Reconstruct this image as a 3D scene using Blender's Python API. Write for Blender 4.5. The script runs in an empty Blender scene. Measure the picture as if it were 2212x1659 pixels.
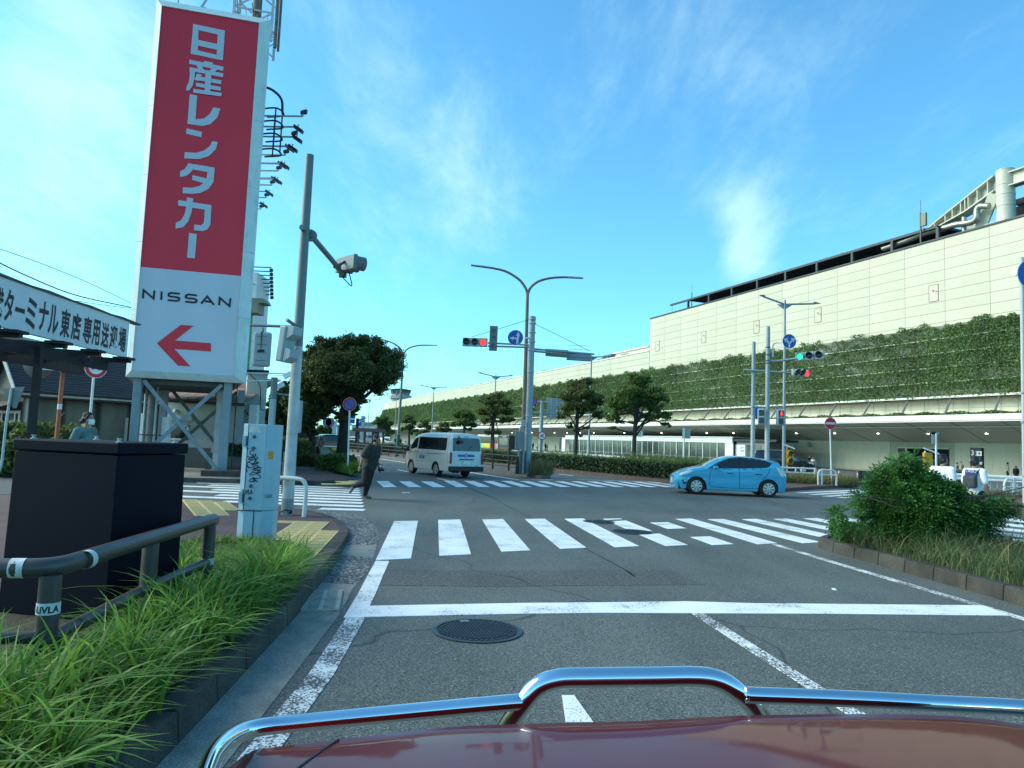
import bpy,math,random
import numpy as np
from mathutils import Vector,Matrix
sc = bpy.context.scene
COL = sc.collection
rnd = random.Random(7)
rng = np.random.default_rng(7)
R_ = math.radians
F = 709.7;CX,CY = 512.0,384.0;EYE = 1.65
PIT = R_(4.7);ROL = R_(2.2)
cam_d = bpy.data.cameras.new('camera');cam = bpy.data.objects.new('camera',cam_d);COL.objects.link(cam)
cam_d.sensor_width = 36;cam_d.lens = F/1024*36;cam_d.clip_start = 0.05;cam_d.clip_end = 6000
_U = Vector((0,-math.sin(PIT),math.cos(PIT)));_Fw = Vector((0,math.cos(PIT),math.sin(PIT)))
_X = Vector((1,0,0))*math.cos(ROL) + _U*math.sin(ROL)
_Y = Vector((1,0,0))*(-math.sin(ROL)) + _U*math.cos(ROL)
_Z = -_Fw
cam.matrix_world = Matrix(((_X.x,_Y.x,_Z.x,0),(_X.y,_Y.y,_Z.y,0),(_X.z,_Y.z,_Z.z,EYE),(0,0,0,1)))
sc.camera = cam
SUN_EL,SUN_AZ = R_(32),R_(-86)
w = bpy.data.worlds.new('World');sc.world = w;w.use_nodes = True
nt = w.node_tree;nt.nodes.clear()
def N(t,**k):
    n = nt.nodes.new(t)
    for a,b in k.items(): setattr(n,a,b)
    return n
out = N('ShaderNodeOutputWorld');bg = N('ShaderNodeBackground');bg.inputs['Strength'].default_value = 0.15
sky = N('ShaderNodeTexSky',sky_type='NISHITA');sky.sun_disc = False
sky.sun_elevation = SUN_EL;sky.sun_rotation = SUN_AZ;sky.altitude = 0;sky.air_density = 1.1;sky.dust_density = 0.6;sky.ozone_density = 3.0
tint = N('ShaderNodeMix',data_type='RGBA',blend_type='MULTIPLY');tint.inputs[0].default_value = 1
tint.inputs[7].default_value = (0.47,0.97,1.06,1)
nt.links.new(sky.outputs[0],tint.inputs[6])
tc = N('ShaderNodeTexCoord');sep = N('ShaderNodeSeparateXYZ');nt.links.new(tc.outputs['Generated'],sep.inputs[0])
def M_(op,a,b=None,clamp=False,c=None):
    n = N('ShaderNodeMath',operation=op);n.use_clamp = clamp
    for i,v in enumerate((a,b,c)):
        if v is None: continue
        if isinstance(v,(int,float)): n.inputs[i].default_value = v
        else: nt.links.new(v,n.inputs[i])
    return n.outputs[0]
zc = M_('MAXIMUM',M_('ADD',sep.outputs[2],0.16),0.05)
px_ = M_('DIVIDE',sep.outputs[0],zc);py_ = M_('DIVIDE',sep.outputs[1],zc)
comb = N('ShaderNodeCombineXYZ');nt.links.new(px_,comb.inputs[0]);nt.links.new(py_,comb.inputs[1])
mp = N('ShaderNodeMapping');mp.inputs['Rotation'].default_value = (0,0,R_(8));mp.inputs['Scale'].default_value = (1.25,0.42,1);mp.inputs['Location'].default_value = (3.1,0.7,0)
nt.links.new(comb.outputs[0],mp.inputs[0])
n1 = N('ShaderNodeTexNoise');n1.inputs['Scale'].default_value = 0.9;n1.inputs['Detail'].default_value = 9;n1.inputs['Roughness'].default_value = 0.6;n1.inputs['Distortion'].default_value = 0.35
nt.links.new(mp.outputs[0],n1.inputs['Vector'])
mp2 = N('ShaderNodeMapping');mp2.inputs['Rotation'].default_value = (0,0,R_(-20));mp2.inputs['Scale'].default_value = (0.35,0.35,1);mp2.inputs['Location'].default_value = (1.3,5.2,0)
nt.links.new(comb.outputs[0],mp2.inputs[0])
n2 = N('ShaderNodeTexNoise');n2.inputs['Scale'].default_value = 1.0;n2.inputs['Detail'].default_value = 3
nt.links.new(mp2.outputs[0],n2.inputs['Vector'])
side = M_('MULTIPLY',sep.outputs[0],-0.13)
n3 = N('ShaderNodeTexNoise');n3.inputs['Scale'].default_value = 2.6;n3.inputs['Detail'].default_value = 12;n3.inputs['Roughness'].default_value = 0.68;n3.inputs['Distortion'].default_value = 0.25
mp3 = N('ShaderNodeMapping');mp3.inputs['Rotation'].default_value = (0,0,R_(-14));mp3.inputs['Scale'].default_value = (1.5,0.6,1);mp3.inputs['Location'].default_value = (0.4,2.2,0);nt.links.new(comb.outputs[0],mp3.inputs[0]);nt.links.new(mp3.outputs[0],n3.inputs['Vector'])
banks = None
for bd,wd_,amp in (((0.292,0.905,0.309),0.046,0.42),((0.300,0.920,0.250),0.036,0.38),((0.560,0.790,0.250),0.085,0.26),((0.420,0.870,0.240),0.09,0.16),((-0.52,0.77,0.37),0.16,0.20),((-0.44,0.80,0.41),0.13,0.16),((-0.20,0.90,0.40),0.13,0.11),((-0.07,0.94,0.33),0.10,0.12),((-0.55,0.81,0.20),0.12,0.18),((0.16,0.85,0.50),0.16,0.11),((0.30,0.80,0.52),0.16,0.08),((0.02,0.88,0.48),0.16,0.12),((0.62,0.70,0.42),0.2,0.12)):
    l_ = math.sqrt(sum(q*q for q in bd));vd = N('ShaderNodeVectorMath',operation='DISTANCE');nt.links.new(tc.outputs['Generated'],vd.inputs[0]);vd.inputs[1].default_value = tuple(q/l_ for q in bd)
    g_ = M_('MULTIPLY',M_('EXPONENT',M_('MULTIPLY',M_('POWER',M_('DIVIDE',vd.outputs['Value'],wd_),2.0),-1.0)),amp);banks = g_ if banks is None else M_('ADD',banks,g_)
s_ = M_('ADD',M_('ADD',M_('ADD',M_('MULTIPLY',n1.outputs[0],0.62),M_('MULTIPLY',n3.outputs[0],0.70)),M_('ADD',M_('MULTIPLY',n2.outputs[0],0.20),banks)),side)
ramp = N('ShaderNodeMapRange');ramp.interpolation_type = 'SMOOTHSTEP';ramp.inputs[1].default_value = 0.80;ramp.inputs[2].default_value = 1.28;ramp.inputs[3].default_value = 0;ramp.inputs[4].default_value = 0.60
nt.links.new(s_,ramp.inputs[0])
mixc = N('ShaderNodeMix',data_type='RGBA');nt.links.new(ramp.outputs[0],mixc.inputs[0]);nt.links.new(tint.outputs[2],mixc.inputs[6])
mixc.inputs[7].default_value = (3.3,4.7,4.7,1)
nt.links.new(mixc.outputs[2],bg.inputs[0]);nt.links.new(bg.outputs[0],out.inputs[0])
sl = bpy.data.lights.new('sun','SUN');sl.energy = 2.6;sl.angle = R_(42);sl.color = (1.0,0.95,0.76)
so = bpy.data.objects.new('sun',sl);COL.objects.link(so)
sd = Vector((math.sin(SUN_AZ)*math.cos(SUN_EL),math.cos(SUN_AZ)*math.cos(SUN_EL),math.sin(SUN_EL)))
so.rotation_euler = sd.to_track_quat('Z','Y').to_euler()
sc.view_settings.view_transform = 'Standard';sc.view_settings.look = 'None';sc.view_settings.gamma = 1;sc.view_settings.exposure = 0.90
sc.view_settings.use_curve_mapping = False
CR = {'R1':(0,0,1400,2212),'R2':(0,1000,1100,2212),'R3':(0,1700,1400,2212),'R4':(1000,1250,1000,2212),'R5':(1700,1000,1000,1746),'R6':(2500,1500,800,2212),'R7':(3100,1500,996,2212),'R8':(2900,500,1196,2205),'S1':(700,2500,3396,2212),'S2':(1000,1950,1500,2212),'S3':(2400,1900,1696,2212),'S4':(900,1600,600,1659),'S5':(2900,1200,600,1422),'S6':(1500,1650,600,2212),'S7':(0,1400,600,2212),'S8':(2000,1550,600,2212),'M':(0,0,4096,2212),'C5':(500,1450,600,1991),'C1':(1100,1600,600,2212),'C2':(2600,1100,800,2212),'C4':(3600,600,496,2212),'C6':(1050,550,500,1382),'P':(0,0,4096,1024)}
def px(c,x,y):
    a,b,ww,n = CR[c];s = ww/n/4
    return a/4 + x*s,b/4 + y*s
def ray(u,v):
    x = (u-CX)/F;y = -(v-CY)/F
    r = x*math.cos(ROL) - y*math.sin(ROL);t = x*math.sin(ROL) + y*math.cos(ROL)
    return r,math.cos(PIT) - t*math.sin(PIT),math.sin(PIT) + t*math.cos(PIT)
def atz(c,x,y,z=0.0):
    r,Y,Z = ray(*px(c,x,y));k = (z-EYE)/Z
    return Vector((r*k,Y*k,z))
def atY(c,x,y,Y0):
    r,Y,Z = ray(*px(c,x,y));k = Y0/Y
    return Vector((r*k,Y0,EYE + Z*k))
def hgt(c,x,y,X,Y):
    lo,hi = -5.0,80.0;v = px(c,x,y)[1]
    for _ in range(50):
        m = (lo+hi)/2
        if proj(X,Y,m)[1] > v: lo = m
        else: hi = m
    return (lo+hi)/2
def proj(X,Y,Z):
    Z -= EYE;d = Y*math.cos(PIT) + Z*math.sin(PIT);t = (-Y*math.sin(PIT) + Z*math.cos(PIT))/d;r = X/d
    return CX + F*(r*math.cos(ROL) + t*math.sin(ROL)),CY - F*(-r*math.sin(ROL) + t*math.cos(ROL))
def lin(c):
    if isinstance(c,str):
        c = tuple(int(c[i:i+2],16)/255 for i in (0,2,4))
        return tuple(x/12.92 if x <= 0.04045 else ((x+0.055)/1.055)**2.4 for x in c)
    return c
MATS = {}
def mat(name,col,rough=0.6,metal=0.0,var=0.12,scale=4.0,bump=0.0,bscale=40.0,spec=0.4,emit=None,emit_s=0,coat=0.0,trans=0.0,island=0.0,col2=None,dirt=0.0,fine=0.0,orand=0.0):
    if name in MATS: return MATS[name]
    m = bpy.data.materials.new(name);m.use_nodes = True;t = m.node_tree;b = t.nodes['Principled BSDF']
    c = lin(col)
    b.inputs['Roughness'].default_value = rough;b.inputs['Metallic'].default_value = metal
    b.inputs['Specular IOR Level'].default_value = spec;b.inputs['Coat Weight'].default_value = coat;b.inputs['Coat Roughness'].default_value = 0.05
    L = t.links
    def nn(x,**k):
        n = t.nodes.new(x)
        for a_,b_ in k.items(): setattr(n,a_,b_)
        return n
    co = nn('ShaderNodeTexCoord')
    no = nn('ShaderNodeTexNoise');no.inputs['Scale'].default_value = scale;no.inputs['Detail'].default_value = 6;no.inputs['Roughness'].default_value = 0.6
    L.new(co.outputs['Object'],no.inputs['Vector'])
    mr = nn('ShaderNodeMapRange');mr.inputs[1].default_value = 0.3;mr.inputs[2].default_value = 0.7;mr.inputs[3].default_value = 1-var;mr.inputs[4].default_value = 1+var
    L.new(no.outputs[0],mr.inputs[0])
    base = nn('ShaderNodeRGB');base.outputs[0].default_value = (*c,1);bo = base.outputs[0]
    if col2 is not None or island:
        ge = nn('ShaderNodeNewGeometry');rp = nn('ShaderNodeMix',data_type='RGBA')
        rp.inputs[6].default_value = (*c,1);rp.inputs[7].default_value = (*lin(col2 if col2 is not None else col),1)
        L.new(ge.outputs['Random Per Island'] if island else no.outputs[0],rp.inputs[0]);bo = rp.outputs[2]
    mu = nn('ShaderNodeVectorMath',operation='SCALE');L.new(bo,mu.inputs[0]);L.new(mr.outputs[0],mu.inputs['Scale'])
    fo = mu.outputs[0]
    if fine:
        n3 = nn('ShaderNodeTexNoise');n3.inputs['Scale'].default_value = 90;n3.inputs['Detail'].default_value = 3;L.new(co.outputs['Object'],n3.inputs['Vector'])
        m3 = nn('ShaderNodeMapRange');m3.inputs[1].default_value = 0.35;m3.inputs[2].default_value = 0.65;m3.inputs[3].default_value = 1-fine;m3.inputs[4].default_value = 1+fine;L.new(n3.outputs[0],m3.inputs[0])
        mv = nn('ShaderNodeVectorMath',operation='SCALE');L.new(fo,mv.inputs[0]);L.new(m3.outputs[0],mv.inputs['Scale']);fo = mv.outputs[0]
    if dirt:
        n4 = nn('ShaderNodeTexNoise');n4.inputs['Scale'].default_value = 2.2;n4.inputs['Detail'].default_value = 8;n4.inputs['Roughness'].default_value = 0.75
        mp_ = nn('ShaderNodeMapping');mp_.inputs['Scale'].default_value = (3,3,0.5);L.new(co.outputs['Object'],mp_.inputs[0]);L.new(mp_.outputs[0],n4.inputs['Vector'])
        m4 = nn('ShaderNodeMapRange');m4.inputs[1].default_value = 0.52;m4.inputs[2].default_value = 0.72;m4.inputs[3].default_value = 0;m4.inputs[4].default_value = dirt;L.new(n4.outputs[0],m4.inputs[0])
        md = nn('ShaderNodeMix',data_type='RGBA');L.new(m4.outputs[0],md.inputs[0]);L.new(fo,md.inputs[6]);md.inputs[7].default_value = (0.10,0.075,0.05,1);fo = md.outputs[2]
    if orand:
        oi = nn('ShaderNodeObjectInfo');mo = nn('ShaderNodeMapRange');mo.inputs[3].default_value = 1-orand;mo.inputs[4].default_value = 1+orand;L.new(oi.outputs['Random'],mo.inputs[0]);mw = nn('ShaderNodeVectorMath',operation='SCALE');L.new(fo,mw.inputs[0]);L.new(mo.outputs[0],mw.inputs['Scale']);fo = mw.outputs[0]
    L.new(fo,b.inputs['Base Color'])
    if bump:
        nb = nn('ShaderNodeTexNoise');nb.inputs['Scale'].default_value = bscale;nb.inputs['Detail'].default_value = 4
        L.new(co.outputs['Object'],nb.inputs['Vector']);bu = nn('ShaderNodeBump');bu.inputs['Strength'].default_value = bump;bu.inputs['Distance'].default_value = 0.02
        L.new(nb.outputs[0],bu.inputs['Height']);L.new(bu.outputs[0],b.inputs['Normal'])
    if emit is not None:
        b.inputs['Emission Color'].default_value = (*lin(emit),1);b.inputs['Emission Strength'].default_value = emit_s
    if trans:
        tr = nn('ShaderNodeBsdfTranslucent');L.new(fo,tr.inputs[0]);ms = nn('ShaderNodeMixShader');ms.inputs[0].default_value = trans
        L.new(b.outputs[0],ms.inputs[1]);L.new(tr.outputs[0],ms.inputs[2]);L.new(ms.outputs[0],t.nodes['Material Output'].inputs[0])
    MATS[name] = m
    return m
def node_mat(name,fn,rough=0.8,spec=0.3):
    m = bpy.data.materials.new(name);m.use_nodes = True;t = m.node_tree;b = t.nodes['Principled BSDF']
    b.inputs['Roughness'].default_value = rough;b.inputs['Specular IOR Level'].default_value = spec
    co = t.nodes.new('ShaderNodeTexCoord');fn(t,b,co);MATS[name] = m
    return m
def _noise(t,co,scale,detail=4,rough=0.6,mapping=None):
    n = t.nodes.new('ShaderNodeTexNoise');n.inputs['Scale'].default_value = scale;n.inputs['Detail'].default_value = detail;n.inputs['Roughness'].default_value = rough
    if mapping:
        mpn = t.nodes.new('ShaderNodeMapping');mpn.inputs['Scale'].default_value = mapping;t.links.new(co.outputs['Object'],mpn.inputs[0]);t.links.new(mpn.outputs[0],n.inputs['Vector'])
    else: t.links.new(co.outputs['Object'],n.inputs['Vector'])
    return n.outputs[0]
def _mr(t,x,a,b,c,d):
    n = t.nodes.new('ShaderNodeMapRange');t.links.new(x,n.inputs[0])
    for i,q in enumerate((a,b,c,d)): n.inputs[i+1].default_value = q
    return n.outputs[0]
def _mix(t,f,a,b):
    n = t.nodes.new('ShaderNodeMix');n.data_type = 'RGBA'
    if isinstance(f,float): n.inputs[0].default_value = f
    else: t.links.new(f,n.inputs[0])
    for i,q in ((6,a),(7,b)):
        if isinstance(q,tuple): n.inputs[i].default_value = (*q,1)
        else: t.links.new(q,n.inputs[i])
    return n.outputs[2]
def _sc(t,c,f):
    n = t.nodes.new('ShaderNodeVectorMath');n.operation = 'SCALE';t.links.new(c,n.inputs[0]);t.links.new(f,n.inputs['Scale']);return n.outputs[0]
def _bump(t,b,h,s,d=0.01):
    n = t.nodes.new('ShaderNodeBump');n.inputs['Strength'].default_value = s;n.inputs['Distance'].default_value = d;t.links.new(h,n.inputs['Height']);t.links.new(n.outputs[0],b.inputs['Normal'])
def asphalt_fn(t,b,co,c0=(0.096,0.112,0.100)):
    big = _noise(t,co,0.25,5,0.55);streak = _noise(t,co,1.0,4,0.6,(0.9,0.12,1));fin = _noise(t,co,70,2,0.5);v = t.nodes.new('ShaderNodeTexVoronoi');v.inputs['Scale'].default_value = 95;t.links.new(co.outputs['Object'],v.inputs['Vector'])
    base = _mix(t,_mr(t,big,0.35,0.65,0,1),tuple(x*0.82 for x in c0),tuple(x*1.22 for x in c0))
    base = _sc(t,base,_mr(t,streak,0.3,0.7,0.80,1.18));base = _sc(t,base,_mr(t,_noise(t,co,1.6,6,0.75),0.30,0.42,0.80,1.0));base = _sc(t,base,_mr(t,fin,0.3,0.7,0.40,1.6))
    sp = t.nodes.new('ShaderNodeSeparateColor');t.links.new(v.outputs['Color'],sp.inputs[0])
    oil = _noise(t,co,0.55,7,0.8);base = _sc(t,base,_mr(t,oil,0.60,0.74,1.0,0.66));base = _mix(t,_mr(t,sp.outputs[0],0.90,0.96,0,0.7),base,(0.26,0.27,0.26))
    base = _mix(t,_mr(t,sp.outputs[1],0.80,0.90,0,0.7),base,(0.012,0.013,0.014))
    vc = t.nodes.new('ShaderNodeTexVoronoi');vc.feature = 'DISTANCE_TO_EDGE';vc.inputs['Scale'].default_value = 0.09
    wn = t.nodes.new('ShaderNodeVectorMath');wn.operation = 'ADD';t.links.new(co.outputs['Object'],wn.inputs[0]);nz = t.nodes.new('ShaderNodeTexNoise');nz.inputs['Scale'].default_value = 0.8;t.links.new(co.outputs['Object'],nz.inputs['Vector']);t.links.new(nz.outputs['Color'],wn.inputs[1]);t.links.new(wn.outputs[0],vc.inputs['Vector'])
    base = _mix(t,_mr(t,vc.outputs['Distance'],0.0,0.0022,0.7,0.0),base,(0.015,0.016,0.016))
    t.links.new(base,b.inputs['Base Color']);_bump(t,b,fin,0.5,0.008)
M_ASPH = node_mat('asphalt',asphalt_fn,0.78,0.35)
def paint_fn(wear):
    def fn(t,b,co):
        a = _noise(t,co,55,3,0.7);big = _noise(t,co,1.7,4,0.6)
        s = t.nodes.new('ShaderNodeMath');s.operation = 'ADD';t.links.new(a,s.inputs[0]);t.links.new(_mr(t,big,0.3,0.7,-0.12,0.12),s.inputs[1])
        f = _mr(t,s.outputs[0],0.30+wear*0.22,0.36+wear*0.24,0,1)
        tone = _mix(t,_mr(t,big,0.3,0.7,0,1),(0.66,0.69,0.67),(0.80,0.82,0.80))
        t.links.new(_mix(t,f,(0.07,0.075,0.075),tone),b.inputs['Base Color']);_bump(t,b,a,0.3,0.004)
    return fn
M_PAINT = node_mat('road_paint',paint_fn(0.12),0.6);M_PAINTW = node_mat('road_paint_worn',paint_fn(0.75),0.65)
def brick_fn(c1,c2,mortar,sc_=1.0,w_=0.2,h_=0.1,rot=0.0):
    def fn(t,b,co):
        mpn = t.nodes.new('ShaderNodeMapping');mpn.inputs['Rotation'].default_value = (0,0,rot);t.links.new(co.outputs['Object'],mpn.inputs[0])
        br = t.nodes.new('ShaderNodeTexBrick');br.inputs['Scale'].default_value = sc_;br.inputs['Brick Width'].default_value = w_;br.inputs['Row Height'].default_value = h_;br.inputs['Mortar Size'].default_value = 0.008*sc_
        br.inputs['Color1'].default_value = (*c1,1);br.inputs['Color2'].default_value = (*c2,1);br.inputs['Mortar'].default_value = (*mortar,1);t.links.new(mpn.outputs[0],br.inputs['Vector'])
        fo = _sc(t,br.outputs['Color'],_mr(t,_noise(t,co,0.6,5),0.3,0.7,0.75,1.25));t.links.new(fo,b.inputs['Base Color']);_bump(t,b,br.outputs['Fac'],-0.4,0.005)
    return fn
class MB:
    def __init__(s): s.v = [];s.f = []
    def add(s,vs,fs):
        o = len(s.v);s.v += [tuple(v) for v in vs];s.f += [tuple(i+o for i in f) for f in fs];return s
    def hexa(s,p):
        return s.add(p,[(3,2,1,0),(4,5,6,7),(0,1,5,4),(1,2,6,5),(2,3,7,6),(3,0,4,7)])
    def box(s,a,b):
        x0,y0,z0 = (min(a[i],b[i]) for i in range(3));x1,y1,z1 = (max(a[i],b[i]) for i in range(3))
        return s.hexa([(x0,y0,z0),(x1,y0,z0),(x1,y1,z0),(x0,y1,z0),(x0,y0,z1),(x1,y0,z1),(x1,y1,z1),(x0,y1,z1)])
    def quad(s,a,b,c,d): return s.add([a,b,c,d],[(0,1,2,3)])
    def prism(s,pts,z0,z1):
        n = len(pts);vs = [(p[0],p[1],z0) for p in pts] + [(p[0],p[1],z1) for p in pts]
        return s.add(vs,[tuple(range(n-1,-1,-1)),tuple(range(n,2*n))] + [(i,(i+1) % n,n+(i+1) % n,n+i) for i in range(n)])
    def plate(s,pts,M,t):
        n = len(pts);vs = [M @ Vector((p[0],-t,p[1])) for p in pts] + [M @ Vector((p[0],0,p[1])) for p in pts]
        return s.add(vs,[tuple(range(n)),tuple(range(2*n-1,n-1,-1))] + [((i+1) % n,i,n+i,n+(i+1) % n) for i in range(n)])
    def tube(s,pts,r,n=10,caps=True,r1=None):
        pts = [Vector(p) for p in pts];k = len(pts);rs = r if isinstance(r,(list,tuple)) else [r + (0 if r1 is None else (r1-r)*i/(k-1)) for i in range(k)]
        up = None;vs = []
        for i,p in enumerate(pts):
            d = (pts[min(i+1,k-1)] - pts[max(i-1,0)]).normalized()
            if up is None: up = d.orthogonal().normalized()
            up = (up - d*up.dot(d));up = up.normalized() if up.length > 1e-6 else d.orthogonal().normalized()
            q = d.cross(up)
            for j in range(n):
                a = 2*math.pi*j/n;vs.append(p + (up*math.cos(a) + q*math.sin(a))*rs[i])
        fs = []
        for i in range(k-1):
            for j in range(n): fs.append((i*n+j,i*n+(j+1) % n,(i+1)*n+(j+1) % n,(i+1)*n+j))
        if caps: fs += [tuple(range(n-1,-1,-1)),tuple(range((k-1)*n,k*n))]
        return s.add(vs,fs)
    def lathe(s,prof,M=None,n=24,cap=True):
        M = M or Matrix();vs = []
        for r,z in prof:
            for j in range(n):
                a = 2*math.pi*j/n;vs.append(M @ Vector((r*math.cos(a),r*math.sin(a),z)))
        fs = [];k = len(prof)
        for i in range(k-1):
            for j in range(n): fs.append((i*n+j,i*n+(j+1) % n,(i+1)*n+(j+1) % n,(i+1)*n+j))
        if cap: fs += [tuple(range(n-1,-1,-1)),tuple(range((k-1)*n,k*n))]
        return s.add(vs,fs)
    def ball(s,c,r,n=10,sz=(1,1,1)):
        pr = [(max(1e-4,math.sin(math.pi*i/n)),-math.cos(math.pi*i/n)) for i in range(n+1)]
        M = Matrix.Translation(c) @ Matrix.Diagonal((r*sz[0],r*sz[1],r*sz[2],1));return s.lathe(pr,M,max(8,n+4),cap=False)
    def beam(s,a,b,wd,ht):
        a = Vector(a);b = Vector(b);d = (b-a).normalized();u = Vector((0,0,1)) if abs(d.z) < 0.95 else Vector((0,1,0))
        q = d.cross(u).normalized()*wd/2;u2 = q.cross(d).normalized()*ht/2
        return s.hexa([a-q-u2,b-q-u2,b+q-u2,a+q-u2,a-q+u2,b-q+u2,b+q+u2,a+q+u2])
    def mesh(s,name,m,smooth=None):
        me = bpy.data.meshes.new(name);me.from_pydata(s.v,[],s.f);me.update()
        if m: me.materials.append(m)
        if smooth is not None:
            me.polygons.foreach_set('use_smooth',[True]*len(me.polygons))
            if smooth < 180: me.set_sharp_from_angle(angle=R_(smooth))
        return me
    def build(s,name,m,parent=None,smooth=None,bevel=0,**k):
        return link(name,s.mesh(name,m,smooth),parent,bevel=bevel,**k)
def link(name,me,parent=None,bevel=0,loc=None,rz=None,label=None,kind=None):
    o = bpy.data.objects.new(name,me);COL.objects.link(o)
    if parent is not None: o.parent = parent
    if loc is not None: o.location = loc
    if rz is not None: o.rotation_euler = (0,0,rz)
    if bevel:
        b = o.modifiers.new('bevel','BEVEL');b.width = bevel;b.segments = 2;b.limit_method = 'ANGLE';b.angle_limit = R_(40)
    if label: o['label'] = label
    if kind: o['kind'] = kind
    return o
def thing(name,label,cat,loc=(0,0,0),rz=0,group=None):
    o = bpy.data.objects.new(name,None);COL.objects.link(o);o.location = loc;o.rotation_euler = (0,0,rz);o.empty_display_size = 0.1
    return tag(o,label,cat,group)
def tag(o,label,cat,group=None,kind=None):
    o['label'] = label
    if cat: o['category'] = cat
    if group: o['group'] = group
    if kind: o['kind'] = kind
    return o
def struct(o,label=None):
    o['kind'] = 'structure'
    if label: o['label'] = label
    return o
def children(o): return [c for c in COL.objects if c.parent == o]
def copy_tree(o,loc=None,rz=None,label=None,scale=None,parent=None):
    c = o.copy();COL.objects.link(c);c.parent = parent
    for ch in children(o): copy_tree(ch,parent=c)
    if loc is not None: c.location = loc
    if rz is not None: c.rotation_euler = (0,0,rz)
    if scale is not None: c.scale = (scale,)*3
    if label: c['label'] = label
    return c
def spline(pts,n=8):
    P = [Vector(p) for p in pts];P = [P[0]*2-P[1]] + P + [P[-1]*2-P[-2]];out_ = []
    for i in range(1,len(P)-2):
        for j in range(n):
            t = j/n;a,b,c,d = P[i-1],P[i],P[i+1],P[i+2]
            out_.append(0.5*((2*b)+(c-a)*t+(2*a-5*b+4*c-d)*t*t+(3*b-a-3*c+d)*t*t*t))
    out_.append(P[-2]);return out_
def frame(o,xdir):
    x = Vector((xdir[0],xdir[1],0)).normalized();y = Vector((-x.y,x.x,0));o = Vector(o)
    return Matrix(((x.x,y.x,0,o.x),(x.y,y.y,0,o.y),(0,0,1,o.z),(0,0,0,1)))
def text_mesh(s,size,bold=0.0,sx=1.0,depth=0.002):
    """lettering as a mesh in local xz, centred, facing -y"""
    c = bpy.data.curves.new('txt','FONT');c.body = s;c.size = 1;c.offset = bold;c.resolution_u = 3;c.extrude = 0.0;c.align_x = 'LEFT'
    o = bpy.data.objects.new('txt',c);COL.objects.link(o);bpy.context.view_layer.update()
    me = bpy.data.meshes.new_from_object(o.evaluated_get(bpy.context.evaluated_depsgraph_get()))
    bpy.data.objects.remove(o);bpy.data.curves.remove(c)
    co = np.empty(len(me.vertices)*3);me.vertices.foreach_get('co',co);co = co.reshape(-1,3)
    mn,mx = co.min(0),co.max(0);ce = (mn+mx)/2
    new = np.zeros_like(co);new[:,0] = (co[:,0]-ce[0])*size*sx;new[:,2] = (co[:,1]-ce[1])*size
    me.vertices.foreach_set('co',new.ravel());me.update();me.materials.clear()
    return me
def put_text(s,size,M,m,parent,name='lettering',bold=0.0,sx=1.0,label=None):
    me = text_mesh(s,size,bold,sx);me.materials.append(m);me.transform(M)
    return link(name,me,parent,label=label)
def inpoly(x,y,P):
    c = False;n = len(P);j = n-1
    for i in range(n):
        if (P[i][1] > y) != (P[j][1] > y) and x < (P[j][0]-P[i][0])*(y-P[i][1])/(P[j][1]-P[i][1])+P[i][0]: c = not c
        j = i
    return c
def np_mesh(name,V,Fq,m,smooth=False,cols=None):
    me = bpy.data.meshes.new(name);nf,k = Fq.shape
    me.vertices.add(len(V));me.vertices.foreach_set('co',V.astype(np.float32).ravel())
    me.loops.add(nf*k);me.loops.foreach_set('vertex_index',Fq.astype(np.int32).ravel())
    me.polygons.add(nf);me.polygons.foreach_set('loop_start',np.arange(0,nf*k,k,dtype=np.int32));me.polygons.foreach_set('loop_total',np.full(nf,k,dtype=np.int32))
    me.update(calc_edges=True);me.materials.append(m)
    if smooth: me.polygons.foreach_set('use_smooth',[True]*nf)
    return me
def leaf_mesh(name,C,size,m,elong=1.8,flat=0.0,fold=0.25,bias=None):
    """C (n,3) leaf positions; each leaf is a folded diamond of two triangles-pairs"""
    n = len(C);size = np.broadcast_to(size,(n,)).reshape(n,1)
    d = rng.normal(size=(n,3));
    if bias is not None: d = d + bias
    d[:,2] *= (1-flat);d /= np.linalg.norm(d,axis=1,keepdims=True)
    r = rng.normal(size=(n,3));s = np.cross(d,r);s /= np.linalg.norm(s,axis=1,keepdims=True)+1e-9
    nn_ = np.cross(d,s);L = size*elong/2;W = size/2
    V = np.stack([C-d*L,C+s*W+nn_*W*fold,C+d*L,C-s*W+nn_*W*fold],1).reshape(-1,3)
    i = np.arange(n)[:,None]*4;Fq = np.concatenate([i+np.array([[0,1,2,3]])],0)
    return np_mesh(name,V,Fq,m)
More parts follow.
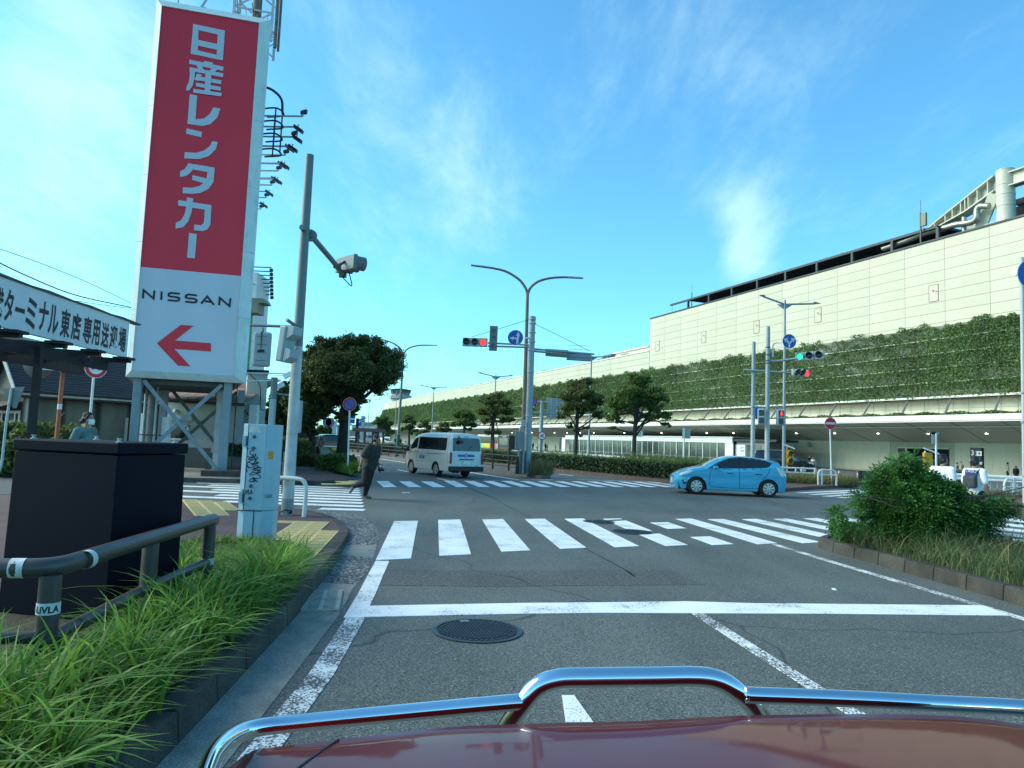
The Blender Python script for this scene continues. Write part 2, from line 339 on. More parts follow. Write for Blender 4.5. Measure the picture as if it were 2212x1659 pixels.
def grass_mesh(name,roots,h,m,w0=0.008,lean=0.6,segs=5,leanDir=None,kink=1.0):
    n = len(roots);h = np.broadcast_to(h,(n,));az = rng.uniform(0,2*np.pi,n)
    dx,dy = np.cos(az),np.sin(az)
    if leanDir is not None: dx = dx*0.7+leanDir[0];dy = dy*0.7+leanDir[1]
    ln = np.sqrt(dx*dx+dy*dy)+1e-6;dx,dy = dx/ln,dy/ln
    L = lean*rng.uniform(0.25,1.3,n);ts = np.linspace(0,1,segs+1);V = np.zeros((n,segs+1,2,3))
    tw = rng.uniform(0,np.pi,n);sx,sy = np.cos(tw),np.sin(tw);ww = w0*rng.uniform(0.6,1.4,n)
    for k,t in enumerate(ts):
        out = h*L*t**2.0*kink;up = h*(t - 0.42*np.minimum(L,1.4)*t**2.6)
        wd = ww*(1-t)**0.6*(0.6+0.8*min(1,t*4))
        c = np.stack([roots[:,0]+dx*out,roots[:,1]+dy*out,roots[:,2]+up],1);sd_ = np.stack([sx*wd,sy*wd,wd*0.1],1)
        V[:,k,0] = c-sd_;V[:,k,1] = c+sd_
    V = V.reshape(-1,3);b = (np.arange(n)*(segs+1)*2)[:,None];Fs = []
    for k in range(segs): Fs.append(b+np.array([[2*k,2*k+1,2*k+3,2*k+2]]))
    return np_mesh(name,V,np.concatenate(Fs,0),m,smooth=True)
def poly_sample(P,n,z=0.0):
    xs = [p[0] for p in P];ys = [p[1] for p in P];o = []
    while len(o) < n:
        x = rnd.uniform(min(xs),max(xs));y = rnd.uniform(min(ys),max(ys))
        if inpoly(x,y,P): o.append((x,y,z))
    return np.array(o)
WHITE = mat('white_paint',(0.72,0.74,0.73),0.45,dirt=0.25);GALV = mat('galvanised_steel',(0.36,0.41,0.42),0.5,0.3,var=0.18,dirt=0.15)
GREY = mat('grey_paint',(0.40,0.46,0.47),0.55,var=0.12,dirt=0.2);DGREY = mat('dark_grey_metal',(0.10,0.11,0.11),0.5,0.3)
BLACK = mat('black_plastic',(0.012,0.013,0.015),0.45);RED = mat('sign_red',(0.52,0.018,0.03),0.5);BLUE = mat('sign_blue',(0.01,0.09,0.42),0.45)
CONC = mat('concrete',(0.27,0.27,0.25),0.85,var=0.25,bump=0.4,bscale=30,dirt=0.4,fine=0.15)
GLASSD = mat('tinted_glass',(0.012,0.016,0.018),0.06,spec=0.7,var=0.3,scale=1.5)
GLASSL = mat('clear_glass',(0.09,0.12,0.12),0.05,spec=0.8,var=0.4,scale=1.2)
RUBBER = mat('tyre_rubber',(0.012,0.012,0.013),0.8,bump=0.2);BROWN = mat('brown_fence_paint',(0.055,0.045,0.042),0.4,var=0.2)
# ================= GROUND AND ROAD =========================================
def ngon(name,pts,z,m,kind='structure',thick=0.003,parent=None):
    o = MB().prism([(p[0],p[1]) for p in pts],z-thick,z).build(name,m,parent)
    if kind and parent is None: o['kind'] = kind
    return o
def ccw(p):
    a = sum(p[i][0]*p[(i+1) % len(p)][1]-p[(i+1) % len(p)][0]*p[i][1] for i in range(len(p)))
    return p if a > 0 else p[::-1]
g = MB().quad((-2500,-60,0),(2500,-60,0),(2500,4500,0),(-2500,4500,0)).build('road',M_ASPH);struct(g,'dark grey asphalt road and intersection')
D2 = Vector((math.sin(R_(-26)),math.cos(R_(-26)),0));N2 = Vector((D2.y,-D2.x,0))
def far(p,along,right=0): return (p[0]+D2.x*along+N2.x*right,p[1]+D2.y*along+N2.y*right)
def marks(name,quads,m,label):
    e = bpy.data.objects.new(name,None);COL.objects.link(e);struct(e,label)
    for q in quads:
        b = MB().prism(ccw([(p[0],p[1]) for p in q]),0.001,0.006);b.build('stripe',m,e)
    return e
nl = [(-1.74,9.71),(-0.94,10.26),(-0.06,10.87),(0.86,11.39),(1.79,11.80),(2.70,12.18),(3.60,12.53),(4.51,12.88),(5.48,13.27),(6.42,13.66),(7.36,14.05),(8.30,14.45),(9.24,14.85),(10.2,15.3)]
fl = [(-2.23,14.26),(-1.41,14.79),(-0.52,15.17),(0.39,15.59),(1.28,15.95),(2.18,16.28),(3.07,16.58),(3.97,16.89),(4.78,17.1),(5.71,17.45),(6.62,17.84),(7.56,18.3),(8.48,18.75),(9.4,19.2)]
qs = []
for i,(a,b) in enumerate(zip(nl,fl)):
    a,b = Vector(a),Vector(b);s = Vector((0.44,0.24));
    if i == 5: qs += [(a,a+s,a+s+(b-a)*0.36,a+(b-a)*0.36),(a+(b-a)*0.42,a+s+(b-a)*0.46,a+s+(b-a)*0.90,a+(b-a)*0.87),(b-(b-a)*0.06,b+s-(b-a)*0.03,b+s,b)];continue
    if i == 6: qs += [(a,a+s,a+s+(b-a)*0.25,a+(b-a)*0.25),(a+(b-a)*0.55,a+s+(b-a)*0.55,b+s-(b-a)*0.18,b-(b-a)*0.18)];continue
    qs.append((a,a+s,b+s,b))
marks('zebra_crossing',qs,M_PAINT,'near zebra crossing of broad white bars across our lanes')
qs = []
for i in range(17):
    a = Vector((-4.15+i*0.775,23.9+i*0.483-max(0,i-8)*0.02));st = Vector((-0.80,3.0)) if i < 3 else Vector((-0.78,3.5))
    s = Vector((0.40,0.24));qs.append((a,a+s,a+s+st,a+st))
marks('zebra_crossing',qs,M_PAINT,'far zebra crossing of white bars in front of the white van')
qs = []
for i in range(9):
    y = 16.0+i*0.82;xl = -4.2 if i == 0 else (-6.3-i*0.4 if i % 2 else -9.8);xr = -3.2-i*0.19
    qs.append(((xl,y-0.1),(xr,y),(xr-0.03,y+0.42),(xl,y+0.32)))
marks('zebra_crossing',qs,M_PAINT,'left zebra crossing over the side street behind the grey pole')
Q = lambda c,*p: [atz(c,x,y) for x,y in p]
qs = [Q('R7',(180,1047),(270,1050),(790,1026),(740,1018)),Q('R7',(288,1062),(375,1065),(815,1040),(770,1031)),Q('R7',(412,1078),(500,1081),(850,1055),(800,1046)),Q('R7',(540,1090),(640,1093),(900,1072),(850,1063))]
marks('zebra_crossing',qs,M_PAINT,'short white bars on the road right behind the blue car')
qs = []
for k in range(5):
    y = 1262+k*43;qs.append(Q('R7',(1945-k*22,y),(2600,y+65),(2600,y+92),(1925-k*22,y+18)))
marks('zebra_crossing',qs,M_PAINT,'white bars on the road at the right edge beyond the big bush')
st = MB()
st.prism(ccw([tuple(p[:2]) for p in [atz('S2',655,768),atz('S2',1600,748),atz('S3',0,722),atz('S3',1200,727),atz('S3',2140,737),atz('S3',2000,683),atz('S3',800,672),atz('S3',450,662),atz('S3',0,668),atz('S2',1600,685),atz('S2',695,702)]]),0.001,0.008)
struct(st.build('stop_line',M_PAINT),'broad white stop line across our lanes')
def line(name,pts,wd,m,label,z=0.006):
    b = MB();P = [Vector((p[0],p[1])) for p in pts]
    L = [];Rr = []
    for i,p in enumerate(P):
        d = (P[min(i+1,len(P)-1)]-P[max(i-1,0)]).normalized();n = Vector((-d.y,d.x))*wd/2;L.append(p+n);Rr.append(p-n)
    for i in range(len(P)-1): b.prism(ccw([tuple(L[i]),tuple(L[i+1]),tuple(Rr[i+1]),tuple(Rr[i])]),0.001,z)
    return struct(b.build(name,m),label)
line('edge_line',[(-1.20,-1),(-1.22,3),(-1.24,5.05),(-1.34,6.6)],0.17,M_PAINTW,'worn white edge line along the left gutter')
line('edge_line',[(-1.36,6.62),(-1.44,7.6),(-1.55,8.7),(-1.64,9.66)],0.18,mat('fresh',(0.7,0.72,0.7)) if False else M_PAINT,'white edge line between stop line and first zebra bar')
line('lane_line',[(1.955,7.36),(2.22,5.2),(2.5,2.9)],0.125,M_PAINTW,'worn white lane line between our two lanes')
line('edge_line',[(4.84,12.95),(5.08,10.8),(5.38,8.6),(5.55,7.2),(5.8,5)],0.12,M_PAINTW,'white edge line beside the planted median on the right')
a = atz('S6',1380,880);b_ = atz('S6',2120,995);c_ = atz('C1',1100,800)
line('edge_line',[far(c_,60),c_,a,b_,atz('S8',780,1362)],0.16,M_PAINT,'white edge line along the fenced median beyond the van')
line('edge_line',[atz('S8',640,1345),atz('S8',1500,1370),atz('S8',2212,1392),atz('R6',500,1218)],0.14,M_PAINT,'thin white line between the far zebra and the hedge')
ds = MB()
for c,p,q in (('S6',(60,785),(130,798)),('S6',(40,868),(110,875)),('S6',(330,843),(480,872)),('S6',(585,885),(612,897)),('S6',(930,975),(1080,1003)),('S8',(870,1280),(1080,1300)),('S8',(640,1270),(800,1292)),('C1',(600,712),(665,725)),('C1',(600,795),(660,808)),('R7',(590,957),(740,962)),('R7',(595,990),(740,1002)),('S6',(400,1183),(510,1184)),('S3',(1210,596),(1232,598))):
    A,B = atz(c,*p),atz(c,*q);d = (B-A).normalized();n = Vector((-d.y,d.x,0))*0.06
    ds.prism(ccw([tuple((A+n)[:2]),tuple((B+n)[:2]),tuple((B-n)[:2]),tuple((A-n)[:2])]),0.001,0.006)
ds.prism(ccw([tuple(atz('S1',*p)[:2]) for p in ((1008,185),(1040,185),(1090,255),(1018,255))]),0.001,0.006)
struct(ds.build('lane_dashes',M_PAINT),'short white dashes on the road')
M_SEAM = mat('bitumen_seam',(0.014,0.015,0.015),0.6)
line('road_seam',[atz('R4',1900,1545),atz('R4',2200,1655),atz('S2',1300,3),atz('S2',1450,75),atz('S2',1620,160),atz('S2',1960,350),atz('S2',2212,485),atz('S3',180,530)],0.025,M_SEAM,'dark joint running diagonally over the asphalt',0.003)
M_PATCH = node_mat('asphalt_patch',lambda t,b,co: asphalt_fn(t,b,co,(0.085,0.092,0.085)),0.8)
line('road_patch',[(-1.45,8.6),(-0.3,8.75),(1.2,9.1),(2.35,9.35)],1.0,M_PATCH,'slightly darker asphalt patch before the zebra',0.003)
K = spline([(-1.52,-1.5),(-1.60,2.2),(-1.68,3.85),(-1.77,5.16),(-1.89,6.75),(-2.02,7.87),(-2.17,9.2),(-2.40,10.78),(-2.63,12.07),(-3.19,13.64),(-3.95,14.76),(-5.1,15.55),(-6.6,16.0),(-9,16.1),(-16,15.3),(-40,12.5)],10)
K = [Vector((p.x,p.y)) if False else Vector((p[0],p[1],0)) for p in [Vector((*q[:2],0)) for q in K]]
def off(P,d):
    o = []
    for i,p in enumerate(P):
        t = (P[min(i+1,len(P)-1)]-P[max(i-1,0)]);t.z = 0;t.normalize();o.append(p + Vector((-t.y,t.x,0))*d)
    return o
def arclen(P):
    s = [0]
    for i in range(1,len(P)): s.append(s[-1]+(P[i]-P[i-1]).length)
    return s
def at_len(P,S,s):
    for i in range(1,len(P)):
        if S[i] >= s: t = (s-S[i-1])/(S[i]-S[i-1]+1e-9);return P[i-1].lerp(P[i],t)
    return P[-1]
M_KERB = mat('kerb_concrete',(0.045,0.043,0.036),0.9,var=0.35,scale=2.5,bump=0.5,bscale=60,fine=0.3,dirt=0.5,orand=0.2,island=1,col2=(0.075,0.070,0.060))
def kerb(name,P,wd,hfun,stone,upto,label,side=1):
    e = bpy.data.objects.new(name,None);COL.objects.link(e);struct(e,label);S = arclen(P);s = 0;P2 = off(P,wd*side);S2 = arclen(P2);k = S2[-1]/S[-1]
    rest = MB()
    while s < S[-1]-0.05:
        l = min(stone,S[-1]-s);gp = 0.006 if s < upto else 0.0
        a0,a1 = at_len(P,S,s+gp),at_len(P,S,s+l-gp);i0 = min(range(len(P)),key=lambda i: abs(S[i]-s));i1 = min(range(len(P)),key=lambda i: abs(S[i]-s-l))
        def nrm(i):
            t = (P[min(i+1,len(P)-1)]-P[max(i-1,0)]).normalized();return Vector((-t.y,t.x,0))*wd*side
        b0,b1 = a0+nrm(i0),a1+nrm(i1);h0 = hfun(a0)+rnd.uniform(-.004,.004);h1 = h0 + (hfun(a1)-hfun(a0))
        ba = 0.02 if s < upto else 0;na = nrm(i0).normalized()*ba
        q = [a0,a1,b1,b0] if side > 0 else [b0,b1,a1,a0]
        lowz = -0.02
        pts = [Vector((p.x,p.y,lowz)) for p in q] + ([Vector((a0.x,a0.y,h0))+na,Vector((a1.x,a1.y,h1))+na,Vector((b1.x,b1.y,h1)),Vector((b0.x,b0.y,h0))] if side > 0 else [Vector((b0.x,b0.y,h0)),Vector((b1.x,b1.y,h1)),Vector((a1.x,a1.y,h1))+na,Vector((a0.x,a0.y,h0))+na])
        if s < upto: MB().hexa(pts).build('kerb_stone',M_KERB,e,bevel=0.012)
        else: rest.hexa(pts)
        s += l
    if rest.v: o = rest.build('kerb_run',M_KERB,e);o['kind'] = 'stuff'
    return e
hk = lambda p: 0.17 if p.y < 8.6 and p.x > -3 else (0.09 if p.y > 10.8 else 0.17-(p.y-8.6)/2.2*0.08)
kerb('kerb',K,0.17,hk,0.6,21,'grey concrete kerb round the near left corner')
Ki = off(K,0.17)
M_REDPAVE = mat('red_brown_pavement',(0.105,0.062,0.058),0.85,var=0.3,scale=1.5,bump=0.4,bscale=70,fine=0.35,dirt=0.2)
pv = [(p.x,p.y) for p in Ki] + [(-40,-1.5)]
o = MB().prism(pv if True else pv,-0.02,0.085).build('pavement',M_REDPAVE);struct(o,'red brown asphalt pavement at the near left corner')
O_ = spline([(-1.15,-1.5),(-1.28,2.2),(-1.36,3.85),(-1.43,5.16),(-1.52,6.75),(-1.64,7.87),(-1.70,9.0),(-1.95,10.9),(-2.2,12.43),(-3.0,14.9),(-4.25,16.13),(-5.3,16.75),(-6.8,17.05),(-9,17.1),(-16,16.2),(-40,13.4)],10)
O_ = [Vector((p.x,p.y,0)) for p in O_]
M_GUT = mat('gutter_concrete',(0.21,0.215,0.19),0.8,var=0.25,bump=0.3,bscale=50,fine=0.25,dirt=0.3)
def cob_fn(t,b,co):
    v = t.nodes.new('ShaderNodeTexVoronoi');v.inputs['Scale'].default_value = 26;t.links.new(co.outputs['Object'],v.inputs['Vector'])
    sp = t.nodes.new('ShaderNodeSeparateColor');t.links.new(v.outputs['Color'],sp.inputs[0])
    c = _mix(t,sp.outputs[0],(0.12,0.13,0.13),(0.36,0.37,0.35));c = _mix(t,_mr(t,v.outputs['Distance'],0.35,0.6,0,1),c,(0.05,0.055,0.055));t.links.new(_sc(t,c,_mr(t,_noise(t,co,1.5),.3,.7,.8,1.2)),b.inputs['Base Color']);_bump(t,b,v.outputs['Distance'],-0.8,0.01)
M_COB = node_mat('cobbles',cob_fn,0.8)
gm,cm_ = MB(),MB();n0 = len(K)
for i in range(n0-1):
    a0,a1,b0,b1 = K[i],K[i+1],O_[i],O_[i+1];y = (a0.y+a1.y)/2
    tgt = cm_ if (8.1 < y and not (10.0 < y < 10.9 and a0.x > -3)) else gm
    tgt.quad((a0.x,a0.y,0.004),(b0.x,b0.y,0.004),(b1.x,b1.y,0.004),(a1.x,a1.y,0.004))
struct(gm.build('gutter',M_GUT),'smooth grey concrete gutter along the left kerb');struct(cm_.build('cobbled_gutter',M_COB),'pale cobbled gutter round the near left corner')
e = thing('drain_grate','rectangular concrete drain cover with slots beside the left kerb','drain cover',(-1.80,7.24,0),R_(11))
M_GR = mat('grate_concrete',(0.33,0.34,0.30),0.85,var=0.2,bump=0.3,dirt=0.5,fine=0.2)
for k in range(2):
    y0 = -0.45+k*0.46;b = MB();b.box((-0.175,y0,0),(-0.13,y0+0.44,0.022));b.box((0.13,y0,0),(0.175,y0+0.44,0.022));b.box((-0.02,y0,0),(0.02,y0+0.44,0.022))
    for j in range(9): b.box((-0.13,y0+j*0.0505,0),(-0.021,y0+j*0.0505+0.026,0.020));b.box((0.021,y0+j*0.0505,0),(0.13,y0+j*0.0505+0.026,0.020))
    b.build('slab',M_GR,e)
MB().box((-0.17,-0.44,0.0045),(0.17,0.44,0.006)).build('pit',M_SEAM,e)
def manhole(x,y,r,label,rz=0.3):
    e = thing('manhole_cover',label,'manhole cover',(x,y,0),rz,'round manhole covers in the road')
    MI = mat('cast_iron',(0.05,0.06,0.065),0.45,0.6,var=0.2)
    MB().lathe([(r+0.05,0.001),(r+0.05,0.010),(r+0.012,0.012),(r+0.012,0.004)],n=48).build('frame_ring',MI,e,40)
    MB().lathe([(r,0.001),(r,0.008)],n=48).build('disc',mat('iron_dark',(0.02,0.024,0.026),0.6,0.5),e)
    b = MB();st_ = 0.028
    n = int(r/st_)
    for i in range(-n,n+1):
        for j in range(-n,n+1):
            x_,y_ = i*st_,j*st_+(st_/2 if i % 2 else 0)
            if math.hypot(x_,y_) < r-0.05: b.box((x_-0.010,y_-0.006,0.008),(x_+0.010,y_+0.006,0.0135)) if (i+j) % 2 else b.box((x_-0.006,y_-0.010,0.008),(x_+0.006,y_+0.010,0.0135))
    for k in range(44):
        a = 2*math.pi*k/44;p = Vector((math.cos(a),math.sin(a),0));b.beam(p*(r-0.035)+Vector((0,0,0.0105)),p*(r-0.008)+Vector((0,0,0.0105)),0.02,0.005)
    b.build('raised_pattern',MI,e)['kind'] = 'stuff';MB().box((-0.08,r-0.07,0.008),(0.0,r-0.012,0.015)).build('lift_latch',mat('iron_pale',(0.2,0.23,0.24),0.5,0.5),e,bevel=0.004)
manhole(-0.22,6.35,0.345,'large round iron manhole cover just before the stop line')
manhole(2.45,14.0,0.36,'round manhole cover set into the near zebra crossing bars');manhole(2.0,15.6,0.3,'smaller manhole cover at the far edge of the near zebra')
TP = mat('tactile_yellow',(0.60,0.44,0.18),0.75,var=0.25,scale=3,bump=0.3,fine=0.15,dirt=0.3,island=1,col2=(0.66,0.50,0.24))
tb = MB().box((-0.147,-0.147,0.0),(0.147,0.147,0.012))
for k in range(4): tb.beam((-0.12,-0.105+k*0.07,0.0145),(0.12,-0.105+k*0.07,0.0145),0.026,0.006)
bar_me = tb.mesh('tactile_tile',TP)
tb = MB().box((-0.147,-0.147,0.0),(0.147,0.147,0.012))
for i in range(5):
    for j in range(5): tb.box((-0.12+i*0.06-0.012,-0.12+j*0.06-0.012,0.012),(-0.12+i*0.06+0.012,-0.12+j*0.06+0.012,0.017))
dot_me = tb.mesh('tactile_tile',TP)
def tactile(label,poly,z,rot,me,nm='tactile_paving'):
    e = bpy.data.objects.new(nm,None);COL.objects.link(e);struct(e,label);c0 = Vector(poly[0]);ca,sa = math.cos(rot),math.sin(rot)
    for i in range(-40,41):
        for j in range(-40,41):
            x = c0.x+ca*i*0.3-sa*j*0.3;y = c0.y+sa*i*0.3+ca*j*0.3
            if inpoly(x,y,poly): link('tactile_tile',me,e,loc=(x,y,z),rz=rot)
tp = [tuple(atz('R3',*p,0.085)[:2]) for p in ((1805,615),(2040,620),(2100,685),(2020,850),(1850,850),(1745,760))]
tactile('yellow tactile paving wedge at the near left corner',tp,0.085,0.12,bar_me)
tp = [tuple(atz('R3',*p,0.085)[:2]) for p in ((1190,470),(1500,500),(1495,530),(1385,590),(1200,555))]
tactile('yellow tactile strip behind the black cabinet',tp,0.085,0.5,bar_me)
tp = [tuple(atz('R3',*p,0.085)[:2]) for p in ((1690,530),(1735,535),(1700,560),(1650,555))]
M_BRK = node_mat('red_brick_paving',brick_fn((0.17,0.085,0.07),(0.11,0.062,0.055),(0.07,0.06,0.055),1.0,0.25,0.14,0.1),0.85)
FLP = [(-5.5,25.3),(-5.75,24.2),(-7,23.2),(-9,22.9),(-14,22.3),(-60,18),(-60,120)] + [far((-5.5,25.3),95),(-5.62,25.7)]
e = MB().prism(ccw(FLP),-0.02,0.13).build('pavement',M_BRK);struct(e,'red brick pavement at the far left corner beyond the side street')
fk = [Vector((*p,0)) for p in [far((-5.5,25.3),60),far((-5.5,25.3),30),far((-5.5,25.3),10),(-5.5,25.3),(-5.75,24.2),(-7,23.2),(-9,22.9),(-14,22.3),(-60,18)]]
kerb('kerb',fk[::-1],0.16,lambda p: 0.15,1.2,0,'concrete kerb of the far left corner',side=-1)
tp = [tuple(atz('R4',*p,0.13)[:2]) for p in ((600,1520),(920,1525),(925,1490),(800,1493),(790,1512))]
tactile('dull yellow tactile strip at the edge of the far left corner',tp,0.13,0.6,dot_me)
tp = [tuple(atz('R4',*p,0.13)[:2]) for p in ((390,1525),(530,1525),(530,1540),(390,1540))]
M_LOT = mat('lot_concrete',(0.21,0.19,0.17),0.85,var=0.3,scale=0.8,bump=0.2,dirt=0.5)
ngon('forecourt',ccw([(-8.2,22.95),(-60,18),(-60,34),(-22,34),(-10.4,27.6),(-8.9,25.0)]),0.136,M_LOT);
MR = spline([(5.95,3.2),(5.99,5.5),(5.94,8.26),(5.82,9.6),(5.68,10.9),(5.52,12.2),(5.55,12.85),(5.9,13.25),(6.6,13.5),(8.4,13.35),(9.6,12.2),(10.3,9.5),(10.8,3.2)],8)
MR = [Vector((p.x,p.y,0)) for p in MR]
kerb('kerb',MR,0.16,lambda p: 0.185,0.6,21,'dark weathered kerb of the planted median on the right',side=-1)
M_SOIL = mat('soil',(0.045,0.040,0.025),0.95,var=0.4,bump=0.8,fine=0.3)
o = MB().prism(ccw([(p.x,p.y) for p in off(MR,-0.15)]),0.0,0.17).build('soil_bed',M_SOIL);struct(o,'soil of the right median')
o = MB().prism(ccw([(-1.72,-1.5),(-1.85,3.8),(-1.95,5.2),(-2.1,6.8),(-2.25,8.1),(-2.6,9.6),(-3.1,10.2),(-4.4,10.0),(-4.6,8),(-4.3,-1.5)]),0.08,0.15).build('soil_bed',M_SOIL);struct(o,'soil strip behind the left kerb')
TIP = (1.52,33.3)
cm = [(TIP[0],TIP[1]),far(TIP,2),far(TIP,10),far(TIP,100),far(TIP,100,0.8),far(TIP,1,0.8),far(TIP,0.15,0.6)]
struct(MB().prism(ccw(cm),0,0.17).build('median_kerb',mat('median_concrete',(0.13,0.12,0.11),0.9,var=0.3,bump=0.4,dirt=0.5,fine=0.2)),'narrow concrete median island beyond the far zebra')
H0,H1 = Vector((8.35,32.2,0)),Vector((2.04,43.8,0));HD = (H1-H0).normalized();HN = Vector((HD.y,-HD.x,0))
H2 = H0+HD*70
hp = [H0,H2,H2+HN*3.4,H0+HN*3.2+HD*0.6,H0+HN*0.8-HD*0.5]
struct(MB().prism(ccw([(p.x,p.y) for p in hp]),0,0.17).build('median_kerb',mat('brown_kerb',(0.10,0.07,0.06),0.9,var=0.3,fine=0.2,bump=0.3)),'brownish kerb round the hedge median')
struct(MB().prism(ccw([tuple(p[:2]) for p in (H0+HN*0.3+HD*0.4,H2+HN*0.3,H2+HN*3.2,H0+HN*3.0+HD*0.7)]),0.17,0.2).build('soil_bed',M_SOIL),'soil of the hedge median')
RP = [(11.6,30.3),(14.0,33.2),(18.4,37.6),(17.0,40.5),(11.5,44),(8.5,43),(10.2,33)]
struct(MB().prism(ccw(RP),0,0.14).build('pavement',M_BRK),'red brick island behind the blue car')
RP2 = [(15.2,23.4),(22.6,31.6),(60,28),(60,16),(17.5,18.2)]
struct(MB().prism(ccw(RP2),0,0.14).build('pavement',M_BRK),'red brick pavement at the right edge beyond the bush')
# ================= TERMINAL ================================================
TH = R_(20.7);CT,STh = math.cos(TH),math.sin(TH)
def tp_(c,x,y,p):
    r,Y,Z = ray(*px(c,x,y));k = p/(r*CT+Y*STh);return (-k*r*STh + k*Y*CT,EYE + k*Z)
def TW(p,s,z): return Vector((p*CT - s*STh,p*STh + s*CT,z))
term = thing('terminal_building','long cream airport terminal with an ivy screen over a curved canopy','terminal',(0,0,0),TH)
M_CR = mat('cream_panel',(0.50,0.475,0.36),0.5,orand=0.035,var=0.09,scale=0.22,dirt=0.2);M_CR2 = mat('cream_wall',(0.68,0.62,0.48),0.6,orand=0.03,var=0.08,scale=0.6,dirt=0.12)
M_JOINT = mat('panel_joint',(0.46,0.45,0.35),0.8);M_SOF = mat('soffit_grey',(0.66,0.64,0.56),0.5,var=0.06,scale=0.3)
M_DK = mat('dark_steel',(0.045,0.05,0.055),0.5,0.3);M_OFFW = mat('off_white_metal',(0.66,0.66,0.58),0.5,var=0.08,dirt=0.1)
M_VOID = mat('dark_interior',(0.006,0.007,0.008),0.9)
PU,PL,PC = 61.7,65.5,56.0
sL,zT = tp_('M',1405,685,PU);_,zT2 = tp_('M',2200,478,PU);zT = (zT+zT2)/2
_,zl1 = tp_('M',1400,765,PU);_,zl2 = tp_('R5',10,1005,PU);zLow = (zl1+zl2)/2
sEnd,_ = tp_('R4',1120,790,PU);S0 = 30.0
sEnd = min(sEnd,330)
body = MB().box((PU+0.10,S0,7.0),(PU+45,sL,zT-0.02)).build('wall_core',M_JOINT,term)
body = MB().box((PU+0.08,sL,7.0),(PU+45,sEnd,zLow-0.02)).build('low_wing',M_CR2,term)
MB().box((PU-0.12,S0,zT-0.02),(PU+45,sL+0.05,zT+0.14)).build('coping',M_DK,term)
MB().box((PU-0.10,sL+0.05,zLow-0.02),(PU+45,sEnd,zLow+0.18)).build('coping',M_OFFW,term)
pw = 4.36;zb0 = 13.6;nr = 9;ph = (zT-0.03-zb0)/nr
pm = MB().box((-0.0,0.015,0.015),(0.10,pw-0.015,ph-0.015)).mesh('wall_panel',M_CR)
k = 0;s = sL-0.02
while s-pw > S0:
    for r in range(nr): link('wall_panel',pm,term,loc=(PU,s-pw,zb0+r*ph))
    s -= pw
lp = MB().box((-0.0,0.02,0.02),(0.08,12.96,0.98)).mesh('wall_panel',M_CR)
s = sL+0.05
while s+13 < sEnd:
    for r in range(4): link('wall_panel',lp,term,loc=(PU,s,zLow-0.05-(r+1)*1.0))
    s += 13.0
MB().box((PL+0.06,S0,0.0),(PL+10,sEnd+3,5.0)).build('rear_wall',M_JOINT,term)
op0,zo = tp_('R7',1095,648,PL);op1,_ = tp_('R7',1542,655,PL)
d0,dz = tp_('R7',928,690,PL);d1,_ = tp_('R7',1012,690,PL)
lpm = MB().box((0,0.008,0.15),(0.06,1.232,3.6)).mesh('wall_panel',M_CR2)
s = S0
while s < 150:
    if not (op1-0.9 < s < op0+0.1): link('wall_panel',lpm,term,loc=(PL,s,0))
    s += 1.24
MB().box((PL,150,0.15),(PL+0.05,sEnd+3,3.6)).build('plain_wall',M_CR2,term)
b = MB();b.box((PL-0.02,op1,0.15),(PL+0.02,op0,zo-0.02));b.build('doorway_shade_plate',M_VOID,term)  # flat black plate; the unlit depth of the doorway is put into its colour
MB().box((PL-0.10,op1-0.1,zo-0.02),(PL+0.0,op0+0.1,zo+0.12)).build('door_lintel',M_CR2,term)
MB().box((PL-0.06,op0-1.0,0.15),(PL-0.03,op0-0.1,zo-0.05)).build('doorway_panel',M_DK,term);MB().tube([(PL-0.2,op0-1.15,0.15),(PL-0.2,op0-1.15,zo)],0.13).build('doorway_column',M_OFFW,term,60)
dd = MB().box((PL-0.03,d1,0.15),(PL-0.006,d0,dz)).build('service_door',M_CR2,term);MB().box((PL-0.036,d1-0.05,0.15),(PL-0.034+0.02,d1-0.0,dz+0.05)).box((PL-0.036,d0,0.15),(PL-0.016,d0+0.05,dz+0.05)).box((PL-0.036,d1,dz),(PL-0.016,d0,dz+0.05)).build('door_frame',M_JOINT,dd);MB().box((PL-0.09,d0-0.2,1.1),(PL-0.03,d0-0.08,1.14)).build('handle',DGREY,dd)
prof = [(PC,4.86),(PC+0.5,4.74),(PC+2.0,4.55),(PC+4.0,4.25),(PC+6.0,3.88),(PC+8.0,3.52),(PL+0.02,3.28)]
b = MB();vs = [(p,S0,z) for p,z in prof] + [(p,sEnd+6,z) for p,z in prof];n = len(prof)
b.add(vs,[(i,i+1,n+i+1,n+i) for i in range(n-1)]);b.build('soffit',M_SOF,term,60)
MB().box((PC+0.02,S0,4.9),(PL,sEnd+6,5.28)).build('canopy_roof',M_CR2,term)
b = MB();b.box((PC-0.10,S0,4.92),(PC+0.02,sEnd+6,5.40));b.box((PC-0.16,S0,4.80),(PC-0.02,sEnd+6,4.88));b.build('fascia',M_OFFW,term,bevel=0.02)
MB().box((PC+1.9,S0,4.44),(PC+2.1,sEnd+6,4.50)).build('soffit_trim',M_OFFW,term)
b = MB();s = S0
while s < 150:
    b.tube([(p,s+(0.35*(p-PC)),z-0.012) for p,z in prof],0.018,4);s += 4.36
b.build('soffit_joints',M_DK,term)
LAMP = mat('downlight',(0.8,0.8,0.75),0.4,emit=(1.0,0.93,0.78),emit_s=9)
def sof_z(p):
    for (a,za),(c,zc_) in zip(prof,prof[1:]):
        if a <= p <= c: return za+(zc_-za)*(p-a)/(c-a)
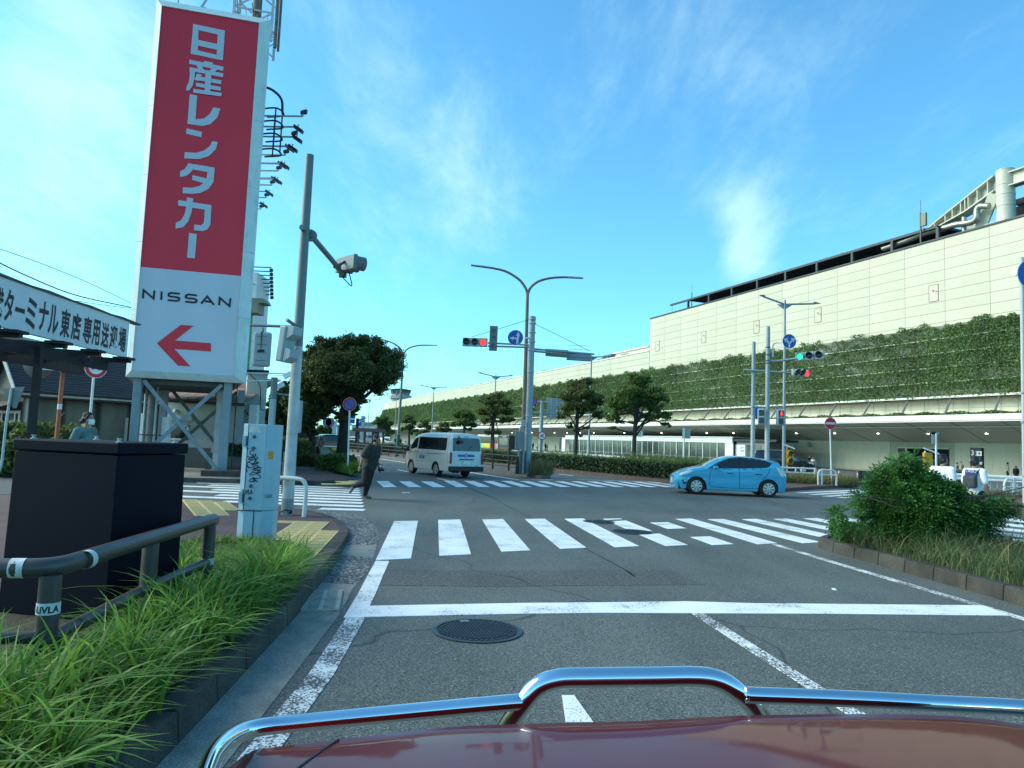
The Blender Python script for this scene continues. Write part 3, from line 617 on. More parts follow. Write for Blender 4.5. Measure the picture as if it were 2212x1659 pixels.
for c,x,y in (('R7',190,497),('R7',530,498),('R7',915,498),('R7',1360,498),('R7',1880,498),('R6',405,610),('R6',905,612),('R6',1200,615),('S8',2095,630),('S8',1835,628),('S8',1385,628),('S8',1185,626),('S8',990,626),('S8',805,626),('S8',475,626),('S8',180,625)):
    p = PC+5.3;s,_ = tp_(c,x,y,p);MB().lathe([(0.11,-0.02),(0.11,0.02)],Matrix.Translation((p,s,sof_z(p)-0.015)),12).build('downlight',LAMP,term)
PR = 60.3
MB().box((PR,S0,5.28),(PR+1.5,sEnd+2,7.4)).build('gallery_wall',M_CR2,term)
b = MB();s = S0
while s < 200:
    for zz in (5.95,6.6): pass
    b.box((PR-0.02,s,5.3),(PR+0.0-0.004,s+0.05,7.2));s += 1.45
b.box((PR-0.03,S0,6.25),(PR-0.006,200,6.28));b.build('gallery_joints',M_JOINT,term)
zr = tp_('R7',2190,168,58.9)[1];zr2 = tp_('C2',1000,1455,58.9)[1];ZI = (zr+zr2)/2;ZI_T = 14.3
b = MB();b.box((58.70,S0,ZI-0.10),(58.95,sEnd+3,ZI+0.07));b.build('white_ledge',M_OFFW,term)
MB().box((58.95,S0,ZI-0.22),(59.9,sEnd+3,ZI-0.12)).build('ledge_shade_strip',M_DK,term)  # dark strip put in as the shade below the white ledge
st_ = MB().beam((56.9,0,5.3),(59.0,0.9,ZI-0.12),0.12,0.16).mesh('slanted_strut',mat('strut_grey',(0.16,0.17,0.16),0.5,0.3))
s = S0+1.2
while s < 300: link('slanted_strut',st_,term,loc=(0,s,0));s += 4.36
def ivp(t): return (59.15+(61.45-59.15)*t,ZI+(ZI_T-ZI)*t)
M_SCR = mat('screen_panel',(0.15,0.16,0.13),0.7,var=0.3,scale=0.5,dirt=0.4)
p0,z0_ = ivp(0);p1,z1_ = ivp(0.99);MB().hexa([(p0,S0,z0_),(p1+0.2,S0,z0_),(p1+0.2,sEnd,z0_),(p0,sEnd,z0_),(p1,S0,z1_),(p1+0.25,S0,z1_),(p1+0.25,sEnd,z1_),(p1,sEnd,z1_)]).build('ivy_screen',M_SCR,term)
b = MB()
for t in (0.2,0.4,0.6,0.8):
    p,z = ivp(t);b.box((p-0.22,S0,z-0.03),(p-0.05,sEnd,z+0.05))
b.build('screen_rails',M_OFFW,term)
b = MB();s = S0+1.2
while s < 300: b.beam((p0-0.05,s,z0_),(p1-0.05,s+2.2,z1_),0.10,0.08);s += 4.36
b.build('screen_struts',DGREY,term)
IVY = mat('ivy_leaf',(0.058,0.118,0.034),0.6,var=0.35,scale=0.25,island=1,col2=(0.165,0.255,0.078),trans=0.3)
def fbm(x,y,seed):
    v = 0
    for o,(fx,ph_) in enumerate(((0.16,0.3),(0.37,1.7),(0.83,4.1),(1.9,2.2))):
        v += (0.5**o)*np.sin(x*fx*(1+0.13*seed)+ph_*seed+1.7*np.sin(y*fx*1.4+ph_))*np.cos(y*fx*1.9+seed*ph_)
    return v
n = 380000;ss = S0 + (sEnd-S0)*rng.random(n)**1.9;tt = rng.random(n)
cov = 0.95 + 0.36*fbm(ss*1.0,tt*9,2.3) + np.clip((ss-85)/80,-0.1,1.0) + 0.22*np.cos(tt*2*np.pi*5+0.5)
cov = np.where((ss < 85) & (tt < 0.34),cov-0.05,cov)
keep = rng.random(n) < np.clip(cov,0.07,1);ss,tt = ss[keep],tt[keep]
top = 1.0+0.035*np.sin(ss*0.9)+0.03*np.sin(ss*2.3+1)+0.02*np.sin(ss*5.1);tt = tt*top
P = np.stack([59.15+2.3*tt-0.12-0.45*rng.random(len(ss))**1.5,ss,ZI+(ZI_T-ZI)*tt - 0.05],1)
P[:,2] -= (rng.random(len(ss)) < 0.04)*rng.random(len(ss))*0.5
sz = 0.11 + 0.13*np.clip((ss-50)/250,0,1)
W = np.stack([P[:,0]*CT-P[:,1]*STh,P[:,0]*STh+P[:,1]*CT,P[:,2]],1)
me = leaf_mesh('climbing_ivy',W,sz*rng.uniform(0.7,1.35,len(ss)),IVY,elong=1.3,bias=np.array([0,0,-0.7]))
tag(link('climbing_ivy',me),'green ivy climbing the slanted screen along the terminal','ivy',kind='stuff')
n = 26000;ss = S0 + 210*rng.random(n)**1.5;P = np.stack([PC+0.25+0.5*rng.random(n),ss,5.30+0.42*rng.random(n)*(0.8+0.2*np.sin(ss*2.1))],1)
W = np.stack([P[:,0]*CT-P[:,1]*STh,P[:,0]*STh+P[:,1]*CT,P[:,2]],1)
tag(link('ledge_planting',leaf_mesh('ledge_planting',W,0.13,IVY,1.4)),'low strip of green plants along the canopy edge','planting',kind='stuff')
for (xa,ya),(xb,yb),c in (((65,737),(105,840),'C2'),((573,632),(621,748),'C2'),((1150,514),(1209,644),'C2'),((1823,375),(1894,522),'C2'),((1505,1188),(1572,1300),'R8')):
    sa,zt = tp_(c,xa,ya,PU);sb,_ = tp_(c,xb,ya,PU);_,zbm = tp_(c,(xa+xb)/2,yb,PU)
    d = MB().box((PU-0.03,sb,zbm),(PU+0.05,sa,zt)).build('inspection_door',M_CR,term)
    b = MB();
    for a_,b_ in (((sb-0.02,zbm-0.02),(sb+0.02,zt+0.02)),((sa-0.02,zbm-0.02),(sa+0.02,zt+0.02)),((sb,zt-0.01),(sa,zt+0.03)),((sb,zbm-0.03),(sa,zbm+0.01))): b.box((PU-0.045,a_[0],a_[1]),(PU+0.01,b_[0],b_[1]))
    b.build('door_frame',mat('door_gap',(0.16,0.15,0.11),0.7),d)
    cs,cz = (sa+sb)/2,zbm+(zt-zbm)*0.62
    b = MB();b.add([(PU-0.034,cs+0.15,cz+0.12),(PU-0.034,cs-0.15,cz+0.12),(PU-0.034,cs,cz-0.14)],[(0,1,2)]);b.build('red_triangle',mat('red_mark',(0.35,0.02,0.015),0.5),d)
    MB().box((PU-0.09,sb+0.12,zbm+0.9),(PU-0.03,sb+0.26,zbm+0.96)).build('handle',DGREY,d)
s1 = tp_('C2',240,320,62.6)[0];s2 = tp_('C4',700,1420,62.6)[0]
b = MB();bm_ = MB();s = s2
zf = zT+1.45
MB().box((62.3,s2,zf),(62.55,s1,zf+0.26)).build('roof_frame_beam',M_DK,term);MB().box((67.3,s2,zf+0.1),(67.55,s1,zf+0.3)).build('roof_frame_beam',M_DK,term)
pst = MB().box((62.3,-0.14,zT+0.1),(62.58,0.14,zf)).mesh('roof_frame_post',M_DK)
rc = MB().box((62.55,-0.1,zf),(67.3,0.1,zf+0.22)).mesh('roof_frame_rafter',M_DK)
gp = MB().box((62.56,-0.18,zf+0.05),(67.28,4.78,zf+0.12)).mesh('roof_grating',mat('grating',(0.03,0.032,0.035),0.8))
s = s2
while s < s1+0.1: link('roof_frame_post',pst,term,loc=(0,s,0));link('roof_frame_post',pst,term,loc=(5.0,s,0));link('roof_frame_rafter',rc,term,loc=(0,s,0));(link('roof_grating',gp,term,loc=(0,s+0.3,0)) if s+5 < s1 else None);s += 5.2
b = MB();s = s2+2
while s < s1-8: b.lathe([(0.5,zf+0.2),(0.5,zf+0.42),(0.3,zf+0.5)],Matrix.Translation((63.0,s,0)),10);s += 10.4
b.build('roof_vents',mat('vent_grey',(0.25,0.26,0.25),0.5,0.4),term,40)
M_STL = mat('beige_steel',(0.50,0.49,0.40),0.5,var=0.1,dirt=0.1)
pc = 64.0;sc_,_ = tp_('C4',1895,1290,pc);sl_,_ = tp_('C4',1735,1000,pc);rad = abs(sl_-sc_)*0.95;zc1 = tp_('C4',1895,370,pc)[1]
zz = [tp_('C4',1895,y,pc)[1] for y in (625,800,1000)]
MB().lathe([(rad,zT),(rad,zz[2]),(rad*1.0,zc1),(rad*1.03,zc1),(rad*1.03,zc1+0.08),(0.01,zc1+0.1)],Matrix.Translation((pc,sc_,0)),36).build('roof_column',M_STL,term,30)
for z in zz: MB().lathe([(rad*1.0,z-0.05),(rad*1.04,z-0.04),(rad*1.04,z+0.04),(rad,z+0.05)],Matrix.Translation((pc,sc_,0)),36,cap=False).build('column_band',M_STL,term,30)
pg = 64.6;A = [tp_('C4',x,y,pg) for x,y in ((1740,480),(1230,880),(770,1245),(600,1390),(400,1500))];B = [tp_('C4',x,y,pg) for x,y in ((1740,745),(1230,1110),(900,1330),(700,1450),(480,1540))]
b = MB()
for i in range(len(A)-1):
    (sa,za),(sb,zb_) = A[i],A[i+1];(sc1,zc2),(sd1,zd1) = B[i],B[i+1]
    b.hexa([(pg,sa,zc2),(pg+0.15,sa,zc2),(pg+0.15,sb,zd1),(pg,sb,zd1),(pg,sa,za),(pg+0.15,sa,za),(pg+0.15,sb,zb_),(pg,sb,zb_)])
    b.beam((pg,sa,za),(pg,sb,zb_),1.3,0.12);b.beam((pg,sa,zc2),(pg,sb,zd1),1.3,0.12)
b.build('sloping_girder',M_STL,term)
def lerp2(P,t):
    t *= len(P)-1;i = min(int(t),len(P)-2);f = t-i;return (P[i][0]*(1-f)+P[i+1][0]*f,P[i][1]*(1-f)+P[i+1][1]*f)
for t in (0.05,0.14,0.22,0.25,0.29,0.37,0.44,0.62,0.78):
    a1 = lerp2(A,t);b1 = lerp2(B,t);MB().hexa([(pg-0.6,a1[0]-0.04,b1[1]),(pg,a1[0]-0.04,b1[1]),(pg,a1[0]+0.04,b1[1]),(pg-0.6,a1[0]+0.04,b1[1]),(pg-0.6,a1[0]-0.04,a1[1]),(pg,a1[0]-0.04,a1[1]),(pg,a1[0]+0.04,a1[1]),(pg-0.6,a1[0]+0.04,a1[1])]).build('girder_stiffener',M_STL,term)
za = tp_('C4',2100,365,pc)[1];zb_ = tp_('C4',2100,620,pc)[1]
MB().box((pc-0.1,40,zb_),(pc+0.1,sc_,za)).box((pc-0.5,40,za-0.1),(pc+0.5,sc_,za)).box((pc-0.5,40,zb_),(pc+0.5,sc_,zb_+0.1)).build('roof_girder',M_STL,term)
b = MB()
for y,h in ((900,40),(1060,70),(1200,30)): z = tp_('C4',2100,y,66)[1];b.box((66,40,z-h*0.01),(67,sc_+0.5,z+h*0.004))
b.build('roof_deck_slabs',M_DK,term);MB().box((66.5,42,zT),(68,sc_+9,zT+1.0)).build('plant_box',mat('plant_dark',(0.06,0.06,0.055),0.8),term)
MB().box((69,42,zT+2.0),(69.3,sc_-1.5,zT+3.3)).build('roof_wall',M_OFFW,term)
v1 = tp_('C4',1690,900,64.2);v2 = tp_('C4',1470,1400,64.2);v3 = tp_('C4',1600,1400,64.2)
b = MB();b.beam((64.2,v1[0],v1[1]+0.6),(63.6,v2[0],zT+0.1),0.5,0.9);b.beam((65.5,v1[0],v1[1]+0.6),(66.5,v3[0],zT+0.1),0.6,0.9);b.build('raking_brace',M_STL,term,bevel=0.04)
v4 = tp_('C4',1300,1400,65.5)[0];MB().box((65.2,v4-0.5,zT),(65.9,v4+0.5,zT+2.4)).build('girder_support',M_STL,term)
ch = [tp_('C4',*q,63.0) for q in ((-300,1760),(100,1620),(400,1500),(760,1400),(1000,1330),(1260,1290),(1360,1220),(1372,1080),(1430,1005),(1590,1000))]
MB().tube(spline([(63.0,s,z) for s,z in ch],6),0.30,14).build('silver_duct',mat('silver_duct',(0.35,0.34,0.29),0.32,0.7,var=0.15),term,60)
b = MB()
for i in (3,5): s,z = ch[i];b.ball((63.0,s,z),0.33,8)
s6,z6 = ch[6];b.tube([(63.4,s6+1.5,zT+0.5),(63.4,s6+1.5,z6+0.6)],0.22)
b.build('duct_joints',MATS['silver_duct'],term,60)
a1 = tp_('C4',1600,1330,63.0)[0];MB().box((62.3,sc_-1.0,zT+0.12),(65,a1,zT+0.42)).build('column_plinth',M_OFFW,term)
def mast(c,x,ytop,ybase,p,box=None,label='',r=0.05):
    s,z1 = tp_(c,x,ytop,p);z0 = zT if z1 > zT+0.5 else zLow;W0 = TW(p,s,z0)
    e = thing('antenna_mast',label,'antenna',W0,TH);MB().tube([(0,0,0),(0,0,(z1-z0)*0.72)],r).build('pole',DGREY,e,60);MB().tube([(0,0,(z1-z0)*0.72),(0,0,z1-z0)],r*0.35,6).build('whip',DGREY,e)
    if box: MB().box((-0.1,-0.62,box[0]),(0.15,-0.1,box[1])).build('panel_antenna',mat('antenna_olive',(0.22,0.21,0.14),0.6),e,bevel=0.02);MB().box((-0.05,-0.2,box[0]+0.2),(0.05,0,box[0]+0.3)).box((-0.05,-0.2,box[1]-0.3),(0.05,0,box[1]-0.2)).build('bracket',DGREY,e)
    return e
mast('C4',365,900,1600,62.0,(1.9,3.2),'tall antenna mast with an olive panel on the terminal roof',0.09)
mast('C2',465,110,300,64,None,'short antenna pole at the left end of the dark roof frame',0.08);mast('C2',247,250,330,64,None,'thin lightning rod on the left corner of the terminal roof',0.03);mast('C2',740,105,230,64,None,'thin lightning rod behind the middle of the dark roof frame',0.03)
sa = tp_('R5',1330,745,66)[0];sb = tp_('R5',1570,715,66)[0];z1 = tp_('R5',1470,697,66)[1]
pe = MB().box((66,sb,zLow),(74,sa,z1)).build('penthouse',M_CR2,term);MB().box((65.6,sb,z1),(74,sa+0.5,z1+0.2)).build('roof_slab',M_OFFW,pe)
b = MB()
for x in (1265,1290,1315): s = tp_('R5',x,740,66)[0];b.lathe([(0.8,zLow),(0.8,zLow+1.6),(0.5,zLow+1.9)],Matrix.Translation((66,s,0)),10)
b.build('roof_fans',DGREY,term);sa = tp_('R5',920,820,66)[0];sb = tp_('R5',1080,800,66)[0];MB().box((66,sb,zLow),(70,sa,zLow+0.9)).box((65.6,sb-0.6,zLow+0.9),(70,sa+0.6,zLow+1.15)).build('penthouse',M_OFFW,term)
b = MB()
for c,x,y in (('R5',825,848),('R5',1210,777),('R5',1375,745),('R5',535,900),('R5',455,915),('R5',380,930),('R5',250,950),('R4',1950,640),('R4',2030,622)):
    s = tp_(c,x,y,PU)[0];b.box((PU+0.3,s-1.2,zLow),(PU+1.2,s+1.2,zLow+0.45))
b.build('roof_hatches',DGREY,term)
gs = thing('glass_shelter','long low glazed walkway shelter with white roof in front of the terminal','shelter',(0,0,0),TH)
PG = 57.8;g0,zg = tp_('R6',1200,690,PG);g1,_ = tp_('S8',970,730,PG);zg1 = tp_('R6',600,685,PG)[1];zg2 = tp_('R6',600,738,PG)[1];zg3 = tp_('R6',600,925,PG)[1]
SW = mat('shelter_white',(0.66,0.68,0.64),0.4,var=0.05,dirt=0.1);
MB().box((PG-0.15,g0,zg1-0.05),(PG+3.2,g1,zg1+0.10)).build('roof_slab',SW,gs)
fas = MB().box((PG-0.1,0.02,zg2),(PG+0.1,3.08,zg1-0.09)).mesh('fascia_panel',SW)
GP = mat('shelter_glass',(0.05,0.075,0.07),0.08,spec=0.8,var=0.6,scale=0.35)
pane = MB().box((PG+0.02,0.06,zg3),(PG+0.05,1.5,zg2)).mesh('glass_pane',GP);mul = MB().box((PG-0.06,-0.06,zg3-0.1),(PG+0.08,0.06,zg2)).mesh('mullion',SW);mul2 = MB().box((PG-0.02,-0.02,zg3),(PG+0.06,0.02,zg2)).mesh('mullion',SW)
s = g0+0.1;i = 0
while s+1.5 < g1:
    if i % 2 == 0: link('fascia_panel',fas,gs,loc=(0,s,0))
    if i == 0: MB().box((PG,s,zg3-0.1),(PG+0.06,s+1.5,zg2)).build('end_panel',SW,gs)
    else: link('glass_pane',pane,gs,loc=(0,s,0))
    link('mullion',mul if i % 2 == 0 else mul2,gs,loc=(0,s,0));s += 1.54;i += 1
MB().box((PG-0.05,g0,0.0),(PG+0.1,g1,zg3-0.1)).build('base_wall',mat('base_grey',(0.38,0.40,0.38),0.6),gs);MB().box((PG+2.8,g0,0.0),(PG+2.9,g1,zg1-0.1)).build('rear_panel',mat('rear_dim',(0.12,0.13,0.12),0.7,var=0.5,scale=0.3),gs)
k0,_ = tp_('R6',1540,740,PG);k1 = g0-0.1
kb = thing('ticket_kiosk','brown fronted kiosk with a blue logo panel at the right end of the shelter','kiosk',(0,0,0),TH)
MB().box((PG+0.4,k0,0),(PG+3.0,k1,zg1-0.35)).build('body',mat('kiosk_grey',(0.20,0.19,0.17),0.6,var=0.2),kb);sk0 = tp_('R6',1675,720,PG)[0];MB().box((PG,sk0,zg1-0.45),(PG+3.2,k1,zg1-0.2)).build('flat_roof',M_DK,kb)
a_,_ = tp_('R6',1218,780,PG+0.4);b_,_ = tp_('R6',1330,780,PG+0.4);zt_ = tp_('R6',1270,770,PG+0.4)[1];MB().box((PG+0.36,b_,0.2),(PG+0.39,a_,zt_)).build('white_panel',SW,kb)
MB().box((PG+0.34,b_+0.15,zt_-1.1),(PG+0.355,b_+0.9,zt_-0.15)).build('logo_panel',mat('logo_white',(0.7,0.75,0.78),0.4),kb);MB().box((PG+0.325,b_+0.25,zt_-0.35),(PG+0.335,b_+0.75,zt_-0.25)).box((PG+0.325,b_+0.4,zt_-0.5),(PG+0.335,b_+0.85,zt_-0.42)).box((PG+0.325,b_+0.2,zt_-0.85),(PG+0.335,b_+0.8,zt_-0.7)).build('blue_logo',BLUE,kb)
a_,_ = tp_('R6',1345,780,PG+0.4);b_,_ = tp_('R6',1510,780,PG+0.4);MB().box((PG+0.36,b_,0.2),(PG+0.39,a_,zt_)).build('glass_door',GP,kb)
PF = 50.5;f0,_ = tp_('R6',1000,960,PF);f1,_ = tp_('R4',1150,1180,PF);ft = tp_('R6',400,885,PF)[1];fm = tp_('R6',400,930,PF)[1]
fe = thing('barrier_fence','low white barrier with thin rail between the hedge and the glazed shelter','fence',(0,0,0),TH)
MB().box((PF,f0,0.1),(PF+0.06,f1,fm)).build('white_board',mat('barrier_white',(0.55,0.58,0.56),0.6,var=0.2,dirt=0.2),fe);MB().tube([(PF,f0,ft),(PF,f1,ft)],0.025,6).build('top_rail',GALV,fe)
pm_ = MB().tube([(PF-0.05,0,0),(PF-0.05,0,ft)],0.05,6).mesh('post',GALV);s = f0
while s < min(f1,150): link('post',pm_,fe,loc=(0,s,0));s += 2.6
mb0,z = tp_('S8',965,740,PG);mb1,_ = tp_('S8',885,740,PG)
mk = thing('map_board','pale map board with black post at the left end of the glazed shelter','notice board',(0,0,0),TH);MB().box((PG,mb0,0.3),(PG+0.2,mb1-0.8,z)).build('board',SW,mk);MB().box((PG-0.1,mb1-0.8,0.1),(PG+0.2,mb1,z)).build('black_post',BLACK,mk)
sp0,zp = tp_('R7',1730,645,60.5);sp1,_ = tp_('R7',1832,648,60.5)
ip = thing('information_pillar','black information pillar with a white number 3 beside the doorway','sign',TW(60.5,(sp0+sp1)/2,0.14),TH-math.pi/2)
wd = sp0-sp1;MB().box((-wd/2,-0.0,0),(wd/2,0.35,zp-0.14)).build('pillar',mat('pillar_black',(0.008,0.009,0.010),0.3),ip,bevel=0.02)
WT = mat('white_print',(0.8,0.82,0.8),0.5)
for t,sz_,x,z in (('3',0.62,-wd*0.26,0.45),('3',0.5,wd*0.1,0.5),('都道府',0.26,wd*0.2,1.35),('タクシー',0.24,wd*0.18,1.75),('TAXI',0.2,-wd*0.27,1.75)): put_text(t,sz_,Matrix.Translation((x,-0.006,zp-0.14-z)),WT,ip,bold=0.01)
for x,z in ((-wd*0.26,1.1),(wd*0.33,0.5)): MB().box((x-0.22,-0.012,zp-0.14-z-0.2),(x+0.22,-0.002,zp-0.14-z+0.2)).build('taxi_pictogram',WT,ip);MB().box((x-0.14,-0.016,zp-0.14-z-0.08),(x+0.14,-0.011,zp-0.14-z+0.02)).box((x-0.08,-0.016,zp-0.14-z+0.04),(x+0.08,-0.011,zp-0.14-z+0.1)).build('pictogram_car',BLACK,ip)
s,z = tp_('R7',305,615,PL-0.2);cl = thing('wall_lamp','grey dome camera on a curved bracket on the cream wall','camera',TW(PL-0.1,s,z),TH);MB().ball((-0.25,0,-0.1),0.2,8,(1,1,1.3)).build('dome',GREY,cl,60);MB().tube([(0.05,0,0.1),(-0.25,0,0.3),(-0.4,0,0.2),(-0.25,0,0)],0.05,6).build('bracket',GREY,cl)
# ================= LEFT SIDE: SIGN TOWER ====================================
def onplane(c,x,y,O,xd):
    r,Y,Z = ray(*px(c,x,y));n = Vector((-xd.y,xd.x));k = (n.x*O.x+n.y*O.y)/(n.x*r+n.y*Y);p = Vector((k*r,k*Y))
    return ((p.x-O.x)*xd.x+(p.y-O.y)*xd.y,EYE+k*Z)
BR = atY('R2',1885,1013,24.0);zb = BR.z;BL = atz('R2',1062,966,zb);zt = (hgt('R1',1637,160,BR.x,BR.y)+hgt('R1',1028,28,BL.x,BL.y))/2;zm = (hgt('R2',1940,215,BR.x,BR.y)+hgt('R2',1133,130,BL.x,BL.y))/2
xd = Vector((BR.x-BL.x,BR.y-BL.y)).normalized();SWd = math.hypot(BR.x-BL.x,BR.y-BL.y);ang = math.atan2(xd.y,xd.x)
st = thing('sign_tower','tall red and white vertical rental sign with a left arrow on steel legs','sign tower',(BL.x,BL.y,0),ang)
SRED = mat('panel_red',(0.74,0.024,0.046),0.45,var=0.06,scale=0.5);SWH = mat('panel_white',(0.56,0.57,0.62),0.5,var=0.04,scale=0.6);SFR = mat('frame_white',(0.60,0.68,0.66),0.5,var=0.1,scale=1.2,dirt=0.35);SLT = mat('letter_grey',(0.50,0.53,0.58),0.5,var=0.03)
z0,z3 = zb,zt;W_ = SWd
def lpt(c,x,y): return onplane(c,x,y,BL,xd)
MB().box((0,0.0,zm),(W_,0.05,z3)).build('red_panel',SRED,st);MB().box((0,-0.001,z0),(W_,0.05,zm)).build('white_panel',SWH,st)
fl,frr,fb,ft_ = 0.20,0.36,0.22,0.28;dz_ = 0.16
def frm(name,q): MB().hexa(q).build(name,SFR,st,bevel=0.008)
def fr4(xa,xb,xc,xd_,za,zb_,zc,zd): pass
cuts = [z0-fb,z0+2.0,z0+4.3,z0+6.6,z0+9.0,z3+ft_]
for i in range(len(cuts)-1):
    a_,b_ = cuts[i]+0.004,cuts[i+1]-0.004;ai = max(a_,z0);bi = min(b_,z3)
    b = MB();b.hexa([(-fl,0.10,a_),(0,-0.06,ai),(0,0.3,ai),(-fl,0.3,a_),(-fl,0.10,b_),(0,-0.06,bi),(0,0.3,bi),(-fl,0.3,b_)]);b.build('frame_piece',SFR,st)
    b = MB();b.hexa([(W_,-0.06,ai),(W_+frr,0.12,a_),(W_+frr,0.3,a_),(W_,0.3,ai),(W_,-0.06,bi),(W_+frr,0.12,b_),(W_+frr,0.3,b_),(W_,0.3,bi)]);b.build('frame_piece',SFR,st)
b = MB();b.hexa([(-fl,0.10,z0-fb),(W_+frr,0.12,z0-fb),(W_+frr,0.3,z0-fb),(-fl,0.3,z0-fb),(0.0,-0.06,z0),(W_,-0.06,z0),(W_,0.28,z0),(0,0.28,z0)]);b.build('frame_piece',SFR,st)
b = MB();b.hexa([(0,-0.06,z3),(W_,-0.06,z3),(W_,0.28,z3),(0,0.28,z3),(-fl,0.10,z3+ft_),(W_+frr,0.12,z3+ft_),(W_+frr,0.3,z3+ft_),(-fl,0.3,z3+ft_)]);b.build('frame_piece',SFR,st)
dk = Matrix.Rotation(-ang,3,'Z') @ Vector((-0.42,0.91,0));dkx = dk.x/dk.y
def sk(b,xa,xb,ya,yb,z_a,z_b): return b.hexa([(xa+ya*dkx,ya,z_a),(xb+ya*dkx,ya,z_a),(xb+yb*dkx,yb,z_a),(xa+yb*dkx,yb,z_a),(xa+ya*dkx,ya,z_b),(xb+ya*dkx,ya,z_b),(xb+yb*dkx,yb,z_b),(xa+yb*dkx,yb,z_b)])
sk(MB(),-fl+0.02,W_+frr-0.02,0.3,5.6,z0-fb+0.03,z0-fb+0.12).build('underside',mat('underside_dirty',(0.30,0.29,0.26),0.7,dirt=0.6,var=0.2),st);b = MB();[sk(b,0.1,W_+0.1,y,y+0.1,z0-fb-0.16,z0-fb+0.02) for y in (0.7,1.5,2.4,3.4,4.4,5.3)];b.build('underside_beam',DGREY,st)
sk(MB(),W_+frr-0.10,W_+frr-0.04,0.3,5.6,z0-fb+0.14,z3+0.1).build('side_panel',SFR,st);sk(MB(),-fl+0.25,W_+frr,5.4,5.6,z0,z3-2).build('back_panel',SFR,st)
MB().box((-0.42,2.4,z0-0.6),(-0.36,4.6,z3-1.9)).build('rear_sign_panel',mat('rear_sign',(0.11,0.13,0.13),0.6,dirt=0.4),st);b = MB();b.tube([(-0.39,2.4,z0),(-0.39,2.4,z3-0.7),(-0.1,2.4,z3-0.5)],0.03,6);b.tube([(-0.39,4.6,z3-2.2),(-0.39,4.6,z3-0.9),(-0.39,2.4,z3-0.9)],0.03,6);b.build('rear_sign_frame',GALV,st)
def glyph(name,c,polys,m,d0=0.012):
    b = MB()
    for i,P in enumerate(polys):
        b.plate([lpt(c,*q) for q in P],Matrix.Translation((0,-d0-0.002*i,0)),0.004)
    return b.build(name,m,st)
G_ = {
'letter_sun': [[(1222,152),(1257,160),(1249,350),(1205,341)],[(1257,160),(1378,186),(1378,220),(1257,192)],[(1254,254),(1374,280),(1373,317),(1252,290)],[(1249,320),(1369,348),(1369,376),(1249,350)],[(1378,186),(1422,195),(1409,384),(1369,376)]],
'letter_san': [[(1290,386),(1346,397),(1345,414),(1290,403)],[(1198,378),(1412,423),(1411,450),(1196,404)],[(1240,408),(1275,416),(1288,445),(1256,442)],[(1340,430),(1377,438),(1352,466),(1318,458)],[(1200,426),(1412,466),(1410,490),(1198,449)],[(1200,430),(1234,438),(1231,490),(1218,545),(1195,575),(1177,572),(1180,548),(1194,522),(1200,480)],[(1246,468),(1277,474),(1260,514),(1228,508)],[(1250,484),(1400,511),(1398,534),(1240,508)],[(1240,525),(1396,553),(1395,576),(1238,548)],[(1224,564),(1402,590),(1400,612),(1222,588)],[(1300,463),(1337,470),(1330,592),(1294,585)]],
'letter_re': [[(1200,597),(1246,605),(1236,755),(1290,750),(1328,720),(1348,680),(1393,688),(1375,742),(1332,785),(1280,797),(1185,783)]],
'letter_n': [[(1180,812),(1277,835),(1273,868),(1176,846)],[(1168,963),(1240,967),(1290,953),(1328,922),(1342,893),(1377,900),(1364,945),(1320,988),(1260,1006),(1165,1002)]],
'letter_ta': [[(1190,1033),(1230,1040),(1215,1080),(1190,1105),(1160,1117),(1137,1117),(1140,1082),(1165,1072),(1182,1050)],[(1226,1039),(1357,1060),(1355,1095),(1222,1073)],[(1312,1083),(1355,1092),(1350,1150),(1320,1195),(1265,1221),(1210,1226),(1155,1222),(1157,1185),(1215,1188),(1262,1176),(1295,1150),(1308,1120)],[(1218,1108),(1302,1128),(1296,1162),(1215,1138)]],
'letter_ka': [[(1182,1248),(1222,1255),(1212,1340),(1190,1400),(1160,1435),(1110,1446),(1112,1408),(1145,1393),(1165,1360),(1178,1310)],[(1128,1265),(1337,1298),(1335,1332),(1126,1299)],[(1295,1293),(1337,1299),(1330,1420),(1312,1450),(1280,1462),(1226,1455),(1228,1420),(1270,1425),(1288,1412),(1292,1380)]],
'letter_bar': [[(1195,1472),(1244,1481),(1232,1634),(1183,1628)]]}
for k,P in G_.items(): glyph('letter','R1',P,SLT)
glyph('arrow','R2',[[(1262,750),(1455,602),(1557,610),(1408,728),(1403,795),(1532,936),(1432,930)],[(1408,728),(1698,750),(1696,816),(1403,795)]],SRED)
def ribbon(b,pts,wd,y=-0.014,t=0.004):
    pts = [Vector(p) for p in pts];L,R2_ = [],[]
    for i,p in enumerate(pts):
        d1 = (p-pts[i-1]).normalized() if i else None;d2 = (pts[i+1]-p).normalized() if i < len(pts)-1 else None
        d = (d1+d2).normalized() if d1 is not None and d2 is not None else (d1 if d1 is not None else d2);n = Vector((-d.y,d.x));k = 1 if d1 is None or d2 is None else 1/max(0.45,abs(n.dot(Vector((-d1.y,d1.x)))))
        L.append(p+n*wd/2*k);R2_.append(p-n*wd/2*k)
    for i in range(len(pts)-1): b.plate([L[i],L[i+1],R2_[i+1],R2_[i]],Matrix.Translation((0,y,0)),t)
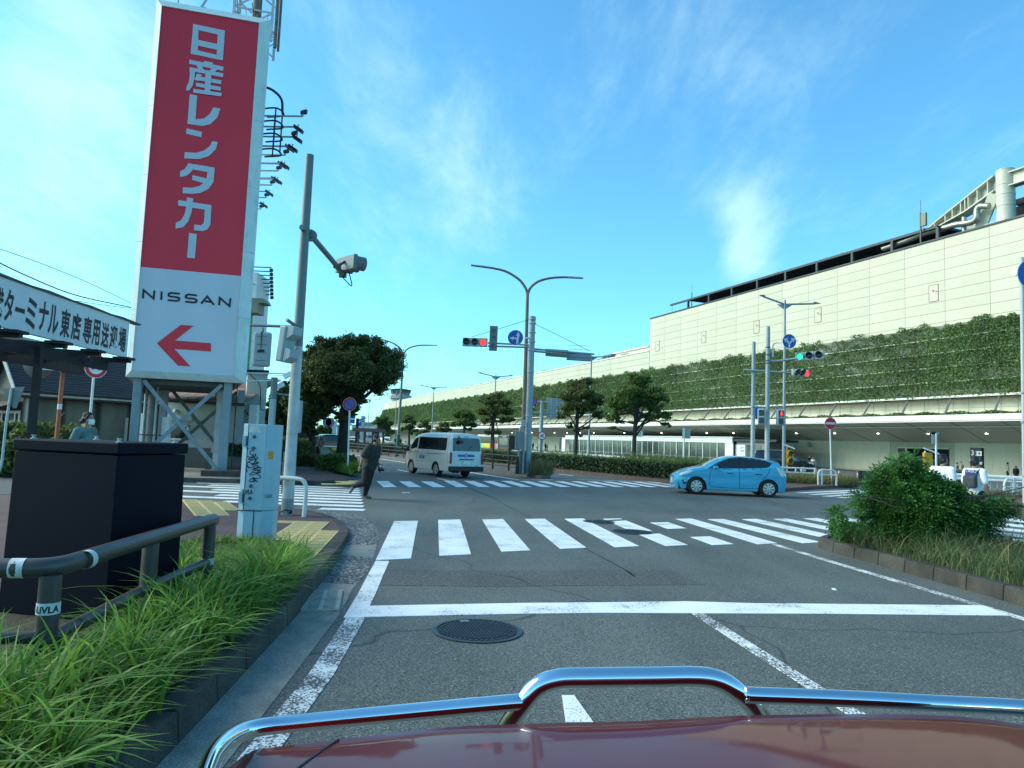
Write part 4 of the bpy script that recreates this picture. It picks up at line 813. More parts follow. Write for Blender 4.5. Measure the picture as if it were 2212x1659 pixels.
for P in ([[(1150,390),(1156,322),(1236,392),(1243,326)]],[[(1297,402),(1301,333)]],[[(1447,352),(1375,345),(1358,352),(1356,368),(1370,374),(1425,380),(1442,388),(1438,405),(1420,410),(1350,403)]],[[(1585,366),(1515,358),(1497,365),(1495,381),(1510,388),(1565,393),(1582,402),(1578,418),(1560,423),(1490,415)]],[[(1618,432),(1667,374),(1722,442)],[(1648,412),(1700,418)]],[[(1763,445),(1768,384),(1846,452),(1855,388)]]):
    b = MB()
    for q in P: ribbon(b,[lpt('R2',*p) for p in q],0.062)
    b.build('letter',mat('letter_black',(0.015,0.017,0.02),0.5),st)
LG = mat('leg_paint',(0.23,0.28,0.30),0.5,var=0.15,scale=1.5,dirt=0.45);FT = mat('footing_brown',(0.09,0.06,0.05),0.9,var=0.3,fine=0.3)
lx = [0.12,W_-0.22]
for x in lx:
    for y in (0.45,4.6):
        MB().box((x-0.125,y-0.125,0.13),(x+0.125,y+0.125,z0-fb)).build('leg',LG,st,bevel=0.01);MB().box((x-0.17,y-0.17,0.4),(x+0.17,y+0.17,0.403));MB().box((x-0.62,y-0.45,0.10),(x+0.55,y+0.45,0.33)).build('footing',FT,st,bevel=0.03)
for y,m in ((0.3,LG),(4.6,DGREY)):
    MB().beam((lx[0]+0.2,y,z0-0.3),(lx[1]-0.15,y,0.35),0.10,0.12).build('brace',m,st);MB().beam((lx[1]-0.2,y+0.12,z0-0.3),(lx[0]+0.15,y+0.12,0.6),0.10,0.12).build('brace',m,st)
MB().tube([(W_-0.0,0.9,0.3),(W_+0.02,0.9,z0-fb)],0.02,6).build('cable',BLACK,st)
b = MB();xm,ym = W_*0.66,1.4
for dx in (0,1.35):
    for dy in (0,1.4): b.beam((xm+dx,ym+dy,z3+ft_-0.1),(xm+dx,ym+dy,z3+9),0.09,0.09)
for k in range(9):
    z = z3+ft_+k*1.0
    b.beam((xm,ym,z),(xm+1.35,ym,z+1.0),0.05,0.05);b.beam((xm+1.35,ym+1.4,z),(xm,ym+1.4,z+1.0),0.05,0.05);b.beam((xm,ym,z),(xm+1.35,ym,z),0.05,0.05);b.beam((xm,ym,z+1),(xm,ym+1.4,z),0.05,0.05);b.beam((xm,ym,z),(xm,ym+1.4,z),0.05,0.05)
b.build('lattice_mast',mat('mast_white',(0.5,0.52,0.5),0.5,dirt=0.4,var=0.2),st)
b = MB();b.tube([(xm+0.75,ym+0.4,z3+0.4),(xm+0.75,ym+0.4,z3+9)],0.17,12);b.tube([(xm+1.5,ym+0.1,z3),(xm+1.5,ym+0.1,z3+9)],0.06,8);b.tube([(xm+1.6,ym+0.3,z3),(xm+1.6,ym+0.3,z3+9)],0.05,8);b.build('cable_duct',mat('duct_brown',(0.16,0.14,0.11),0.7,var=0.3),st,60)
b = MB()
for k in range(14):
    x = xm+0.2+rnd.random()*1.2;y = ym+rnd.random();P = [(x,y,z3+0.3+rnd.random()*0.4)]
    for j in range(4): P.append((P[-1][0]+rnd.uniform(-.2,.2),P[-1][1]+rnd.uniform(-.1,.1),P[-1][2]+rnd.uniform(-.1,.35)))
    b.tube(spline(P,4),0.015,5)
b.build('loose_cables',BLACK,st);b = MB();b.beam((W_*0.33,0.5,z3+ft_),(W_*0.48,0.5,z3+1.3),0.06,0.06);b.beam((W_*0.37,0.5,z3+ft_+0.2),(W_*0.66,0.9,z3+ft_+0.0),0.12,0.1);b.tube([(0.4,0.4,z3),(0.4,0.4,z3+0.9)],0.03,6);b.build('top_strut',GALV,st)
sb = thing('side_billboard','long billboard behind the sign tower with a row of floodlight arms','billboard',(0,0,0))
e0,e1 = atY('R1',1915,735,26.2),atY('R1',1650,1320,38.0);nL = 13;zt_b = 13.2
b0 = Vector((e0.x-2.3,e0.y+0.2,0));b1 = Vector((e1.x-1.9,e1.y+0.2,0));
fl_me = MB();fl_me.tube([(-2.1,0,0),(0,0,0),(0,0,0.1)],0.035,6);FLM = mat('floodlight_dark',(0.02,0.025,0.03),0.5)
hd = MB();hd.hexa([(-0.12,-0.1,0.1),(0.18,-0.1,0.16),(0.18,0.1,0.16),(-0.12,0.1,0.1),(-0.12,-0.1,0.26),(0.2,-0.1,0.36),(0.2,0.1,0.36),(-0.12,0.1,0.26)])
hd2 = MB();hd2.hexa([(-0.25,-0.13,-0.05),(0.25,-0.13,-0.38),(0.25,0.13,-0.38),(-0.25,0.13,-0.05),(-0.2,-0.13,0.12),(0.3,-0.13,-0.2),(0.3,0.13,-0.2),(-0.2,0.13,0.12)])
am = fl_me.mesh('arm',GALV);hd.v = [tuple(q*0.72 for q in v) for v in hd.v];hd2.v = [tuple(q*0.72 for q in v) for v in hd2.v];h1 = hd.mesh('lamp_head',FLM);h2 = hd2.mesh('lamp_head',FLM)
for k in range(nL):
    t = k/(nL-1);Y = 26.2+(38-26.2)*t;p = e0.lerp(e1,(Y-26.2)/(38-26.2));a = link('floodlight_arm',am,sb,loc=p,rz=-0.06)
    link('lamp_head',h1 if k % 2 == 0 else h2,a)
    if k in (1,2,4,6): a2 = link('floodlight_arm',am,sb,loc=p+Vector((-0.12,0.3,-0.28)),rz=-0.06);link('lamp_head',h2,a2)
bm_ = MB();bm_.beam((b0.x-0.1,b0.y,zt_b-0.4),(b1.x-0.1,b1.y,zt_b-0.4),0.1,0.3);bm_.beam((b0.x-0.1,b0.y,9.6),(b1.x-0.1,b1.y,9.6),0.1,0.3)
for k in range(6): q = b0.lerp(b1,k/5);bm_.beam((q.x-0.15,q.y,0.1),(q.x-0.15,q.y,zt_b),0.2,0.2)
bm_.build('steel_frame',GALV,sb);dv = (b1-b0).normalized();MB().hexa([Vector((b0.x-0.28,b0.y,9.5)),Vector((b0.x-0.2,b0.y,9.5)),Vector((b1.x-0.2,b1.y,9.5)),Vector((b1.x-0.28,b1.y,9.5)),Vector((b0.x-0.28,b0.y,zt_b-0.2)),Vector((b0.x-0.2,b0.y,zt_b-0.2)),Vector((b1.x-0.2,b1.y,zt_b-0.2)),Vector((b1.x-0.28,b1.y,zt_b-0.2))]).build('board',SFR,sb)
c0 = atY('R1',1700,690,26.2);b = MB()
for dz in (0,-0.5,-1.0,-1.6): b.tube(spline([(c0.x-0.3,c0.y,c0.z+dz),(c0.x+0.35-0.06*dz*0,c0.y-0.1,c0.z+dz),(c0.x+0.4,c0.y+0.5,c0.z+dz),(c0.x-0.3,c0.y+0.7,c0.z+dz)],4),0.035,5)
for dx,dy in ((0.3,-0.1),(0.42,0.3),(0.0,0.7)): b.tube([(c0.x+dx,c0.y+dy,c0.z-1.6),(c0.x+dx,c0.y+dy,c0.z)],0.03,5)
b.tube(spline([(c0.x-0.3,c0.y,c0.z+0.9),(c0.x+0.1,c0.y,c0.z+0.75),(c0.x+0.38,c0.y+0.2,c0.z+0.5),(c0.x+0.42,c0.y+0.3,c0.z)],4),0.05,5)
b.build('ladder_cage',BLACK,sb)
# ================= WHITE SHUTTLE-STOP SIGNBOARD OVER THE PERGOLA =============
P1 = atY('R2',1020,864,17.0);zsb = P1.z;zst = hgt('R2',1040,575,P1.x,P1.y);P0 = atz('R2',12,210,zst);sx = Vector((P1.x-P0.x,P1.y-P0.y)).normalized();SL = math.hypot(P1.x-P0.x,P1.y-P0.y)
sb2 = thing('shuttle_signboard','long white signboard with black Japanese writing above the dark pergola','sign',(P0.x,P0.y,0),math.atan2(sx.y,sx.x))
MB().box((-2.2,0,zsb),(SL,0.12,zst)).build('board',mat('board_white',(0.60,0.64,0.66),0.5,var=0.05,scale=1.0,dirt=0.1),sb2);b = MB();x = -2.2
while x < SL-0.1: b.add([(x,-0.03,zst-0.01),(x+1.5,-0.03,zst-0.01),(x+1.5,0.14,zst-0.01),(x,0.14,zst-0.01),(x,-0.03,zst+0.02),(x+1.5,-0.03,zst+0.02),(x+1.5,0.14,zst+0.02),(x,0.14,zst+0.02),(x+0.75,0.05,zst+0.07)],[(3,2,1,0),(0,1,5,4),(1,2,6,5),(2,3,7,6),(3,0,4,7),(4,5,8),(5,6,8),(6,7,8),(7,4,8)]);x += 1.5
b.build('top_cover',BLACK,sb2)
tops = [('港',-8,305,560),('タ',70,340,548),('ー',160,400,570),('ミ',250,400,620),('ナ',350,438,628),('ル',430,465,655),('東',525,488,695),('店',612,515,722),('専',703,548,742),('用',772,570,760),('送',845,590,782),('迎',912,605,800),('場',983,630,815)]
pos = [onplane('R2',x,(a+b_)/2,P0,sx) for _,x,a,b_ in tops];LB = MATS['letter_black']
for i,(ch,x,a,b_) in enumerate(tops):
    lx_,lz = pos[i];sp = (pos[min(i+1,12)][0]-pos[max(i-1,0)][0])/(min(i+1,12)-max(i-1,0));hh = 0.66*(zst-zsb)
    me = text_mesh(ch,1.0,0.025);co = [v.co.copy() for v in me.vertices];w_ = max(c.x for c in co)-min(c.x for c in co);h_ = max(c.z for c in co)-min(c.z for c in co)
    fx = sp*0.84/w_ if ch != 'ル' else sp*0.9/w_;fz = hh/h_ if ch != 'ー' else 0.09/h_
    me.transform(Matrix.Translation((lx_,-0.006,lz if ch != 'ー' else lz)) @ Matrix.Diagonal((fx,1,fz,1)));me.materials.append(LB);link('letter',me,sb2)
PB = mat('pergola_black',(0.010,0.012,0.015),0.7,var=0.2)
pe = thing('pergola','dark timber pergola under the long white signboard','pergola',(P0.x,P0.y,0),math.atan2(sx.y,sx.x));zp = zsb-0.17
PF_ = Vector((P0.x,P0.y,0))-Vector((-sx.y,sx.x,0))*1.0;raf = [onplane('R2',x,y,PF_,sx)[0]+0.2 for x,y in ((190,635),(550,735),(820,803),(1060,870))];rm = MB().hexa([(-0.05,-1.0,-0.08),(0.05,-1.0,-0.08),(0.05,1.2,-0.14),(-0.05,1.2,-0.14),(-0.05,-1.0,0.0),(0.05,-1.0,0.0),(0.05,1.2,0.06),(-0.05,1.2,0.06)]).box((-0.16,-1.03,-0.02),(0.16,-0.7,0.03)).mesh('rafter',PB)
for y in (-0.55,0.75): MB().box((-3.5,y,zp-0.32),(raf[3]-0.25 if y < 0 else SL-0.4,y+0.10,zp-0.12)).build('beam',PB,pe)
for x in [-2.6,-1.4]+raf: link('rafter',rm,pe,loc=(x-0.25,0,zp-0.05))
q = atY('S7',505,800,12.3);lq = Matrix.Rotation(-math.atan2(sx.y,sx.x),3,'Z') @ (Vector((q.x,q.y,0))-Vector((P0.x,P0.y,0)))
MB().box((lq.x-0.05,lq.y-0.05,0.1),(lq.x+0.05,lq.y+0.05,zp-0.12)).build('post',PB,pe)
b = MB();b.tube(spline([(raf[2]+0.1,-0.6,zp-0.1),(raf[2]-0.1,-0.6,zp-0.22),(raf[2]+0.1,-0.6,zp-0.25),(raf[2]+0.15,-0.6,zp-0.1)],5),0.012,5);b.build('cable_loop',BLACK,pe)
# ================= MIRROR POST, SIGNS ======================================
ORG = mat('orange_paint',(0.42,0.11,0.045),0.5,var=0.12,dirt=0.1)
q = atY('S7',840,1280,16.0);mz = atY('S7',520,215,16.0)
mp_ = thing('traffic_mirror','grey back of a round traffic mirror on an orange post','traffic mirror',(q.x,q.y,0))
MB().tube([(0,0,0.1),(0,0,3.6)],0.045,14).build('post',ORG,mp_,60);dx = mz.x-q.x
MD = Matrix.Translation((dx,0.05,mz.z)) @ Matrix.Rotation(R_(-78),4,'X') @ Matrix.Rotation(R_(-8),4,'Y')
MB().lathe([(0.02,-0.07),(0.10,-0.06),(0.11,-0.02),(0.26,0.01),(0.30,0.03),(0.30,0.06),(0.27,0.07)],MD,32).build('mirror_back',mat('mirror_grey',(0.16,0.19,0.19),0.5,var=0.15),mp_,40);MB().lathe([(0.31,0.03),(0.32,0.05),(0.31,0.07)],MD,32).build('orange_rim',ORG,mp_,60)
MB().box((dx+0.05,-0.06,mz.z-0.12),(0.08,-0.02,mz.z-0.05)).box((-0.055,-0.065,mz.z-0.14),(0.1,0.065,mz.z-0.03)).build('clamp_arm',GALV,mp_);MB().lathe([(0.047,2.0),(0.047,2.12)],None,14,False).build('sticker',WHITE,mp_,60)
def disc_sign(name,label,X,Y,zc,r,face_deg,pole_top,parts,pole_r=0.03,z0=0.13,pole=True,polecol=None,offx=0.0):
    """round sign; face_deg = direction the face looks, measured from -Y towards +X"""
    e = thing(name,label,'traffic sign',(X,Y,0),R_(face_deg))
    if pole: MB().tube([(0,0,z0),(0,0,pole_top)],pole_r,12).build('pole',polecol or WHITE,e,60)
    Mx = Matrix.Translation((offx,-pole_r-0.02,zc));circ = lambda rr: [(rr*math.cos(2*math.pi*i/40),rr*math.sin(2*math.pi*i/40)) for i in range(40)]
    d = MB().plate(circ(r),Mx,0.012).build('disc',WHITE,e)
    for i,(nm,P,m) in enumerate(parts(circ,r)):
        for pp in (P if isinstance(P[0],list) else [P]): MB().plate(pp,Matrix.Translation((offx,-pole_r-0.034-0.002*i,zc)),0.0025).build(nm,m,e)
    return e
def ring_poly(r0,r1,a0=0,a1=2*math.pi,n=40): return [[(r1*math.cos(a0+(a1-a0)*i/n),r1*math.sin(a0+(a1-a0)*i/n)),(r1*math.cos(a0+(a1-a0)*(i+1)/n),r1*math.sin(a0+(a1-a0)*(i+1)/n)),(r0*math.cos(a0+(a1-a0)*(i+1)/n),r0*math.sin(a0+(a1-a0)*(i+1)/n)),(r0*math.cos(a0+(a1-a0)*i/n),r0*math.sin(a0+(a1-a0)*i/n))] for i in range(n)]
def ring_mesh(e,r0,r1,zc,y,m,name='ring',offx=0):
    b = MB();[b.plate(p,Matrix.Translation((offx,y,zc)),0.0025) for p in ring_poly(r0,r1)];b.build(name,m,e)
q = atY('S7',1395,240,17.7);e = disc_sign('traffic_sign','round no trucks sign with a blue lorry and red rim on a white pole',q.x,q.y,q.z,0.30,62,q.z+0.1,lambda c,r: [])
ring_mesh(e,0.20,0.285,q.z,-0.066,RED);rib = MB();ribbon(rib,[(-0.14,0.15),(0.14,-0.15)],0.05,-0.068);rib.build('diagonal_bar',RED,e)
lor = MB();lor.plate([(-0.13,-0.05),(0.05,-0.05),(0.05,0.12),(-0.13,0.12)],Matrix.Translation((0,-0.072,q.z)),.003);lor.plate([(0.055,-0.05),(0.13,-0.05),(0.13,0.02),(0.10,0.07),(0.055,0.07)],Matrix.Translation((0,-0.072,q.z)),.003);lor.plate([(-0.10,-0.09),(-0.04,-0.09),(-0.04,-0.052),(-0.10,-0.052)],Matrix.Translation((0,-0.072,q.z)),.003);lor.plate([(0.05,-0.09),(0.11,-0.09),(0.11,-0.052),(0.05,-0.052)],Matrix.Translation((0,-0.072,q.z)),.003);lor.build('lorry_pictogram',BLUE,e)
q = atY('S7',180,590,20.5);e = thing('traffic_sign','grey back of an inverted triangular sign on a bent pole at the left edge','traffic sign',(q.x,q.y,0))
MB().plate([(-0.34,0.24),(0.36,0.20),(0.20,-0.42),(0.02,-0.42)] if False else [(-0.33,0.22),(0.33,0.22),(0.06,-0.38),(-0.02,-0.38)],Matrix.Translation((0.03,0.05,q.z-0.15)) @ Matrix.Rotation(R_(-8),4,'Y'),0.02).build('plate',mat('sign_back',(0.16,0.18,0.18),0.5,0.3),e);b = MB().tube(spline([(-0.02,0,q.z+0.05),(-0.08,0,1.6),(-0.1,0,0.5),(-0.22,0,0.2),(-0.5,0,0.14)],6),0.035,10);b.build('pole',GREY,e,60)
# ================= WAREHOUSE WITH DARK ROOF ================================
WA = atY('S7',400,640,36.0);za = WA.z;WB = Vector((WA.x+5.2,WA.y+7.0,0));wx = Vector((WB.x-WA.x,WB.y-WA.y,0));WL = wx.length*1.02;wang = math.atan2(wx.y,wx.x)
wh = thing('old_warehouse','old plank house with a dark tiled roof and white gable','house',(WA.x,WA.y,0),wang)
def plank_fn(c1,c2,wdt=0.18,crack=True):
    def fn(t,b,co):
        mpn = t.nodes.new('ShaderNodeMapping');t.links.new(co.outputs['Object'],mpn.inputs[0]);wv = t.nodes.new('ShaderNodeTexWave');wv.inputs['Scale'].default_value = 1/wdt*0.16;wv.inputs['Distortion'].default_value = 1.5;wv.inputs['Detail Scale'].default_value = 0.6;wv.bands_direction = 'X';t.links.new(mpn.outputs[0],wv.inputs['Vector'])
        c = _mix(t,_mr(t,wv.outputs['Fac'],0.0,0.22,1,0),c1,c2);c = _sc(t,c,_mr(t,_noise(t,co,1.2,6,0.7,(1,1,0.3)),0.3,0.7,0.75,1.2));t.links.new(c,b.inputs['Base Color']);_bump(t,b,wv.outputs['Fac'],0.4)
    return fn
M_PLK = node_mat('olive_planks',plank_fn((0.155,0.165,0.125),(0.03,0.03,0.022),0.9),0.8)
M_PLW = node_mat('white_planks',plank_fn((0.50,0.50,0.43),(0.12,0.11,0.09),0.5),0.8)
def roof_fn(t,b,co):
    wv = t.nodes.new('ShaderNodeTexWave');wv.inputs['Scale'].default_value = 2.2;wv.inputs['Distortion'].default_value = 3;wv.inputs['Detail'].default_value = 3;wv.bands_direction = 'Z';t.links.new(co.outputs['Object'],wv.inputs['Vector']);c = _mix(t,wv.outputs['Fac'],(0.014,0.015,0.018),(0.045,0.048,0.055));t.links.new(_sc(t,c,_mr(t,_noise(t,co,0.7),.3,.7,.8,1.2)),b.inputs['Base Color']);_bump(t,b,wv.outputs['Fac'],0.6)
M_RF = node_mat('dark_roof_tiles',roof_fn,0.75)
hd_ = 2.6;zrg = za+2.35
MB().box((0.25,0.4,0),(WL,5.0,za)).build('front_wall',M_PLK,wh)
b = MB();b.hexa([(-0.5,-0.1,za),(WL,-0.1,za),(WL,hd_,zrg),(-0.5,hd_,zrg),(-0.5,-0.1,za+0.12),(WL,-0.1,za+0.12),(WL,hd_,zrg+0.12),(-0.5,hd_,zrg+0.12)]);b.hexa([(-0.5,hd_,zrg),(WL,hd_,zrg),(WL,5.3,za),(-0.5,5.3,za),(-0.5,hd_,zrg+0.12),(WL,hd_,zrg+0.12),(WL,5.3,za+0.12),(-0.5,5.3,za+0.12)]);b.build('roof',M_RF,wh)
for i in range(5): MB().box((-0.4+i*1.9,-0.16,za-0.10+rnd.uniform(-.03,.03)),(min(1.46+i*1.9,WL),-0.1,za+0.0)).build('eave_board',mat('eave_tan',(0.42,0.36,0.26),0.7,var=0.2),wh)
MB().tube([(-0.4,-0.18,za-0.16),(WL,-0.18,za-0.2)],0.07,8).build('gutter_pipe',BLACK,wh,60)
b = MB();b.add([(0.0,0.4,0),(0.0,5.0,0),(0.0,5.0,za),(0.0,hd_,zrg-0.1),(0.0,0.4,za)],[(0,1,2,3,4)]);b.box((0.0,0.4,0),(0.25,5.0,za));b.build('gable_wall',M_PLW,wh)
b = MB();b.beam((-0.55,-0.2,za-0.1),(-0.55,hd_,zrg+0.05),0.05,0.28);b.beam((-0.55,5.4,za-0.1),(-0.55,hd_,zrg+0.05),0.05,0.28);b.build('barge_board',mat('barge_grey',(0.30,0.33,0.32),0.7,var=0.2),wh)
MB().box((-0.02,1.2,0),(-0.06,2.2,2.1)).build('door',mat('door_red',(0.10,0.035,0.025),0.7,var=0.3),wh);MB().box((-0.02,3.0,0),(-0.06,4.2,2.1)).build('door',MATS['door_red'],wh)
b = MB();[b.box((-0.08,y,0),(-0.03,y+0.14,2.2)) for y in (0.5,1.05,2.2,2.85,4.2)];b.box((-0.1,0.5,2.15),(-0.03,4.5,2.3));b.build('door_posts',mat('white_wood',(0.6,0.6,0.55),0.6,dirt=0.3),wh)
MB().hexa([(-1.3,0.4,2.3),(-0.05,0.4,2.75),(-0.05,4.8,2.75),(-1.3,4.8,2.3),(-1.3,0.4,2.35),(-0.05,0.4,2.8),(-0.05,4.8,2.8),(-1.3,4.8,2.35)]).build('awning',mat('awning_brown',(0.05,0.04,0.035),0.8),wh)
b = MB();b.tube([(1.6,0.2,0.3),(1.6,0.2,2.0),(1.9,0.3,2.3)],0.03,6);b.tube([(5.1,0.2,0.1),(5.1,0.2,2.2)],0.09,8);b.build('downpipe',mat('pipe_tan',(0.33,0.34,0.28),0.6),wh)
q = atY('S7',20,190,48.0);sf = thing('shop_fascia','white and green striped shop fascia peeking out at the left edge','shop sign',(q.x,q.y,0));GRN = mat('shop_green',(0.01,0.30,0.06),0.5)
MB().box((-6,0,q.z-1.1),(1.6,3,q.z+1.6)).build('white_band',mat('shop_white',(0.7,0.72,0.7),0.5),sf);MB().box((-6,-0.02,q.z-0.55),(1.55,-0.002,q.z+0.45)).build('green_band',GRN,sf)
MB().box((-6,-1.5,q.z+1.6),(1.8,3,q.z+1.75)).build('roof_edge',GREY,sf);MB().box((-6,0.3,0),(1.4,3,q.z-1.1)).build('shop_wall',GLASSD,sf)
# ================= WHITE STUCCO BUILDING ===================================
M_ST = mat('stucco',(0.46,0.50,0.46),0.85,var=0.10,scale=0.9,bump=0.25,bscale=25,dirt=0.22)
A = atz('C5',515,1440,0.13);A = Vector((-14.2,29.0,0));wb = thing('white_building','white stucco building with a rusty metal lean-to roof behind the sign legs','building',(0,0,0))
uL,uR,uT = atY('C5',512,800,29.0),atY('C5',1510,800,29.0),atY('C5',1868,600,29.6);ze = atY('C5',1100,515,28.5).z;ztw = atY('C5',1750,140,29.6).z
MB().box((uL.x,29.0,0.9),(uR.x,30.5,ze+0.2)).build('front_wall',M_ST,wb);MB().box((uL.x-0.05,28.92,0.1),(uR.x-0.0,29.1,0.95)).build('plinth',mat('plinth_grey',(0.10,0.11,0.11),0.9,var=0.2,fine=0.2),wb)
def skew(b,xa,xb,ya,yb,za_,zb__,k=-0.40): return b.hexa([(xa,ya,za_),(xb,ya,za_),(xb+(yb-ya)*k,yb,za_),(xa+(yb-ya)*k,yb,za_),(xa,ya,zb__),(xb,ya,zb__),(xb+(yb-ya)*k,yb,zb__),(xa+(yb-ya)*k,yb,zb__)])
skew(MB(),uR.x,uT.x,29.6,36,0.1,ztw).build('side_block',M_ST,wb);skew(MB(),uR.x-0.1,uT.x+0.08,29.5,36.1,ztw,ztw+0.13).build('parapet',BLACK,wb)
MB().box((atY('C5',1655,560,29.4).x,29.35,0.2),(atY('C5',1768,560,29.4).x,29.62,atY('C5',1700,560,29.4).z)).build('white_cabinet',WHITE,wb,bevel=0.02)
rl,rr = atY('C5',455,465,28.4),atY('C5',1605,530,28.4);zr2_ = ze+1.25
M_RST = mat('rusty_roof',(0.22,0.14,0.11),0.7,var=0.3,scale=1.0,dirt=0.6)
n = 9;xa,xb = rl.x,rr.x
pm_ = MB().hexa([(0.01,28.3,ze),((xb-xa)/n-0.01,28.3,ze),((xb-xa)/n-0.01,32.5,zr2_),(0.01,32.5,zr2_),(0.01,28.3,ze+0.05),((xb-xa)/n-0.01,28.3,ze+0.05),((xb-xa)/n-0.01,32.5,zr2_+0.05),(0.01,32.5,zr2_+0.05)]).box((-0.01,28.3,ze),(0.05,28.35,ze+0.12)).mesh('roof_sheet',M_RST)
for i in range(n): link('roof_sheet',pm_,wb,loc=(xa+i*(xb-xa)/n,0,0))
MB().tube([(xa,28.25,ze-0.05),(xb,28.25,ze-0.09)],0.06,8).build('eave_gutter',mat('gutter_brown',(0.05,0.035,0.03),0.6),wb,60)
a,b2 = atY('C5',562,840,28.95),atY('C5',818,1012,28.95);wn = MB().box((a.x,28.93,b2.z),(b2.x,28.99,a.z)).build('window',GLASSD,wb)
b = MB();t_ = 0.05;b.box((a.x-t_,28.9,b2.z-t_),(a.x,28.98,a.z+t_)).box((b2.x,28.9,b2.z-t_),(b2.x+t_,28.98,a.z+t_)).box((a.x-t_,28.9,a.z),(b2.x+t_,28.98,a.z+t_)).box((a.x-t_,28.9,b2.z-t_),(b2.x+t_,28.98,b2.z));b.build('window_frame',WHITE,wn)
zz = atY('C5',700,765,28.9).z;MB().box((a.x-0.2,28.6,zz),(b2.x+0.3,29.0,zz+0.1)).build('window_hood',M_ST,wb)
q = atY('C5',675,655,28.9);MB().ball((q.x,28.9,q.z),0.12,8).build('wall_lamp',GREY,wb,60)
b = MB();
for P in ([(1640,100),(1680,180),(1780,280),(1800,420),(1795,600),(1850,640)],[(1570,645),(1650,715)],[(1510,620),(1600,640),(1640,700)],[(1545,650),(1550,800),(1540,880)]): b.tube(spline([atY('C5',x,y,28.9 if x < 1600 else 29.45) for x,y in P],4),0.018,5)
b.build('wall_cable',BLACK,wb)
M_HEDGE = mat('hedge_leaf',(0.016,0.040,0.012),0.65,var=0.3,scale=0.8,island=1,col2=(0.045,0.085,0.022),trans=0.15)
q1,q2 = atY('C5',1310,1110,28.4),atY('C5',1535,1210,28.4);C = np.stack([rng.uniform(q1.x,q2.x+0.2,2600),rng.uniform(28.1,28.9,2600),rng.uniform(q2.z-0.1,q1.z+0.1,2600)],1)
tag(link('low_hedge',leaf_mesh('low_hedge',C,0.09,M_HEDGE,1.4)),'small dark clipped hedge at the foot of the white building','hedge');MB().box((q1.x-0.6,28.2,0.1),(q2.x+0.7,28.95,q2.z)).build('planter_wall',MATS['plinth_grey'],wb)
q = atY('C5',345,800,26.5);up = thing('utility_pole','thick grey pole with white conduits behind the sign tower legs','pole',(q.x,q.y,0));MB().tube([(0,0,0.1),(0,0,3.35)],0.17,16).build('pole',mat('pole_concrete',(0.16,0.17,0.16),0.7,0.0,var=0.2,dirt=0.3),up,60)
MB().box((-0.62,0.1,0.2),(-0.38,0.3,2.2)).build('conduit_box',WHITE,up,bevel=0.01);MB().box((0.35,0.1,0.2),(0.62,0.3,2.1)).build('conduit_box',WHITE,up,bevel=0.01);b = MB();[b.tube([(x,-0.1,0.2),(x,-0.1,3.3)],0.045,8) for x in (-0.22,0.2)];b.tube(spline([(0.2,-0.1,3.2),(0.1,0,3.5),(-0.6,0.2,3.9)],4),0.045,6);b.build('conduit',GALV,up,60);b = MB();[b.box((-0.7,-0.18,z),(0.7,-0.15,z+0.03)) for z in (0.7,1.4)];b.build('strap',BLACK,up)
q = atY('R2',2050,270,42.0);tt_ = thing('shop_totem','narrow white and green shop sign behind the tower with eight small lamp arms','sign',(q.x,q.y,0))
zA = atY('R2',2060,140,42).z;zB = atY('R2',2060,385,42).z;MB().box((-0.45,0,zB-6),(0.12,2.2,zA-0.3)).build('sign_box',mat('shop_white',(0.7,.72,.7)),tt_);MB().box((-0.40,-0.02,zB+0.8),(0.02,0,zA-1.0)).box((-0.40,-0.02,zB-5),(0.0,0,zB-0.2)).build('green_band',GRN,tt_)
sa_ = MB().tube([(0,0,0),(1.5,0,0),(1.5,0,-0.1)],0.035,5).box((1.42,-0.07,-0.26),(1.6,0.07,-0.08)).mesh('lamp_arm',FLM)
for k in range(8): z = zA+(zB-zA)*k/8;a_ = atY('R2',2195-k*10.5,155+k*24.5,42);link('lamp_arm',sa_,tt_,loc=(a_.x-q.x-1.6,k*0.25,a_.z+0.1))
q2 = atY('R2',2060,460,38);MB().box((q2.x-q.x-0.7,-4,q2.z-0.3),(q2.x-q.x+0.1,-3,q2.z+0.25)).hexa([(q2.x-q.x-0.7,-4,q2.z+0.25),(q2.x-q.x+0.5,-4,q2.z+0.25),(q2.x-q.x+0.5,-3,q2.z+0.25),(q2.x-q.x-0.7,-3,q2.z+0.25),(q2.x-q.x-0.7,-4,q2.z+0.5),(q2.x-q.x+0.35,-4,q2.z+0.5),(q2.x-q.x+0.35,-3,q2.z+0.5),(q2.x-q.x-0.7,-3,q2.z+0.5)]).build('cornice',mat('cornice',(0.3,0.28,0.22),0.7),tt_)
MB().box((-0.3,0,0),(0.1,1.5,zB-5)).build('base_post',GREY,tt_)
def wire(label,pts,r=0.012):
    o = MB().tube(spline(pts,8),r,5).build('overhead_wire',BLACK);tag(o,label,'wire');return o
T_ = lambda c,x,y,Y: atY(c,x,y,Y)
wire('upper thin overhead wire crossing the sky to the sign tower',[T_('R2',-150,-60,20),T_('R2',300,97,23),T_('R2',700,258,26),T_('R2',1055,428,29)],0.012);wire('lower thick overhead wire sagging towards the sign tower',[T_('R2',-150,30,20),T_('R2',200,200,23),T_('R2',600,360,26),T_('R2',1055,462,29)],0.022);wire('thin twisted overhead wire just above the white signboard',[T_('R2',600,408,27),T_('R2',850,445,28),T_('R2',1050,470,29)],0.012)
for y0,w_l in ((985,'topmost'),(1003,'second'),(1055,'third'),(1075,'lowest')): wire(w_l+' thin overhead wire right of the white building',[T_('R2',2100,y0,34),T_('R2',2300,y0+8,34)],0.012)['group'] = 'thin overhead wires right of the white building'
